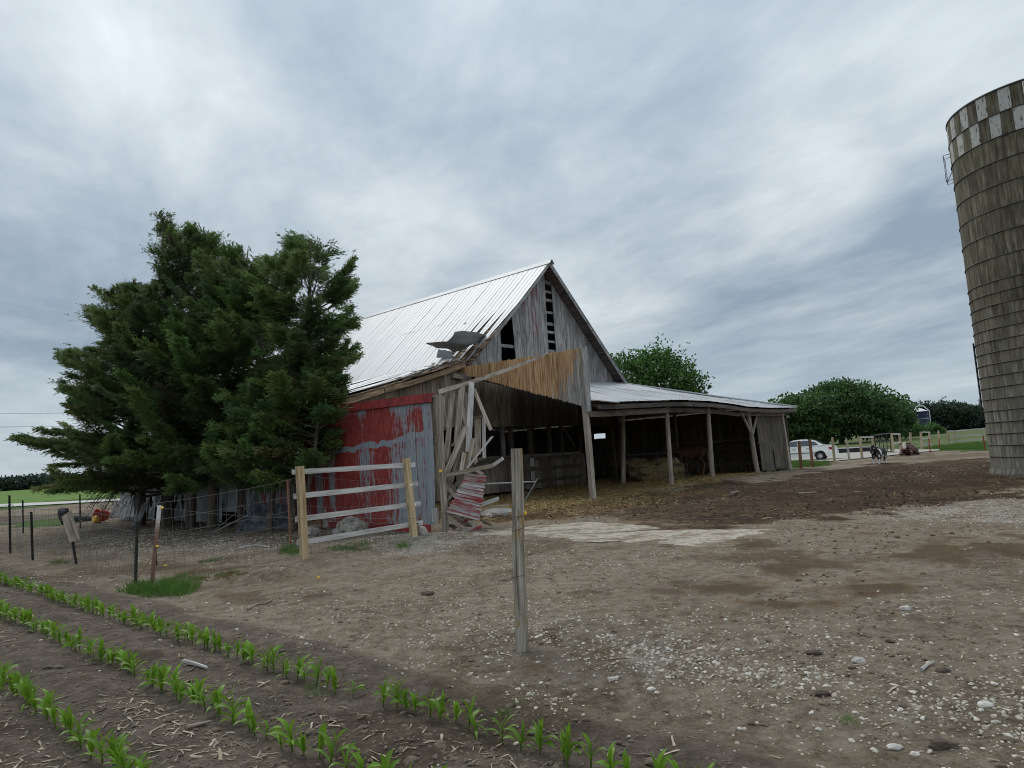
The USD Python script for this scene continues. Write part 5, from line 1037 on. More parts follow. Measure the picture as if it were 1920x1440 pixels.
for lb, a in (("dark upright board deep in the wreck behind the leaning uprights", (843, 745, 17.6, 840, 930, 17.3, 9, "brown_boards")), ("grey upright board deep in the wreck beside the tallest one", (872, 735, 17.6, 871, 935, 17.3, 10, "dark_boards")), ("board leaning right behind the tallest upright", (860, 740, 17.3, 893, 870, 17.0, 8, "splintered_boards")), ("weathered board slanting low behind the pale split board", (846, 905, 16.5, 872, 800, 16.9, 8, "brown_boards")), ("board lying on edge behind the siding panel", (842, 950, 16.6, 905, 905, 16.7, 8, "dark_boards")), ("splintered board fallen between siding panel and red wall's post", (841, 915, 16.2, 868, 950, 16.0, 7, "splintered_boards")), ("dark lower girt crossing behind the siding panel", (836, 872, 17.2, 910, 858, 17.3, 6, "brown_boards"))):
    loose(lb, *a)
# fallen piece of red lap siding
sp = thing("siding_panel", "fallen panel of weathered red lap siding leaning in the wreck", "siding")
TL, TR, BRc, BL = depth(874, 889, 16.1), depth(911, 893, 16.2), depth(899, 977, 15.5), depth(838, 960, 15.35)
for i in range(14):
    k0, k1 = i / 14, (i + 1) / 14; a0, a1 = TL + (BL - TL) * k0, TL + (BL - TL) * k1; b0, b1 = TR + (BRc - TR) * k0, TR + (BRc - TR) * k1
    nr = unit(np.cross(TR - TL, BL - TL)); nr = nr if nr[1] < 0 else -nr
    mb = MB(); c0 = (a0 + a1) / 2 - unit(TR - TL) * rng.uniform(-.01, .02); c1 = (b0 + b1) / 2 + unit(TR - TL) * rng.uniform(-.02, .03)
    plank(mb, c0 + nr * .012, c1 + nr * .012, max(np.linalg.norm(a1 - a0), np.linalg.norm(b1 - b0)) * 1.3, .012, unit(a1 - a0 + b1 - b0) + nr * .13, ends=.02); mb.put("slat", LOOK["splintered_red_boards"], sp)
mb = MB()
for f in (.25, .75): plank(mb, TL + (TR - TL) * f - nr * .04, BL + (BRc - BL) * f - nr * .04, .09, .04, TR - TL)
mb.put("batten", LOOK["brown_boards"], sp)
mb = MB(); tube(mb, [depth(911, 907.5, 17.2), depth(1004, 903, 19)], .022, 7); tag(mb.put("pipe", LOOK["galvanised_sheet"]), "thin grey pipe lying level behind the lone post", "pipe")
mb = MB(); p_ = on_ground(981, 944); tube(mb, [p_, depth(1008, 897, p_[1])], .022, 7); tag(mb.put("rod", LOOK["galvanised_sheet"]), "grey rod sticking up slanted from the dung right of the lone post", "rod")
for u, v, r_, lb in ((917, 971, .10, "white stone lying by the curved grey board"), (932, 969, .12, "grey stone in the middle of three beside the wreck"), (947, 969, .12, "tan stone rightmost of three beside the wreck")):
    p_ = on_ground(u, v); mb = MB(); lump(mb, p_ + [0, 0, r_ * .5], (r_, r_ * .8, r_ * .7), u, .2, 3); tag(mb.put("stone", LOOK["bone_stone" if u == 917 else "rubble"], smooth=True), lb, "stone")

# stump, broken lump and rubble along the red wall
p_ = on_ground(614, 990); st = thing("stump", "grey fence post stump with jagged top against the red wall", "stump", loc=p_)
mb = MB(); tube(mb, [(0, 0, -.1), (0, 0, .12), (0.0, 0, .46)], [.16, .125, .105], 12, True); mb.put("stump_body", LOOK["pale_bark"], st)
for q in range(7): mb = MB(); a = q * .9; plank(mb, (.07 * math.cos(a), .07 * math.sin(a), .44), (.085 * math.cos(a), .085 * math.sin(a), .5 + rng.uniform(0, .08)), .05, .03, (-math.sin(a), math.cos(a), 0), taper=.4); mb.put("splinter", LOOK["pale_bark"], st)
p_ = on_ground(661, 999); mb = MB(); lump(mb, p_ + [0, 0, .13], (.36, .26, .26), 3, .35, 4); tag(mb.put("rotten_log", LOOK["stump_wood"], smooth=False), "pale rotten log lump behind the lowest rail", "log")
for u, v, r_, lb in ((586, 1000, .16, "grey rubble lump left of the jagged stump"), (636, 1001, .14, "grey rubble lump between stump and rotten log"), (563 + 20, 1004, .10, "small rubble piece near the first square post"), (792, 1005, .10, "reddish upright stone beside the leaning square post")):
    p_ = on_ground(u, v); mb = MB(); lump(mb, p_ + [0, 0, r_ * .35], (r_ * 1.3, r_, r_ * (.7 if u < 700 else 1.5)), u, .3, 3); tag(mb.put("rubble", LOOK["rubble"], smooth=False), lb, "rubble")

# ------------------------------------------------------------------ left: tyres, tub, leaning sheets, tarp
def torus(mb, c, R, r, axis, n1=20, n2=8, squash=1.0):
    ax = unit(axis); e1 = unit(np.cross(ax, [0, 0, 1.0] if abs(ax[2]) < .9 else [1, 0, 0])); e2 = np.cross(ax, e1)
    P = np.array([[np.asarray(c) + (R + r * math.cos(b)) * (math.cos(a) * e1 + math.sin(a) * e2) + r * squash * math.sin(b) * ax for b in np.linspace(0, 2 * math.pi, n2 + 1)] for a in np.linspace(0, 2 * math.pi, n1 + 1)])
    return grid(mb, P, P[..., :2])
for u, v, ax, lb in ((120, 983, (.9, .3, .3), "black tyre lying tilted left of the orange tub"), (152, 978, (.1, .1, 1), "black tyre lying flat beside the tilted tyre")):
    p_ = on_ground(u, v); mb = MB(); torus(mb, p_ + [0, 0, .3 if ax[2] < .5 else .12], .28, .12, ax); tag(mb.put("tyre", LOOK["rubber"], smooth=True), lb, "tyre")
p_ = on_ground(192, 980); tub = thing("tub", "orange plastic tub lying on its side under the hanging dead branches", "tub", loc=p_, rz=-118)
prof = [(0.0, .17), (.02, .19), (.38, .27), (.40, .30), (.415, .27), (.40, .255), (.05, .18), (.04, 0.0)]
mb = MB(); a = np.linspace(0, 2 * math.pi, 25); Pq = np.array([[(x - .2, r_ * math.cos(t), .27 + r_ * math.sin(t)) for t in a] for x, r_ in prof]); grid(mb, Pq, Pq[..., :2]); mb.put("tub_body", LOOK["orange_plastic"], tub, smooth=True)
q = p_ + np.array([-.12, -.2, .15]); mb = MB(); lump(mb, q, (.15, .15, .15), 9, .03, 3); tag(mb.put("ball", LOOK["yellow_plastic"], smooth=True), "yellow ball in front of the orange tub", "ball")
def sheet_lean(name, label, quad, look, cat, crumple=.02):
    A, B, C_, D_ = [np.asarray(x, float) for x in quad]; P = np.array([[(A * (1 - j) + B * j) * (1 - i) + (D_ * (1 - j) + C_ * j) * i + rng.normal(0, crumple, 3) for j in np.linspace(0, 1, 9)] for i in np.linspace(0, 1, 9)])
    mb = MB(); uv = np.stack(np.meshgrid(np.linspace(0, 1.2, 9), np.linspace(0, 1.2, 9)), -1); grid(mb, P, uv); Q = P + [0, .006, .0]; grid(mb, Q[:, ::-1], uv); return tag(mb.put(name, LOOK[look], smooth=False), label, cat)
sheet_lean("metal_sheet", "pale blue grey metal sheet standing at the barn's far left corner", [depth(224, 973, 27.5), depth(252, 968, 27.5), depth(250, 916, 27.5), depth(226, 920, 27.5)], "roof_metal", "metal sheet", .012)
sheet_lean("metal_sheet", "grey metal sheet leaning on the leftmost cedar trunk", [depth(246, 988, 24.0), depth(262, 978, 24.0), depth(282, 938, 24.2), depth(268, 944, 24.2)], "galvanised_sheet", "metal sheet", .012)
sheet_lean("plywood_sheet", "tan plywood sheet leaning left of the pale metal sheet", [depth(206, 972, 27.8), depth(236, 972, 27.8), depth(230, 935, 27.9), depth(212, 944, 27.9)], "rail_boards", "plywood", .01)
plain("dark_tarp_plastic", (0.085, 0.095, 0.11), 0.55, noise=4, amount=.4)
sheet_lean("tarp", "dark grey tarp sagging against the wall behind the wire fence", [depth(442, 1000, 19.6), depth(545, 994, 19.0), depth(540, 948, 19.6), depth(470, 945, 20.6)], "dark_tarp_plastic", "tarp", .03)
mb = MB(); p_ = on_ground(392, 1004); tube(mb, [p_ + [0, 0, .03], p_ + np.array([1.0, .3, .5]), depth(452, 945, 20.4)], .015, 5); tag(mb.put("rod", LOOK["galvanised_sheet"]), "thin pale rod slanting up from the soil to the dark tarp", "rod")

# ------------------------------------------------------------------ paddock fence, drive and car on the right
pf = thing("paddock_fence", "paddock fence of rough tan and rust brown posts with a few rails along the drive", "fence")
def px_post(bu, bv, tu, tv, w, look, par=pf, cap=None):
    b = ground(bu, bv); t = depth(tu, tv, b[1]); mb = MB(); plank(mb, b - [0, 0, .2], t, w, w * .85, (.9, -.4, 0)); mb.put("post", LOOK[look], par); return b, t
rows = {}
for nm, bu, bv, tu, tv, w, lk in (("a", 1502, 878, 1498, 827, .16, "rust_posts"), ("b", 1524, 876, 1518, 824, .15, "rust_posts"), ("c", 1565, 869, 1560.5, 820, .14, "tan_posts"), ("d", 1592.5, 862, 1588, 828, .12, "pole_wood"), ("e", 1616.5, 860, 1612, 818, .15, "tan_posts"), ("f", 1638, 858, 1635.5, 817, .15, "tan_posts"), ("g", 1675, 850, 1671.5, 812, .15, "tan_posts"), ("h", 1689, 847, 1686, 812, .15, "tan_posts"),
                               ("i", 1708, 846, 1706.5, 811, .15, "tan_posts"), ("j", 1729, 844, 1726.5, 809.5, .15, "tan_posts"), ("k", 1745, 842, 1742, 809.5, .14, "tan_posts"), ("l", 1762, 839, 1759, 807.5, .14, "tan_posts"), ("m", 1780, 833, 1777, 807, .14, "tan_posts"), ("n", 1791, 832, 1789, 807, .14, "tan_posts"), ("o", 1849, 830, 1847.5, 802, .15, "tan_posts")):
    rows[nm] = px_post(bu, bv, tu, tv, w, lk)
def px_rail(a, b, fa, fb=None, w=.15, look="rail_boards", par=pf):
    w = .11; fb = fa if fb is None else fb; (a0, a1), (b0, b1) = rows[a], rows[b]; mb = MB(); plank(mb, a0 + (a1 - a0) * fa - [0, .1, 0], b0 + (b1 - b0) * fb - [0, .1, 0], w, .04, (0, 0, 1)); mb.put("rail", LOOK[look], par)
for a, b, fs in (("e", "f", (.95, .52)), ("g", "h", (.95, .5)), ("j", "k", (.97, .62, .30)), ("m", "n", (.96, .5, .12)), ("n", "o", (.96, .56, .22))):
    for f in fs: px_rail(a, b, f)
for lb, bu, bv, tu, tv in (("red steel post right of the lying cow", 1744.5, 848, 1741, 822), ("red steel post beside the silo", 1847.5, 844, 1843, 816.5), ("short red steel post between the two taller red posts", 1762.5, 843, 1760, 822)):
    b = ground(bu, bv); p = thing("steel_post", lb, "post"); mb = MB(); t = depth(tu, tv, b[1]); plank(mb, b - [0, 0, .1], t, .075, .02, (1, 0, 0)); plank(mb, b - [0, .03, .1], t - [0, .03, 0], .02, .06, (1, 0, 0)); mb.put("shaft", LOOK["red_steel"], p)
gt_ = thing("metal_gate", "dark tubular metal gate hanging open in the paddock fence", "gate")
g0, g1 = ground(1643, 849), ground(1671, 850); g0t, g1t = depth(1640, 816, g0[1]), depth(1669.5, 812.5, g1[1])
def gl(f, h): return (g0 + (g0t - g0) * h) * (1 - f) + (g1 + (g1t - g1) * h) * f
mb = MB(); tube(mb, [gl(0, .08), gl(0, 1), gl(1, 1), gl(1, .08), gl(0, .08)], .045, 6, False); mb.put("frame", LOOK["dark_steel"], gt_)
for f in (.28, .52, .76): mb = MB(); tube(mb, [gl(f, .1), gl(f, .98)], .032, 6); mb.put("bar", LOOK["dark_steel"], gt_)
for h in (.33, .6): mb = MB(); tube(mb, [gl(0, h), gl(1, h)], .02, 5); mb.put("rail", LOOK["dark_steel"], gt_)
# low flat platform along the far edge of the drive
q0, q1 = ground(1585, 852), ground(1695, 846); pl = thing("flat_trailer", "long low flat grey trailer bed with dark side beyond the drive", "trailer")
mb = MB(); q0 = q0 + [0, 4, .25]; q1 = q1 + [0, 4, .25]; plank(mb, q0, q1, .3, 1.6, (0, 0, 1)); mb.put("side", LOOK["rubber"], pl); mb = MB(); plank(mb, q0 + [0, 0, .18], q1 + [0, 0, .18], .06, 1.7, (0, 0, 1)); mb.put("bed", LOOK["chrome_grey"], pl)

def car(loc, rz):
    c = thing("parked_car", "white four door sedan parked on the gravel drive behind the barn's corner", "car", loc=loc, rz=rz)
    # x forward, y to its left, z up; side profile lofted over the width
    low = [(-2.28, .42), (-2.30, .62), (-2.22, .88), (-2.05, .97), (-1.62, 1.0), (-1.3, .985), (0.75, .93), (1.05, .91), (1.75, .83), (2.12, .74), (2.30, .58), (2.32, .40), (2.15, .26), (1.9, .22)]
    bot = [(-2.15, .27), (-1.9, .24)]
    def arch(cx): return [(cx + .36 * math.cos(a), .30 + .36 * math.sin(a)) for a in np.linspace(0, math.pi, 9)]
    outline = low + [(1.75, .22)] + arch(1.36) + [(0.9, .22), (-.9, .22)] + arch(-1.32) + [(-1.75, .24)] + bot
    from shapely.geometry import Polygon
    P = Polygon(outline).buffer(0); v, f = trimesh.creation.triangulate_polygon(P, engine="earcut"); 
    ring_ = np.array(P.exterior.coords)[:-1]
    def wy(x, z):  # half width, tumbling in towards the belt and the ends
        return .86 - .10 * sstep(.7, 1.02, z) - .07 * sstep(1.6, 2.32, abs(x)) - .05 * sstep(.45, .2, z)
    mb = MB(); n_ = len(ring_)
    R = np.array([[(x, w * wy(x, z), z) for x, z in np.vstack([ring_, ring_[:1]])] for w in (-1, -.93, .93, 1)])
    R[0, :, 2] = R[0, :, 2]; grid(mb, R, R[..., :2])
    for sgn in (-1, 1): mb.add([(x, sgn * wy(x, z), z) for x, z in v], f, v)
    mb.put("body", LOOK["car_paint"], c, smooth=False)
    roof = [(-1.62, .99), (-1.15, 1.27), (-.75, 1.385), (-.2, 1.42), (.25, 1.40), (.62, 1.26), (1.08, .92)]
    mb = MB(); ys = (-1, -.8, 0, .8, 1)
    def hw(z): return .74 - .19 * sstep(.9, 1.42, z)
    G_ = np.array([[(x, w * hw(z), z - (.02 * (abs(w) ** 3))) for w in ys] for x, z in roof]); grid(mb, G_, G_[..., :2])
    for sgn in (-1, 1):
        Q = np.array([[(x, sgn * hw(z), z - .02), (x, sgn * .745, .93)] for x, z in roof]); grid(mb, Q, Q[..., :2])
    mb.put("roof", LOOK["car_paint"], c, smooth=False)
    def pane(name, pts):
        mb = MB(); mb.add(pts, [list(range(4))] if len(pts) == 4 else [[0, k, k + 1] for k in range(1, len(pts) - 1)]); mb.put(name, LOOK["car_glass"], c)
    for sgn in (-1, 1):
        e = lambda x, z: (x, sgn * (hw(z) + .012), z)
        pane("side_window", [e(.95, .965), e(.50, 1.28), e(.02, 1.335), e(.02, .965)]); pane("side_window", [e(-.06, .965), e(-.06, 1.335), e(-.72, 1.315), e(-.80, .975)]); pane("side_window", [e(-.86, .98), e(-.80, 1.30), e(-1.10, 1.20), e(-1.28, 1.03)])
        mb = MB(); box(mb, (0, sgn * .862, .52), (2.0, .02, .07)); mb.put("side_moulding", LOOK["car_trim"], c)
        for hx in (-.62, .22): mb = MB(); box(mb, (hx, sgn * .83, .80), (.2, .02, .03)); mb.put("door_handle", LOOK["car_trim"], c)
        mb = MB(); box(mb, (.78, sgn * .86, .98), (.14, .2, .12)); mb.put("mirror", LOOK["car_paint"], c)
        for wx in (-1.32, 1.36):
            mb = MB(); torus(mb, (wx, sgn * .74, .30), .225, .085, (0, 1, 0), 24, 8, 1.15); w_ = mb.put("wheel", LOOK["rubber"], c, smooth=True)
            mb = MB(); th = np.linspace(0, 2 * math.pi, 21); mb.add([(wx, sgn * .815, .30)] + [(wx + .19 * math.cos(t), sgn * .80, .30 + .19 * math.sin(t)) for t in th], [[0, k, k + 1] for k in range(1, 21)]); mb.put("rim", LOOK["chrome_grey"], w_)
            for k in range(10): mb = MB(); a = k * math.pi / 5; box(mb, (wx + .135 * math.cos(a), sgn * .818, .30 + .135 * math.sin(a)), (.05, .008, .03), 0); mb.put("slot", LOOK["rubber"], w_)
        mb = MB(); mb.add([(-2.255, sgn * .45, .68), (-2.255, sgn * .45, .84), (-2.21, sgn * .795, .84), (-2.21, sgn * .80, .68), (-1.86, sgn * .838, .83), (-1.92, sgn * .845, .69)], [[0, 1, 2, 3], [3, 2, 4, 5]]); mb.put("tail_light", LOOK["tail_light"], c)
    pane("rear_window", [(-1.56, -.6, 1.045), (-1.56, .6, 1.045), (-1.16, .52, 1.285), (-1.16, -.52, 1.285)]); pane("windscreen", [(1.03, -.66, .975), (1.03, .66, .975), (.60, .52, 1.285), (.60, -.52, 1.285)])
    mb = MB(); plank(mb, (-2.26, -.84, .46), (-2.26, .84, .46), .28, .16, (0, 0, 1)); mb.put("bumper", LOOK["car_paint"], c)
    mb = MB(); box(mb, (-2.27, 0, .74), (.01, .32, .13)); mb.put("number_plate", LOOK["white_plastic"], c)
cb = ground(1541, 862.5); hd = math.radians(90 + 61)
car(cb + np.array([math.cos(hd), math.sin(hd), 0]) * 1.32 - np.array([-math.sin(hd), math.cos(hd), 0]) * -.0, math.degrees(hd))

# grain bin, utility pole, power lines
b = ground(1725, 812); bd = 190.0; d_ = unit(ray(1726, 805) * [1, 1, 0]); b = d_ * bd * 1.0; gzb = float(zt(b[0:1], b[1:2], False)[0]); b = np.array([b[0], b[1], gzb])
sc = bd / F_PX * .92
bin_ = thing("grain_bin", "navy blue grain bin with white conical roof beyond the field", "grain bin", loc=b)
r_ = 11.5 * bd * 1.02 / F_PX * 1.12; H_ = 5.4
mb = MB(); th = np.linspace(0, 2 * math.pi, 41); P = np.array([[((r_ + .03 * (k % 2)) * math.cos(a), (r_ + .03 * (k % 2)) * math.sin(a), H_ * k / 16) for a in th] for k in range(17)]); grid(mb, P, P[..., :2]); mb.put("shell", LOOK["navy_steel"], bin_, smooth=False)
mb = MB(); P = np.array([[(q * math.cos(a), q * math.sin(a), z) for a in th] for q, z in ((r_ * 1.06, H_ - .05), (r_ * .55, H_ + .45), (.3, H_ + .85), (.01, H_ + .9))]); grid(mb, P, P[..., :2]); mb.put("roof", LOOK["white_steel"], bin_)
for z in (H_ * .35, H_ * .66): mb = MB(); ring(mb, z, r_ + .05, .05, 4, 40); mb.put("band", LOOK["chrome_grey"], bin_)
mb = MB(); sd_ = np.array([d_[1], -d_[0], 0]); tube(mb, [sd_ * (r_ + .25), sd_ * (r_ + .25) + [0, 0, H_], sd_ * r_ * .6 + [0, 0, H_ + 1.2], [0, 0, H_ + 1.3], -sd_ * r_ * .3 + [0, 0, H_ + .9]], .12, 6); mb.put("ladder_cage", LOOK["chrome_grey"], bin_)
d_ = unit(ray(1841, 790) * [1, 1, 0]); b = d_ * 260; b[2] = float(zt(b[0:1], b[1:2], False)[0]); p = thing("utility_pole", "far wooden utility pole standing left of the silo", "utility pole", loc=b)
mb = MB(); tube(mb, [(0, 0, -1), (0, 0, 9.2)], [.18, .13], 8); mb.put("shaft", LOOK["bark"], p); mb = MB(); box(mb, (0, 0, 8.6), (2.2, .12, .14), .6); mb.put("crossarm", LOOK["bark"], p)
la, lb_ = unit(ray(0, 772) * [1, 1, 0]), unit(ray(330, 768) * [1, 1, 0]); A = depth(-40, 772.5, 120); Bq = depth(330, 769, 150); A2 = depth(-40, 797.5, 120); B2 = depth(330, 794, 150)
pl_ = thing("power_line", "two thin power line wires crossing the sky left of the cedars", "power line")
for a, b in ((A, Bq), (A2, B2)):
    mb = MB(); e = b - a; tube(mb, strand(a - e * .6, b, .35), .03, 4, False); mb.put("wire", LOOK["dark_steel"], pl_)

# ------------------------------------------------------------------ animals
def put_body(tm, name, look, par, smooth=True):
    mb = MB(); mb.add(np.array(tm.vertices), np.array(tm.faces), np.array(tm.vertices)[:, :2]); return mb.put(name, LOOK[look], par, smooth=smooth)
def patch_mat(name, base, spots, edge=.03, noise=14, amount=.3):
    """Coat with patches: spots are (centre, radii, colour) in the animal's own frame."""
    n = {"tc": ("texture_coordinate", {}), "nz": ("noise_texture", {"scale": noise, "detail": 4}), "nd": ("noise_texture", {"scale": 9, "detail": 3}), "rp": ("rgb_ramp", {"ramp": squeeze([(.25, tuple(c * (1 - amount) for c in base)), (.75, tuple(c * (1 + amount) for c in base))])}), "bs": ("principled_bsdf", {"roughness": .7, "specular_ior_level": .25})}
    l = [("tc.object", "nz.vector"), ("tc.object", "nd.vector"), ("nz.fac", "rp.fac")]; prev = "rp.color"
    for i, (c, r, col) in enumerate(spots):
        n[f"m{i}"] = ("mapping", {"mapping_type": "texture", "location": c, "scale": r}); n[f"g{i}"] = ("gradient_texture", {"gradient_type": "spherical"}); n[f"a{i}"] = ("math", {"math_type": "multiply_add", "value2": .5}); n[f"k{i}"] = ("map_range", {"from_min": .30, "from_max": .36, "to_min": 0, "to_max": 1, "clamp": True}); n[f"x{i}"] = ("mix", {"color2": col})
        l += [("tc.object", f"m{i}.vector"), (f"m{i}.vector", f"g{i}.vector"), ("nd.fac", f"a{i}.value1"), (f"g{i}.fac", f"a{i}.value3"), (f"a{i}.value", f"k{i}.value"), (f"k{i}.result", f"x{i}.fac"), (prev, f"x{i}.color1")]; prev = f"x{i}.color"
    l.append((prev, "bs.base_color")); LOOK[name] = usdkit.material(stage, f"/World/Looks/{name}", n, l, surface="bs.BSDF")
def ellips(par, name, look, c, r, sub=2): mb = MB(); m = trimesh.creation.icosphere(sub); mb.add(np.array(m.vertices) * r + c, np.array(m.faces)); mb.put(name, LOOK[look], par, smooth=True)
# black and white pony, half turned to the camera, x forward
WHT = (.62, .60, .56)
patch_mat("pony_coat", (.011, .010, .010), [((.24, .0, .66), (.09, .6, .22), WHT), ((.06, .0, .40), (.13, .5, .10), WHT), ((.34, .13, .05), (.12, .12, .26), WHT), ((.36, -.13, .05), (.12, .12, .26), WHT), ((-.36, .14, .05), (.12, .12, .22), WHT), ((-.36, -.14, .05), (.12, .12, .22), WHT)])
pp = ground(1650, 869.5); pony = thing("pony", "small black and white pony with long tail standing in the yard", "pony", loc=pp, rz=-(90 + 52))
B = [((.32, 0, .57), .225, (-.05, 0, .53), .26), ((-.05, 0, .53), .26, (-.36, 0, .59), .23), ((.36, 0, .62), .20, (.52, 0, .80), .15), ((.52, 0, .80), .115, (.60, 0, .88), .095), ((.60, 0, .88), .095, (.80, 0, .68), .055), ((.80, 0, .68), .056, (.84, 0, .63), .048)]
for sy in (-1, 1):
    B += [((.34, .12 * sy, .55), .105, (.36, .13 * sy, .30), .065), ((.36, .13 * sy, .30), .060, (.35, .13 * sy, .10), .048), ((.35, .13 * sy, .10), .05, (.37, .13 * sy, .035), .046), ((-.36, .12 * sy, .58), .14, (-.30, .13 * sy, .40), .085), ((-.30, .13 * sy, .40), .075, (-.42, .14 * sy, .27), .046), ((-.42, .14 * sy, .27), .042, (-.37, .14 * sy, .09), .034), ((-.37, .14 * sy, .09), .036, (-.35, .14 * sy, .035), .045), ((.585, .05 * sy, .95), .028, (.59, .065 * sy, 1.03), .010)]
put_body(organism(B, cell=.03), "pony_body", "pony_coat", pony)
mb = MB()
for k in range(70):
    f = rng.random(); a = np.array([.64, 0, .95]) * (1 - f) + np.array([.34, 0, .80]) * f; sd2 = rng.choice([-1, 1]); L = rng.uniform(.16, .28); tube(mb, [a, a + [rng.normal(0, .02), sd2 * .10, -.02], a + [rng.normal(0, .03), sd2 * rng.uniform(.10, .15), -L]], [.014, .012, .003], 4, False)
for k in range(14): a = np.array([.62, rng.normal(0, .02), .965]); tube(mb, [a, a + [.08, rng.normal(0, .02), -.02], a + [.15, rng.normal(0, .03), -.15]], [.012, .01, .002], 4, False)
mb.put("mane", LOOK["fur_black"], pony)
mb = MB()
for k in range(60):
    a = np.array([-.53, rng.normal(0, .02), .68]); e = a + [-.10 + rng.normal(0, .05), rng.normal(0, .06), -rng.uniform(.40, .60)]; tube(mb, [a, a + [-.09, rng.normal(0, .02), -.05], (a + e) / 2 + [-.07, 0, 0], e], [.018, .017, .014, .003], 4, False)
for k in range(8): a = np.array([-.53, 0, .66]); tube(mb, [a, a + [-.15, -.02, -.1], a + [-.32, -.05 + rng.normal(0, .03), -.30]], [.012, .01, .002], 4, False)
mb.put("tail", LOOK["fur_black"], pony)
for sy in (-1, 1): ellips(pony, "eye", "eye_dark", (.665, .068 * sy, .85), (.014, .010, .014))
# brown cow with a white face, lying
patch_mat("cow_coat", (.050, .015, .009), [((1.02, 0, .66), (.36, .13, .34), (.52, .45, .40))], noise=8)
cp = ground(1704, 853.5); cow = thing("cow", "brown cow with white face lying on the ground near the silo", "cow", loc=cp, rz=-(90 + 40))
B = [((.40, 0, .34), .32, (-.35, 0, .36), .36), ((-.35, 0, .36), .36, (-.80, .05, .34), .28), ((.45, 0, .42), .25, (.78, 0, .62), .16), ((.78, 0, .64), .155, (.90, 0, .72), .135), ((.90, 0, .72), .135, (1.06, 0, .52), .085), ((1.06, 0, .52), .088, (1.10, 0, .46), .078)]
for sy in (-1, 1): B += [((.48, .22 * sy, .20), .13, (.72, .30 * sy, .09), .075), ((.72, .30 * sy, .09), .07, (.50, .36 * sy, .06), .05), ((-.45, .30 * sy, .26), .22, (-.10, .46 * sy, .12), .10), ((-.10, .46 * sy, .12), .08, (-.42, .52 * sy, .06), .05), ((.86, .12 * sy, .78), .035, (.84, .27 * sy, .76), .028)]
put_body(organism(B, cell=.04), "cow_body", "cow_coat", cow)
ellips(cow, "nose", "muzzle_pink", (1.135, 0, .455), (.05, .065, .045))
for sy in (-1, 1): ellips(cow, "eye", "eye_dark", (.985, .098 * sy, .655), (.018, .014, .018)); ellips(cow, "ear", "fur_brown", (.84, .27 * sy, .75), (.03, .085, .045))
# animals in the shade of the barn
bp_ = barn_w(9.7, 1.9, 0); hz0 = float(zt(bp_[0:1], bp_[1:2], False)[0])
patch_mat("horse_coat", (.045, .020, .009), [((-.62, 0, .25), (.4, .5, .4), (.10, .055, .024))], noise=6)
hb = ground(1299, 893); horse = thing("horse", "brown horse standing with its rump to the right inside the dark barn", "horse", loc=hb + [0, .3, 0], rz=172)
B = [((.45, 0, 1.12), .29, (0, 0, 1.08), .31), ((0, 0, 1.08), .31, (-.50, 0, 1.16), .29), ((.50, 0, 1.20), .22, (.88, 0, 1.45), .15), ((.88, 0, 1.45), .145, (1.02, 0, 1.52), .12), ((1.02, 0, 1.52), .12, (1.36, 0, 1.22), .07), ((1.36, 0, 1.22), .07, (1.42, 0, 1.16), .06)]
for sy in (-1, 1): B += [((.46, .16 * sy, 1.0), .14, (.48, .16 * sy, .58), .072), ((.48, .16 * sy, .58), .062, (.46, .16 * sy, .20), .045), ((.46, .16 * sy, .20), .048, (.50, .16 * sy, .05), .06), ((-.54, .16 * sy, 1.12), .20, (-.42, .17 * sy, .80), .12), ((-.42, .17 * sy, .80), .105, (-.64, .18 * sy, .56), .062), ((-.64, .18 * sy, .56), .055, (-.56, .18 * sy, .20), .045), ((-.56, .18 * sy, .20), .047, (-.52, .18 * sy, .05), .06), ((1.0, .06 * sy, 1.6), .035, (1.0, .075 * sy, 1.72), .012)]
put_body(organism(B, cell=.045), "horse_body", "horse_coat", horse)
mb = MB()
for k in range(40): a = np.array([-.78, rng.normal(0, .02), 1.25]); tube(mb, [a, a + [-.08, 0, -.12], a + [-.10 + rng.normal(0, .04), rng.normal(0, .05), -rng.uniform(.6, .95)]], [.02, .018, .004], 4, False)
mb.put("tail", LOOK["fur_tan"], horse)
for sy in (-1, 1): ellips(horse, "eye", "eye_dark", (1.13, .09 * sy, 1.45), (.018, .012, .018))
wl = barn_w(7.5, 2.9, 0); wl = depth(1240, 880, 32.5); wl[2] = float(zt(wl[0:1], wl[1:2], False)[0])
calf = thing("calf", "pale grey calf lying behind the hay in the barn", "calf", loc=wl, rz=10)
B = [((.40, 0, .52), .26, (-.40, 0, .52), .28), ((.42, 0, .60), .2, (.70, 0, .80), .13), ((.70, 0, .80), .13, (.90, 0, .62), .075), ((.4, .2, .3), .15, (.6, .25, .08), .08), ((.4, -.2, .3), .15, (.6, -.25, .08), .08), ((-.4, .2, .35), .2, (-.1, .3, .1), .09), ((-.4, -.2, .35), .2, (-.1, -.3, .1), .09), ((.66, .12, .86), .03, (.64, .22, .84), .02), ((.66, -.12, .86), .03, (.64, -.22, .84), .02)]
put_body(organism(B, cell=.05), "calf_body", "fur_grey", calf)
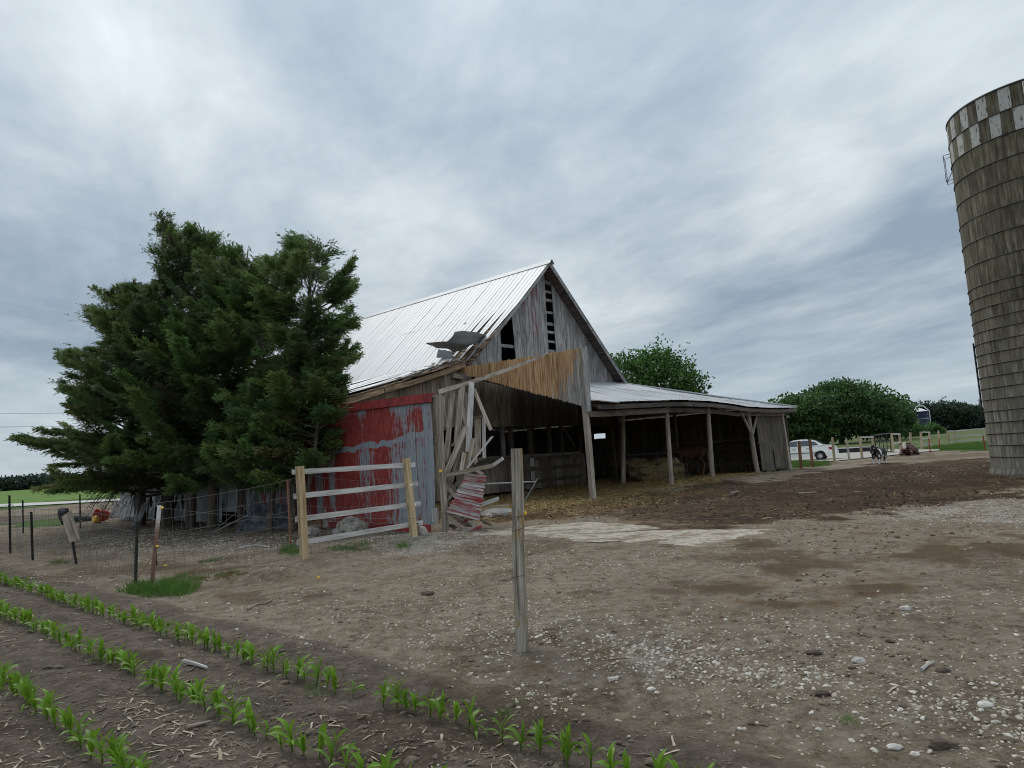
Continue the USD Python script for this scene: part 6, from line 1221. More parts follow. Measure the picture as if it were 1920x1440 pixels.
# hay and feeder
hc = depth(1205, 906, 30.5); hc[2] = float(zt(hc[0:1], hc[1:2], False)[0])
hf = thing("hay_feeder", "rusty pipe hay feeder standing under the lean-to", "hay feeder")
f0, f1 = depth(1182, 905, 30.2), depth(1290, 893, 31.6)
for p in (f0, f1): p[2] = float(zt(p[0:1], p[1:2], False)[0])
up = np.array([0, 0, 1.0]); dp = np.array([-.3, 1.3, 0])
for h in (.28, .62, 1.18): 
    for o in (0, 1): mb = MB(); tube(mb, [f0 + up * h + dp * o, f1 + up * h + dp * o], .022, 6); mb.put("rail", LOOK["dark_steel"], hf)
for f in (0, .48, 1):
    for o in (0, 1): mb = MB(); q = f0 + (f1 - f0) * f + dp * o; tube(mb, [q, q + up * 1.18], .022, 6); mb.put("upright", LOOK["dark_steel"], hf)
hb_ = thing("hay_bale", "torn hay bale spilling out of the feeder under the lean-to", "hay")
c = (f0 + f1) / 2 + dp * .5; e = unit((f1 - f0) * [1, 1, 0]); nn_ = np.array([-e[1], e[0], 0]); L2 = np.linalg.norm(f1 - f0) / 2
m = trimesh.creation.icosphere(4); v = np.array(m.vertices); v = np.sign(v) * np.abs(v) ** .6; v *= (1 + .5 * (meshkit.fbm(v * 2.2 + 5) - FBM0))[:, None]; v = v * [L2 * .98, .7, .55]; v[:, 2] += .32 + .18 * (v[:, 0] < -L2 * .3) + .1 * np.sin(v[:, 0] * 3)
mb = MB(); mb.add(c + v[:, :1] * e + v[:, 1:2] * nn_ + v[:, 2:] * up, np.array(m.faces)); mb.put("bale", LOOK["straw_bale"], hb_, smooth=True)
mb = MB()
for k in range(900):
    i = rng.integers(len(v)); q = c + v[i, 0] * e + v[i, 1] * nn_ + v[i, 2] * up
    if v[i, 2] < 0: continue
    d = unit(rng.normal(0, 1, 3)); plank(mb, q, q + d * rng.uniform(.08, .22), .008, .004, (1, .3, .2))
tag(mb.put("loose_hay", LOOK["straw_bale"], hb_), kind="stuff")

# ------------------------------------------------------------------ trees
def leaf_quads(mb, P, D, L, W, col, r=None):
    """Many narrow leaves: base P, direction D, length L, width W."""
    r = r or rng; n = len(P)
    D = D / np.linalg.norm(D, axis=1, keepdims=True)
    s = np.cross(D, r.normal(0, 1, (n, 3))); s /= np.linalg.norm(s, axis=1, keepdims=True) + 1e-9
    w = s * (W / 2)[:, None]; m = P + D * (L * .55)[:, None]; e = P + D * L[:, None]
    V = np.stack([P, m + w, e, m - w], 1).reshape(-1, 3)
    F = np.arange(4 * n).reshape(n, 4)
    mb.add(V, F, np.tile([[0, 0], [1, .5], [0, 1], [0, .5]], (n, 1)), np.repeat(col, 4, 0)); return mb
def rotmix(a, b, k): return a * (1 - k)[:, None] + b * k[:, None]
OUT = np.array([(18, 822), (70, 806), (105, 804), (68, 800), (98, 790), (115, 787), (118, 765), (105, 745), (112, 728), (108, 712), (122, 700), (106, 668), (110, 655), (150, 652), (195, 640), (205, 632), (180, 612), (156, 592), (155, 576), (185, 577), (215, 590), (224, 580), (192, 555), (160, 527), (168, 518), (205, 533), (240, 528), (285, 533), (300, 520), (288, 480), (283, 470), (303, 466), (293, 445), (300, 408), (315, 412), (330, 435), (345, 450), (346, 412), (364, 425), (374, 438), (392, 438), (422, 445), (405, 460), (440, 470), (462, 462), (465, 468), (450, 482), (478, 500), (492, 498), (485, 484), (510, 486), (528, 484), (532, 452), (550, 446), (580, 447), (600, 460), (625, 468), (630, 458), (658, 463), (664, 500), (667, 530), (674, 570), (677, 600), (666, 640), (690, 660), (672, 682), (650, 690), (652, 715), (650, 740), (640, 780), (648, 800), (640, 832), (622, 852), (602, 870), (575, 882), (560, 908), (540, 918), (480, 916), (440, 905), (400, 915), (340, 928), (290, 922), (250, 930), (225, 922), (180, 932), (130, 930), (72, 926), (58, 912), (88, 905), (98, 890), (68, 870), (74, 858), (54, 846), (38, 832)], float)
def clip_outline(P, slack, r):
    u, v = project(P); return inside_dist(OUT, u, v) > -r.exponential(slack, len(P)) + 1.5
def cedar(name, label, base_px, top_px, yv, low, reach, nb, tints, seed, trunk=.17, open_=0.0, lean_left=0.0, els=(0.15, 0.9), dens=34):
    r = np.random.default_rng(seed); base = ground(*base_px); 
    if yv: d = ray(*base_px); base = CAM + d * yv / d[1]; base[2] = gz_(base[0], base[1])
    top = depth(*top_px, base[1] + .1); H = top[2] - base[2]
    t = thing(name, label, "tree", "cedars along the red barn wall")
    kk = np.linspace(0, 1, 14)[:, None]; axis = base + (top - base) * (kk ** np.array([1.25, 1, 1])) ; axis[:, :2] += .06 * np.stack([np.sin(kk[:, 0] * 7 + seed), np.cos(kk[:, 0] * 6 + seed)], 1)
    mb = MB(); a2 = axis.copy(); a2[0, 2] -= .2; tube(mb, a2, trunk * (1 - kk[:, 0]) ** .8 + .015, 9); mb.put("trunk", LOOK["bark"], t, smooth=True)
    P, D, L, W, C = [], [], [], [], []; limbs = MB(); tints = np.array(tints)
    nb = int(nb * .88)
    for b in range(nb):
        f = low + (1 - low) * ((b + r.random()) / nb) ** .88; f = min(f, .985); az = r.uniform(0, 2 * math.pi)
        R = float(np.interp(f, reach[0], reach[1])) * r.uniform(.62, 1.12); el = els[0] + (els[1] - els[0]) * f ** 2 + r.normal(0, .12)
        if lean_left: R *= 1 + lean_left * max(0, -math.cos(az)) 
        o = np.array([np.interp(f, kk[:, 0], axis[:, c]) for c in range(3)]); dr = np.array([math.cos(az) * math.cos(el), math.sin(az) * math.cos(el), math.sin(el)])
        q = np.linspace(0, 1, 8)[:, None]; sag = r.uniform(.05, .20) * R * (1 - f); pts = o + dr * R * q - np.array([0, 0, 1]) * sag * (q ** 1.2) * (1.25 - q * .55) + np.array([0, 0, .10 * R]) * q ** 4
        pts += np.cumsum(r.normal(0, .02 * R, (8, 3)), 0) * np.array([1, 1, .6])
        uu, vv = project(pts); inn = np.nonzero(inside_dist(OUT, uu, vv) > 4)[0]
        if len(inn) == 0: continue
        if f > .8: inn = np.arange(8)
        pts = o + (pts[max(2, inn.max())] - o) * np.linspace(0, 1, 8)[:, None] if inn.max() < 6 else pts; R = np.linalg.norm(pts[-1] - pts[0])
        if R > .8 and f < .78: tube(limbs, pts[:7], np.linspace(.010 + .012 * R, .006, 7), 4, False)
        col = tints[r.integers(len(tints))] * r.uniform(.75, 1.25)
        # twigs along the branch, alternating, fanning out in a drooping plume
        nt = int(max(6, R * dens * 1.55)); k = r.uniform(.16, 1, nt) ** .75; bp = np.stack([np.interp(k * 7, range(8), pts[:, c]) for c in range(3)], 1)
        ax_ = np.gradient(pts, axis=0); ax_ /= np.linalg.norm(ax_, axis=1, keepdims=True) + 1e-9; ta = np.stack([np.interp(k * 7, range(8), ax_[:, c]) for c in range(3)], 1)
        side = np.cross(ta, [0, 0, 1.0]); side /= np.linalg.norm(side, axis=1, keepdims=True) + 1e-6; sgn = r.choice([-1, 1], nt)
        td = ta * r.uniform(.5, 1.1, (nt, 1)) + side * (sgn * r.uniform(.25, 1.0, nt))[:, None] + np.stack([0 * k, 0 * k, r.normal(.0, .17, nt)], 1); td /= np.linalg.norm(td, axis=1, keepdims=True)
        tl = (.20 + .36 * (1 - k) * min(R, 2.2)) * r.uniform(.6, 1.3, nt)
        ok = clip_outline(bp + td * tl[:, None], 5.0 if f < .8 else 7.0, r) & clip_outline(bp, 3.0 if f < .8 else 6.0, r)
        if open_: ok &= (meshkit.fbm(bp * 1.1 + seed) - FBM0) > (open_ - .5) * .25
        bp, td, tl, kq = bp[ok], td[ok], tl[ok], k[ok]
        if not len(bp): continue
        m = 13
        for j in range(m):
            g = (j + .5) / m; n_ = len(bp)
            dd = td + r.normal(0, .26, (n_, 3)) - np.array([0, 0, .22 * g]); pp_ = bp + td * (tl * g)[:, None] + r.normal(0, .022, (n_, 3)); pp_[:, 2] -= .10 * tl * g * g
            P.append(pp_); D.append(dd); L.append(r.uniform(.08, .17, n_) * (1.1 - .3 * g)); W.append(r.uniform(.018, .034, n_))
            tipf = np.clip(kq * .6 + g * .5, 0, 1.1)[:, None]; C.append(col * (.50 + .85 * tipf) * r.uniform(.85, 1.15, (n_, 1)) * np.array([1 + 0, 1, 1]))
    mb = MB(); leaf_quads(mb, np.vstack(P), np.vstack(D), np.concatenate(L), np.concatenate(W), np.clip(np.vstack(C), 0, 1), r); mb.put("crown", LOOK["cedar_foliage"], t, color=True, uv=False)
    limbs.put("limbs", LOOK["bark"], t); return t, base, top
GREEN_ = [(.090, .132, .044), (.102, .144, .048), (.076, .120, .048), (.086, .136, .038), (.098, .146, .042)]; OLIVE = [(.108, .136, .042), (.118, .134, .042), (.098, .138, .044)]; BRIGHT = [(.078, .145, .040), (.098, .158, .042), (.064, .124, .042)]
rc = ((0, .12, .25, .5, .75, .92, 1), (3.0, 4.2, 4.0, 3.0, 1.7, .7, .15))
c1 = cedar("cedar_tree", "tall dark cedar with the highest pointed top, middle of the clump", (317, 988), (309, 411), 23.6, .10, ((0, .15, .3, .5, .75, .88, .95, 1), (3.6, 4.8, 4.2, 3.2, 1.9, 1.1, .75, .4)), 190, GREEN_, 11, .20, lean_left=.12)
cedar("cedar_tree", "leftmost cedar with branches spread low over the field", (266, 986), (222, 560), 24.5, .12, ((0, .2, .4, .6, .8, 1), (4.0, 5.2, 4.6, 3.6, 2.4, .6)), 120, GREEN_ + OLIVE, 12, .14, lean_left=.35, els=(.05, .6))
cedar("cedar_tree", "cedar with thin brownish wispy top right of the highest one", (354, 989), (378, 424), 22.6, .12, ((0, .2, .4, .6, .8, .92, 1), (3.2, 3.8, 3.2, 2.5, 1.4, .8, .3)), 140, GREEN_ + [(.085, .085, .04)], 13, .15, open_=.15)
cedar("cedar_tree", "broad cedar in the middle of the clump with twin low trunk", (394, 990), (462, 466), 22.0, .14, ((0, .2, .4, .6, .8, 1), (3.2, 3.8, 3.4, 2.8, 1.7, .3)), 130, GREEN_ + BRIGHT, 14, .17)
cedar("cedar_tree", "slim cedar half hidden between the twin trunk and the right end", (452, 986), (505, 488), 20.8, .16, ((0, .2, .4, .6, .8, 1), (2.6, 3.2, 3.0, 2.4, 1.5, .4)), 105, GREEN_ + BRIGHT, 15, .12)
c6 = cedar("cedar_tree", "sparse topped cedar nearest the roof with its trunk showing", (555, 990), (588, 450), 18.9, .20, ((0, .2, .4, .6, .8, 1), (2.0, 2.4, 2.1, 1.9, 1.75, 1.25)), 130, BRIGHT + GREEN_, 16, .12, open_=.12, els=(.2, .7), dens=40)
cedar("cedar_tree", "short olive brown cedar pressed against the red wall", (568, 990), (612, 690), 18.0, .10, ((0, .3, .6, 1), (1.6, 1.8, 1.3, .4)), 110, OLIVE + BRIGHT + [(.085, .082, .028)], 17, .07, els=(.05, .9))
cedar("cedar_tree", "low bushy bright green cedar between the clump and the square fence post", (505, 992), (520, 720), 19.0, .28, ((0, .3, .6, 1), (2.0, 2.1, 1.6, .5)), 95, BRIGHT + GREEN_, 18, .08, els=(.0, .8))
# dead branches hanging from the leftmost cedar to the ground
t_ = thing("dead_branches", "bare dead cedar branches bending down to the ground over the orange tub", "branches"); r2 = np.random.default_rng(5)
for i in range(15):
    a = depth(252 + r2.uniform(-12, 12), 880 + r2.uniform(-5, 12), 23.6); e = depth(r2.uniform(135, 245), r2.uniform(945, 990), r2.uniform(22.5, 24.5)); m_ = (a + e) / 2 + [r2.uniform(-.3, .3), 0, r2.uniform(-.1, .5)]
    kq = np.linspace(0, 1, 9)[:, None]; pts = a * (1 - kq) ** 2 + 2 * m_ * kq * (1 - kq) + e * kq ** 2 + r2.normal(0, .03, (9, 3)); mb = MB(); tube(mb, pts, np.linspace(.035 if i < 3 else .016, .005, 9), 5, False)
    for j in range(5): q = pts[r2.integers(3, 9)]; tube(mb, [q, q + r2.normal(0, .18, 3) - [0, 0, .1], q + r2.normal(0, .3, 3) - [0, 0, .25]], [.007, .005, .002], 3, False)
    mb.put("branch", LOOK["bark"], t_)
def bare(label, pts, look="pale_bark"):
    mb = MB(); tube(mb, pts, np.linspace(.02, .006, len(pts)), 5, False); return tag(mb.put("dead_twig", LOOK[look]), label, "branch", None)
for lb, pxs, y in (("pale curved dead twig in the lowest left cedar foliage", [(205, 890), (210, 880), (222, 875), (236, 868)], 21.6), ("pale S-shaped dead twig right of the curved one", [(232, 872), (238, 886), (248, 891), (262, 890)], 21.6), ("pale dead twig in the middle of the cedar clump", [(390, 830), (395, 815), (404, 803), (412, 800)], 20.6)):
    bare(lb, [depth(u, v, y) for u, v in pxs])
def broadleaf(name, label, base, H, lobes, n, leaf, tints, seed, trunk=.25, group=None, kind=None, gaps=.2):
    """lobes: (dx, dy, z, rx, ry, rz) in metres relative to the base."""
    r = np.random.default_rng(seed); t = thing(name, label, "tree", group, kind=kind) if not kind else None
    base = np.asarray(base, float); tints = np.array(tints); vol = np.array([l[3] * l[4] * l[5] for l in lobes]) ** .67; vol /= vol.sum()
    li = r.choice(len(lobes), n, p=vol); Lb = np.array(lobes)[li]; d = r.normal(0, 1, (n, 3)); d /= np.linalg.norm(d, axis=1, keepdims=True); rad = r.uniform(.45, 1, n) ** .5
    bump_ = 1 + 1.9 * (meshkit.fbm(d * 2.6 + Lb[:, :3] + seed) - FBM0); P = base + Lb[:, :3] + d * Lb[:, 3:] * (rad * bump_)[:, None]
    keep = (meshkit.fbm((P - base) * (1.6 / max(1, H * .12)) + seed * 3) - FBM0) > -.115 + gaps * .12 * 0; P, d, Lb, rad = P[keep], d[keep], Lb[keep], rad[keep]; n = len(P)
    clump = (meshkit.fbm((P - base) * (2.2 / max(1, H * .14)) + 40) - FBM0); col = tints[r.integers(len(tints), size=n)] * (.95 + 2.0 * clump + .12 * d[:, 2])[:, None] * r.uniform(.8, 1.2, (n, 1))
    D = d + r.normal(0, .7, (n, 3)); mb = MB(); leaf_quads(mb, P, D, r.uniform(.7, 1.3, n) * leaf, r.uniform(.5, .9, n) * leaf, np.clip(col, .005, .3), r)
    if kind: return mb
    mb.put("crown", LOOK["broad_leaves"], t, color=True, uv=False)
    mb = MB(); tube(mb, [base - [0, 0, .3], base + [0, 0, H * .25], base + [H * .02, 0, H * .6]], [trunk, trunk * .8, trunk * .3], 8)
    for k in range(7):
        l = lobes[k % len(lobes)]; s0_ = base + [0, 0, H * r.uniform(.12, .35)]; tube(mb, [s0_, (s0_ + base + l[:3]) / 2 + r.normal(0, .2, 3), base + l[:3] + r.normal(0, .5, 3)], [trunk * .45, trunk * .3, trunk * .1], 5, False)
    mb.put("trunk", LOOK["bark"], t, smooth=True); return t
def at_dist(u, d): 
    k = unit(ray(u, 820) * [1, 1, 0]) * d; k[2] = float(zt(k[0:1], k[1:2], False)[0]); return k
LEAF = [(.058, .128, .026), (.070, .14, .030), (.046, .102, .026)]; DK = [(.058, .112, .032), (.066, .122, .036), (.046, .096, .030)]
broadleaf("leafy_tree", "round bright green leafy tree rising behind the barn's low roof", at_dist(1228, 62), 10, [(0, 0, 7.0, 3.9, 3.9, 3.3), (-2.0, 0, 7.6, 2.3, 2.4, 2.3), (2.1, 0, 6.6, 2.4, 2.6, 2.6), (.3, 0, 8.7, 2.0, 2.0, 1.5), (-1.2, 0, 5.0, 3.0, 3.0, 2.2), (2.6, .5, 5.0, 2.0, 2.0, 2.2)], 26000, .26, LEAF, 31, .3)
broadleaf("leafy_tree", "broad dark spreading tree behind the white car", at_dist(1577, 112), 9.5, [(0, 0, 5.0, 7.0, 6, 3.6), (-4.0, 0, 4.4, 4.6, 4, 3.2), (3.8, 0, 4.2, 4.6, 4, 2.9), (0, 0, 7.2, 4.2, 4, 1.9), (-1, -2, 2.6, 7.0, 3, 1.5), (5.5, 0, 2.5, 3.4, 3, 1.9)], 34000, .42, DK, 32, .45)
broadleaf("leafy_tree", "paler green tree right of the broad dark one", at_dist(1662, 125), 7.5, [(0, 0, 4.2, 4.2, 4, 3.0), (-2.6, 0, 4.6, 3.0, 3, 2.7), (2.0, 0, 2.4, 2.0, 3, 2.0)], 13000, .42, LEAF + DK, 33, .3)
broadleaf("leafy_tree", "dark green tree half hidden by the end of the barn roof", at_dist(1500, 105), 7.5, [(0, 0, 4.0, 3.6, 4, 3.3), (-2.4, 0, 3.6, 3.0, 3, 3.0), (2.4, 0, 4.2, 3.0, 3, 2.6), (.5, 0, 1.5, 4.5, 3, 1.6)], 18000, .40, DK + LEAF[:1], 34, .3)
FARLB = ["far dark tree just left of the grain bin", "far tree directly behind the grain bin", "far tree close right of the grain bin", "far pale tree second right of the grain bin", "far tree third right of the grain bin", "far tree with bumpy top in the middle of the far row", "far tree just past the middle of the far row", "far low tree left of the utility pole", "far tree under the utility pole", "far tree right of the utility pole at the silo edge", "far low tree hidden behind the silo edge"]
for i, u in enumerate((1700, 1718, 1742, 1758, 1776, 1793, 1808, 1824, 1838, 1852, 1868)):
    h = float(np.interp(u, [1690, 1720, 1760, 1800, 1830, 1850, 1870], [9.5, 9.2, 9.0, 8.8, 7.4, 6.6, 6.0])) * rng.uniform(.93, 1.06); w = rng.uniform(2.6, 3.6)
    broadleaf("far_tree", FARLB[i], at_dist(u, 262 + rng.uniform(-8, 8)), h, [(0, 0, h * .55, w, w, h * .45), (-w * .5, 0, h * .4, w * .8, w * .8, h * .38), (w * .5, 0, h * .45, w * .8, w * .8, h * .4), (0, 0, h * .2, w * 1.1, w, h * .22)], 5200, .75, [(.030, .052, .030), (.036, .058, .036), (.045, .062, .045)] if i % 3 else [(.028, .055, .024)], 50 + i, .3, "far row of trees beyond the olive field")
wood_ = MB()
for i in range(46):
    a = -60 + i * 7.5 + rng.uniform(-3, 3); u = a; d = 430 + rng.uniform(-15, 15); b = at_dist(u, d); h = rng.uniform(5.0, 6.8); w = rng.uniform(3.5, 6)
    m_ = broadleaf("", "", b, h, [(0, 0, h * .55, w, w, h * .45), (w * .6, 0, h * .35, w, w, h * .35)], 900, 1.3, [(.030, .050, .034), (.036, .056, .042), (.027, .046, .030)], 200 + i, kind="stuff"); v, u_, c_ = m_.arrays(); wood_.add(v, np.arange(len(v)).reshape(-1, 4), u_, c_)
tag(wood_.put("far_wood", LOOK["broad_leaves"], color=True, uv=False), "far dark wood along the left horizon", "wood", None, "stuff")
# bushes round the grain bin's foot
for lb, u, d, s_, sd3 in (("low green bush left of the grain bin's foot", 1706, 150, 1.9, 3), ("small pale bush right of the grain bin's foot", 1744, 170, 1.5, 4)):
    broadleaf("bush", lb, at_dist(u, d), s_ * 1.5, [(0, 0, s_ * .6, s_ * 1.4, s_, s_ * .8), (s_, 0, s_ * .4, s_, s_, s_ * .5)], 2500, .4, LEAF, sd3, .08)

# ------------------------------------------------------------------ young corn
def corn_mesh(root, seed):
    r = np.random.default_rng(seed); h = r.uniform(.10, .15); mb = MB(); tube(mb, [(0, 0, -.02), (.004, 0, h * .5), (.006, .003, h)], [.0085, .0075, .004], 6, True, (.10, .16, .035)); mb.put("stem", LOOK["corn_leaves"], root, color=True)
    nl = r.integers(5, 8); a0 = r.uniform(0, math.pi)
    for k in range(nl):
        f = k / (nl - 1); z = h * (.25 + .72 * f); az = a0 + (k % 2) * math.pi + r.normal(0, .35); L = (.11 + .12 * math.sin(math.pi * (.25 + .6 * f))) * r.uniform(.8, 1.2); up = .80 + .75 * f + r.normal(0, .12); drop = (1.35 - .85 * f) * r.uniform(.7, 1.2)
        n_ = 8; q = np.linspace(0, 1, n_); el = up - drop * q ** 1.3 * 1.5; dx = np.concatenate([[0], np.cumsum(np.cos(el[:-1]))]) * L / (n_ - 1); dz = np.concatenate([[0], np.cumsum(np.sin(el[:-1]))]) * L / (n_ - 1)
        w = (.011 + .015 * np.sin(math.pi * np.clip(q * .85 + .12, 0, 1)) ** .8) * (1 - q ** 5) * r.uniform(.8, 1.15) * (.75 + .35 * math.sin(math.pi * f)) + .0006
        dirx = np.array([math.cos(az), math.sin(az), 0]); sd_ = np.array([-math.sin(az), math.cos(az), 0]); tw = r.normal(0, .5)
        c = np.array([.005, 0, z]) + dirx * dx[:, None] + np.array([0, 0, 1.0]) * dz[:, None]
        ang = tw * q; nn_ = sd_ * np.cos(ang)[:, None] + np.array([0, 0, 1.0]) * np.sin(ang)[:, None]; keel = np.array([0, 0, 1.0]) * (w * .45)[:, None]
        Pq = np.stack([c - nn_ * w[:, None] + keel, c, c + nn_ * w[:, None] + keel], 1); g = r.uniform(.85, 1.2); col = np.array([.118, .215, .018]) * g * r.uniform(.85, 1.1); cc = np.broadcast_to(col, Pq.shape) * (1 + .25 * (1 - q))[:, None, None]; cc = cc.copy(); cc[:, 1] *= 1.2
        mb = MB(); grid(mb, Pq, Pq[..., :2], cc); mb.put("leaf", LOOK["corn_leaves"], root, color=True, smooth=True)
models = []
for k in range(7):
    c = stage.CreateClassPrim(f"/World/corn_model_{k:03d}" if k else "/World/corn_model"); c.SetTypeName("Xform"); corn_mesh(c, 300 + k); models.append(c)
ROWLB = {0: ("young corn plant in the outermost row next to the yard", "corn plants of the outermost row"), 1: ("young corn plant in the middle of the three rows", "corn plants of the middle row"), 2: ("young corn plant in the row nearest the bottom left corner", "corn plants of the nearest row")}
r4 = np.random.default_rng(77); cnt = 0
for ri_, p in enumerate(ROW_P[:3]):
    s0_, s1_ = (-17.5, 1.6) if ri_ == 0 else (-13.2, 1.2) if ri_ == 1 else (-8.5, .6); q = s0_
    while q < s1_:
        q += r4.normal(.112, .035); pos = ROW_N * (p + r4.normal(0, .018)) + ROW_D * q
        if pos[1] < .8: continue
        w3 = np.array([pos[0], pos[1], 0.1]); u, v = project(w3)
        if u < -60 or v > 1640: continue
        if ri_ == 0 and 668 < u < 716: continue
        if r4.random() < .06: continue
        if cnt >= 300: break
        x = UsdGeom.Xform.Define(stage, fresh("/World", "corn_plant")); x.GetPrim().GetReferences().AddInternalReference(models[r4.integers(7)].GetPath()); x.GetPrim().SetInstanceable(True)
        sc_ = r4.uniform(.44, .78) * (1.0 if ri_ else .98); x.AddTranslateOp().Set(Gf.Vec3d(float(pos[0]), float(pos[1]), gz_(pos[0], pos[1]))); x.AddRotateXYZOp().Set(Gf.Vec3f(float(r4.normal(0, 6)), float(r4.normal(0, 6)), float(r4.uniform(0, 360)))); x.AddScaleOp().Set(Gf.Vec3f(sc_, sc_, sc_ * float(r4.uniform(.9, 1.15))))
        tag(x, ROWLB[ri_][0], "corn plant", ROWLB[ri_][1]); cnt += 1

# ------------------------------------------------------------------ small things on the ground
def scatter_xy(n, r, umin=-80, umax=2000, dmin=2.2, dmax=40, power=1.0):
    """Points over the ground in view, evenly dense by area out to dmax."""
    az = r.uniform(-.80, .80, n); d = np.sqrt(r.uniform(dmin ** 2, dmax ** 2, n)) if power == 1.0 else dmin * (dmax / dmin) ** r.random(n)
    return d * np.sin(az), d * np.cos(az)
def zval(polys, x, y, soft=.5):
    o = np.zeros(x.shape)
    for p in polys: o = np.maximum(o, sstep(-soft, soft, inside_dist(p, x, y)))
    return o
def pebble(seed, col, flat=.55):
    m = trimesh.creation.icosphere(1); v = np.array(m.vertices); r = np.random.default_rng(seed); v *= 1 + .25 * r.normal(0, 1, (len(v), 1)) * .5; v *= [1, r.uniform(.6, .95), r.uniform(flat * .7, flat * 1.2)]; mb = MB(); return mb.add(v, np.array(m.faces), None, col)
r5 = np.random.default_rng(91); X, Y = [], []; S = []
# evenly over the yard, and thick where the photograph shows it
x, y = scatter_xy(150000, r5, dmax=34, power=2); perp_ = x * ROW_N[0] + y * ROW_N[1]; nz_ = meshkit.fbm(np.stack([x * .5, y * .5, 0 * x], 1)) - FBM0; nz2 = meshkit.fbm(np.stack([x * 2.2, y * 2.2, 0 * x + 4], 1)) - FBM0
g = zval(GRAVEL, x, y, .8); mnr = zval(MANURE, x, y, .8); st_ = zval(STRAW + BROWNSTRAW, x, y, .6); sl = zval([slab1, slab2], x, y, .1); fld = 1 - sstep(3.1, 3.6, perp_); dd_ = np.hypot(x, y)
prob = np.clip((.10 + .75 * g + 1.1 * np.clip(nz_ + .7 * nz2, -.05, .35)) * (1 - .75 * mnr) * (1 - .9 * st_) * (1 - .92 * fld) * (1 - .97 * sl), 0, 1)
k = r5.random(len(x)) < prob; x, y, dd_, g = x[k], y[k], dd_[k], g[k]
s_ = np.exp(r5.normal(math.log(.0050), .6, len(x))) * (1 + .25 * g) + .00035 * dd_; s_ = np.minimum(s_, .021)
WH = [(.50, .46, .39), (.42, .385, .325), (.35, .31, .25), (.55, .52, .46), (.26, .22, .17), (.40, .34, .25)]
protos = [(f"stone", pebble(i, c), LOOK["stones"]) for i, c in enumerate(WH)]
instances("gravel", protos, np.stack([x, y, zt(x, y) + s_ * .15], 1), yaw_quats(len(x), .3, r5), s_, r5.choice(6, len(x), p=[.26, .22, .2, .12, .12, .08]), "loose pale limestone gravel scattered over the yard", "gravel")
print("gravel", len(x))
# clods of soil and dung
x, y = scatter_xy(42000, r5, dmax=36, power=2); perp_ = x * ROW_N[0] + y * ROW_N[1]; mnr = zval(MANURE, x, y, .8); rd = zval(RED_DUNG, x, y, .4); st_ = zval(STRAW + BROWNSTRAW, x, y, .6); sl = zval([slab1, slab2], x, y, .1); fld = 1 - sstep(3.1, 3.6, perp_); dd_ = np.hypot(x, y); nz_ = meshkit.fbm(np.stack([x * .8, y * .8, 0 * x + 9], 1)) - FBM0
k = r5.random(len(x)) < np.clip((.14 + .45 * mnr + .4 * rd + .35 * fld + .8 * nz_) * (1 - .8 * st_) * (1 - .9 * sl), 0, 1); x, y, dd_, mnr, fld, rd = (a[k] for a in (x, y, dd_, mnr, fld, rd))
s_ = np.minimum(np.exp(r5.normal(math.log(.010), .55, len(x))) + .0005 * dd_ * (.3 + .7 * mnr), .042)
cl = np.where(r5.random(len(x)) < mnr * .8, 1, np.where(r5.random(len(x)) < rd * .8, 2, 0))
CC = [(.135, .108, .078), (.042, .028, .017), (.12, .075, .042)]
instances("clods", [("clod", pebble(20 + i, c, .6), LOOK["stones"]) for i, c in enumerate(CC)], np.stack([x, y, zt(x, y) + s_ * .1], 1), yaw_quats(len(x), .3, r5), s_, cl, "crumbly clods of soil and dung", "clods")
# corn stalk residue in the field, splinters in the yard
def strip(seed, L, w, col):
    r = np.random.default_rng(seed); q = np.linspace(-.5, .5, 5); b = r.normal(0, .12); P = np.array([[(t * L, b * L * (t * t) * 4 * .3 - ww + r.normal(0, .002), .004 + .03 * L * (1 - 4 * t * t) * r.uniform(.2, 1.0) + abs(ww) * .3) for ww in (-w / 2, w / 2)] for t in q]); mb = MB(); return grid(mb, P, P[..., :2], np.broadcast_to(np.array(col), P.shape))
x, y = scatter_xy(60000, r5, dmin=2.6, dmax=17, power=2); perp_ = x * ROW_N[0] + y * ROW_N[1]; fld = 1 - sstep(2.9, 3.5, perp_); nz_ = meshkit.fbm(np.stack([x * .9, y * .9, 0 * x + 19], 1)) - FBM0; rowd = np.abs(((perp_ - 2.97 + .38) % .76) - .38)
k = r5.random(len(x)) < np.clip(fld * (.34 + 2.2 * nz_) * sstep(.08, .25, rowd) * (.3 + .7 * (perp_ < 2.4)) + .008, 0, 1); x, y = x[k], y[k]
SC = [(.31, .25, .175), (.23, .18, .125), (.38, .325, .245), (.15, .115, .08), (.27, .225, .165)]
protos = [("stalk", strip(40 + i, L, w, SC[i % 5]), LOOK["litter"]) for i, (L, w) in enumerate(((.065, .009), (.04, .006), (.10, .012), (.035, .011), (.08, .005), (.15, .016)))]
instances("stalk_litter", protos, np.stack([x, y, zt(x, y)], 1), yaw_quats(len(x), .22, r5), r5.uniform(.5, 1.25, len(x)), r5.choice(6, len(x), p=[.26, .28, .12, .2, .11, .03]), "dry corn stalk litter between the corn rows", "litter")
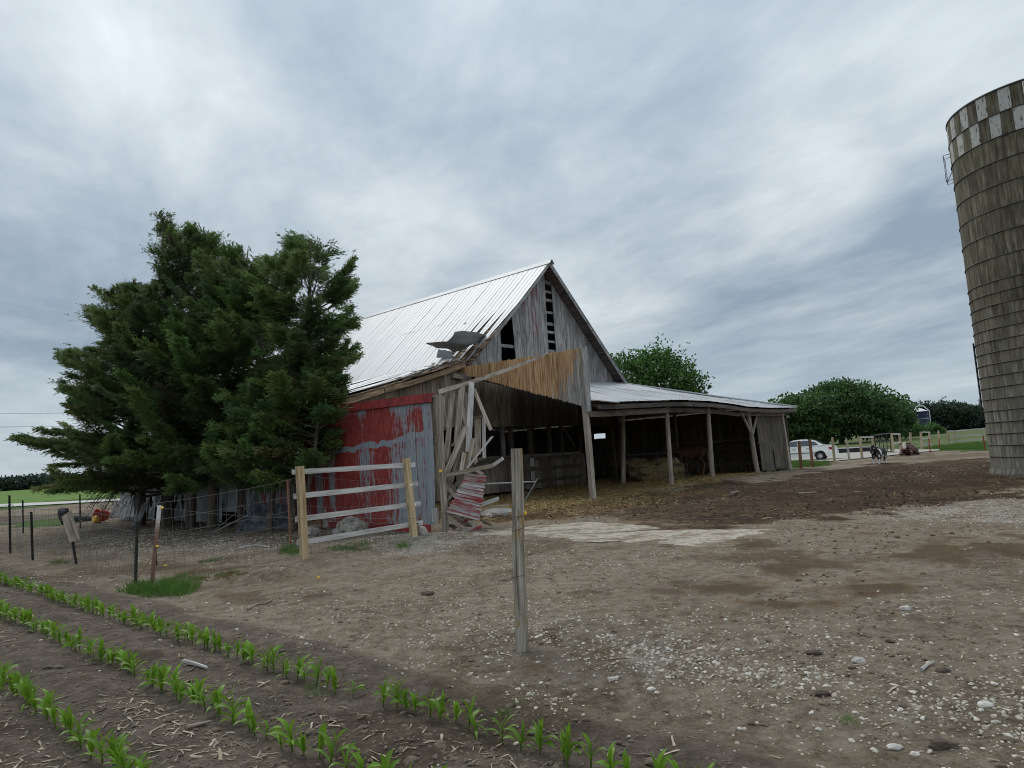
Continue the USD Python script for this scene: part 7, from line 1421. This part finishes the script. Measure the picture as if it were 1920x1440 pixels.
# straw under the lean-to and spread before it
x, y = scatter_xy(120000, r5, dmin=15, dmax=40, power=2); st_ = zval(STRAW, x, y, .7); bs_ = zval(BROWNSTRAW, x, y, .8); mn = zval(MANURE, x, y, .6)
k = r5.random(len(x)) < np.clip(.95 * st_ + .75 * bs_ + .015 * mn, 0, 1); x, y, st_ = x[k], y[k], st_[k]
SS = [(.36, .265, .115), (.27, .185, .075), (.45, .36, .19), (.15, .095, .045)]
instances("straw", [("straw_blade", strip(60 + i, .17, .014, c), LOOK["litter"]) for i, c in enumerate(SS)], np.stack([x, y, zt(x, y) + .01], 1), yaw_quats(len(x), .45, r5), r5.uniform(.5, 1.3, len(x)), np.where(st_ > .5, r5.choice(4, len(x), p=[.35, .3, .2, .15]), r5.choice(4, len(x), p=[.12, .33, .05, .5])), "loose straw trodden into the ground under and before the lean-to", "straw")
# grass and weeds
def tuft(seed, n, h, spread, cols, w=.006):
    r = np.random.default_rng(seed); mb = MB(); a = r.uniform(0, 2 * math.pi, n); rr = spread * np.sqrt(r.random(n)); P = np.stack([rr * np.cos(a), rr * np.sin(a), 0 * a], 1); D = np.stack([np.cos(a) * .6 + r.normal(0, .3, n), np.sin(a) * .6 + r.normal(0, .3, n), r.uniform(.5, 1.3, n)], 1); c = np.array(cols)[r.integers(len(cols), size=n)] * r.uniform(.8, 1.2, (n, 1)); return leaf_quads(mb, P, D, h * r.uniform(.5, 1.2, n), np.full(n, w), c, r)
GG = [(.080, .165, .026), (.100, .185, .036), (.065, .13, .026)]
PX, PS, PI = [], [], []
def patch(poly_px, n, s0_, s1_, idx):
    P = gpoly(poly_px); lo, hi = P.min(0), P.max(0); q = r5.uniform(lo, hi, (n * 3, 2)); q = q[inside_dist(P, q[:, 0], q[:, 1]) > r5.normal(0, .06, n * 3)][:n]
    for a, b in q: PX.append((a, b, gz_(a, b))); PS.append(r5.uniform(s0_, s1_)); PI.append(r5.choice(idx))
patch([(240, 1112), (260, 1098), (320, 1092), (365, 1105), (350, 1118), (270, 1119)], 90, .7, 1.3, [0, 1]); patch([(325, 1090), (345, 1074), (380, 1078), (370, 1092)], 22, .5, .9, [1, 2]); patch([(520, 1038), (545, 1024), (566, 1034), (550, 1042)], 26, .6, 1.1, [0, 1]); patch([(610, 1030), (640, 1020), (700, 1022), (690, 1034), (620, 1036)], 30, .4, .8, [0, 1]); patch([(748, 1032), (752, 1024), (760, 1030)], 5, .6, .9, [0]); patch([(95, 1058), (110, 1050), (120, 1056)], 8, .6, .9, [1]); patch([(365, 1055), (400, 1046), (400, 1056)], 10, .4, .7, [1]); patch([(375, 1084), (440, 1068), (470, 1074), (420, 1088)], 26, .4, .8, [2, 2, 1]); patch([(0, 1042), (30, 1030), (8, 1028)], 10, .6, 1.0, [1])
patch([(1565, 1352), (1585, 1345), (1590, 1356)], 2, .35, .5, [0]); patch([(880, 1325), (900, 1318), (1000, 1335), (940, 1350)], 4, .25, .4, [0]); patch([(560, 1275), (640, 1300), (560, 1310)], 5, .25, .4, [0])
patch([(1482, 878), (1484, 866), (1552, 867), (1548, 874)], 260, .8, 1.4, [0, 1]); patch([(1728, 844), (1760, 838), (1846, 830), (1846, 843)], 700, 1.0, 2.0, [0, 1])
instances("grass", [("tuft", tuft(1, 46, .16, .09, GG), LOOK["grass_blades"]), ("tuft", tuft(2, 34, .11, .10, GG, .009), LOOK["grass_blades"]), ("tuft", tuft(3, 40, .10, .10, [(.20, .115, .05), (.15, .09, .04), (.10, .11, .03)]), LOOK["grass_blades"])], PX, yaw_quats(len(PX), .1, r5), PS, PI, "small green weeds and grass tufts in the yard", "grass")
# sticks one can pick out
def stick(label, pxs, rad=.012, look="pole_wood"):
    pts = [on_ground(u, v) + [0, 0, rad] for u, v in pxs]; mb = MB(); tube(mb, pts, np.linspace(rad, rad * .5, len(pts)), 6); return tag(mb.put("stick", LOOK[look]), label, "stick")
stick("forked dry stick on bare soil left of the dung heap", [(463, 1144), (480, 1136), (496, 1134), (510, 1127)], .016); stick("bone pale corn cob stalk between the first two corn rows", [(344, 1249), (365, 1254), (388, 1262)], .02, "rail_boards"); stick("dry stalk in the field corner below the middle corn row", [(348, 1372), (372, 1362), (395, 1350)], .016, "splintered_boards")
stick("long thin stick lying by the wire fence under the cedars", [(450, 1030), (480, 1026), (505, 1027)], .025, "rail_boards"); stick("second stick lying by the wire fence, thinner and darker", [(440, 1034), (490, 1022), (535, 1014)], .015); stick("pale stick on the gravel at the lower right", [(1728, 1258), (1740, 1248), (1752, 1244)], .013, "rail_boards"); stick("brown stick under the bottom fence rail", [(640, 1029), (660, 1030), (680, 1033)], .014, "bark"); stick("pale plank splinter on the dark manure right of the slab", [(1498, 927), (1512, 927), (1530, 926)], .03, "splintered_boards"); stick("pale splinter on the manure near the slab", [(1372, 928), (1385, 925)], .05, "splintered_boards")
for lb, u, v, s_ in (("large flat pale stone on the gravel at right", 1610, 1241, .055), ("round white stone at the bottom right", 1847, 1322, .05), ("white stone left of the round one at the bottom right", 1676, 1396, .042), ("tan stone in the yard's middle right", 1697, 1144, .06), ("small flat orange stone at the bottom right", 1715, 1409, .03), ("white stone pair in the yard's middle", 1222, 1293, .035), ("grey white stone right of the lone post", 1148, 1273, .035)):
    p_ = on_ground(u, v); mb = MB(); lump(mb, p_ + [0, 0, s_ * .15], (s_ * .85, s_ * .6, s_ * .42), int(s_ * 1000) + u, .35, 3); tag(mb.put("stone", LOOK["bone_stone"], smooth=True), lb, "stone")
for lb, u, v, s_ in (("dark round dung clod at the right", 1527, 1228, .06), ("dark dung clod by the gravel at lower right", 1539, 1303, .055), ("dark dung clod rightmost in the yard", 1768, 1257, .05), ("pair of dark clods at the bottom right", 1764, 1394, .07), ("dark clod left of the lone post in the yard", 802, 1117, .09)):
    p_ = on_ground(u, v); mb = MB(); lump(mb, p_ + [0, 0, s_ * .15], (s_ * .9, s_ * .55, s_ * .36), u, .8, 3); tag(mb.put("dung_clod", usdkit.material(stage, f"/World/Looks/dung_{u}", {"bs": ("principled_bsdf", {"base_color": (.070, .052, .038), "roughness": .95})}, [], surface="bs.BSDF"), smooth=True), lb, "dung")
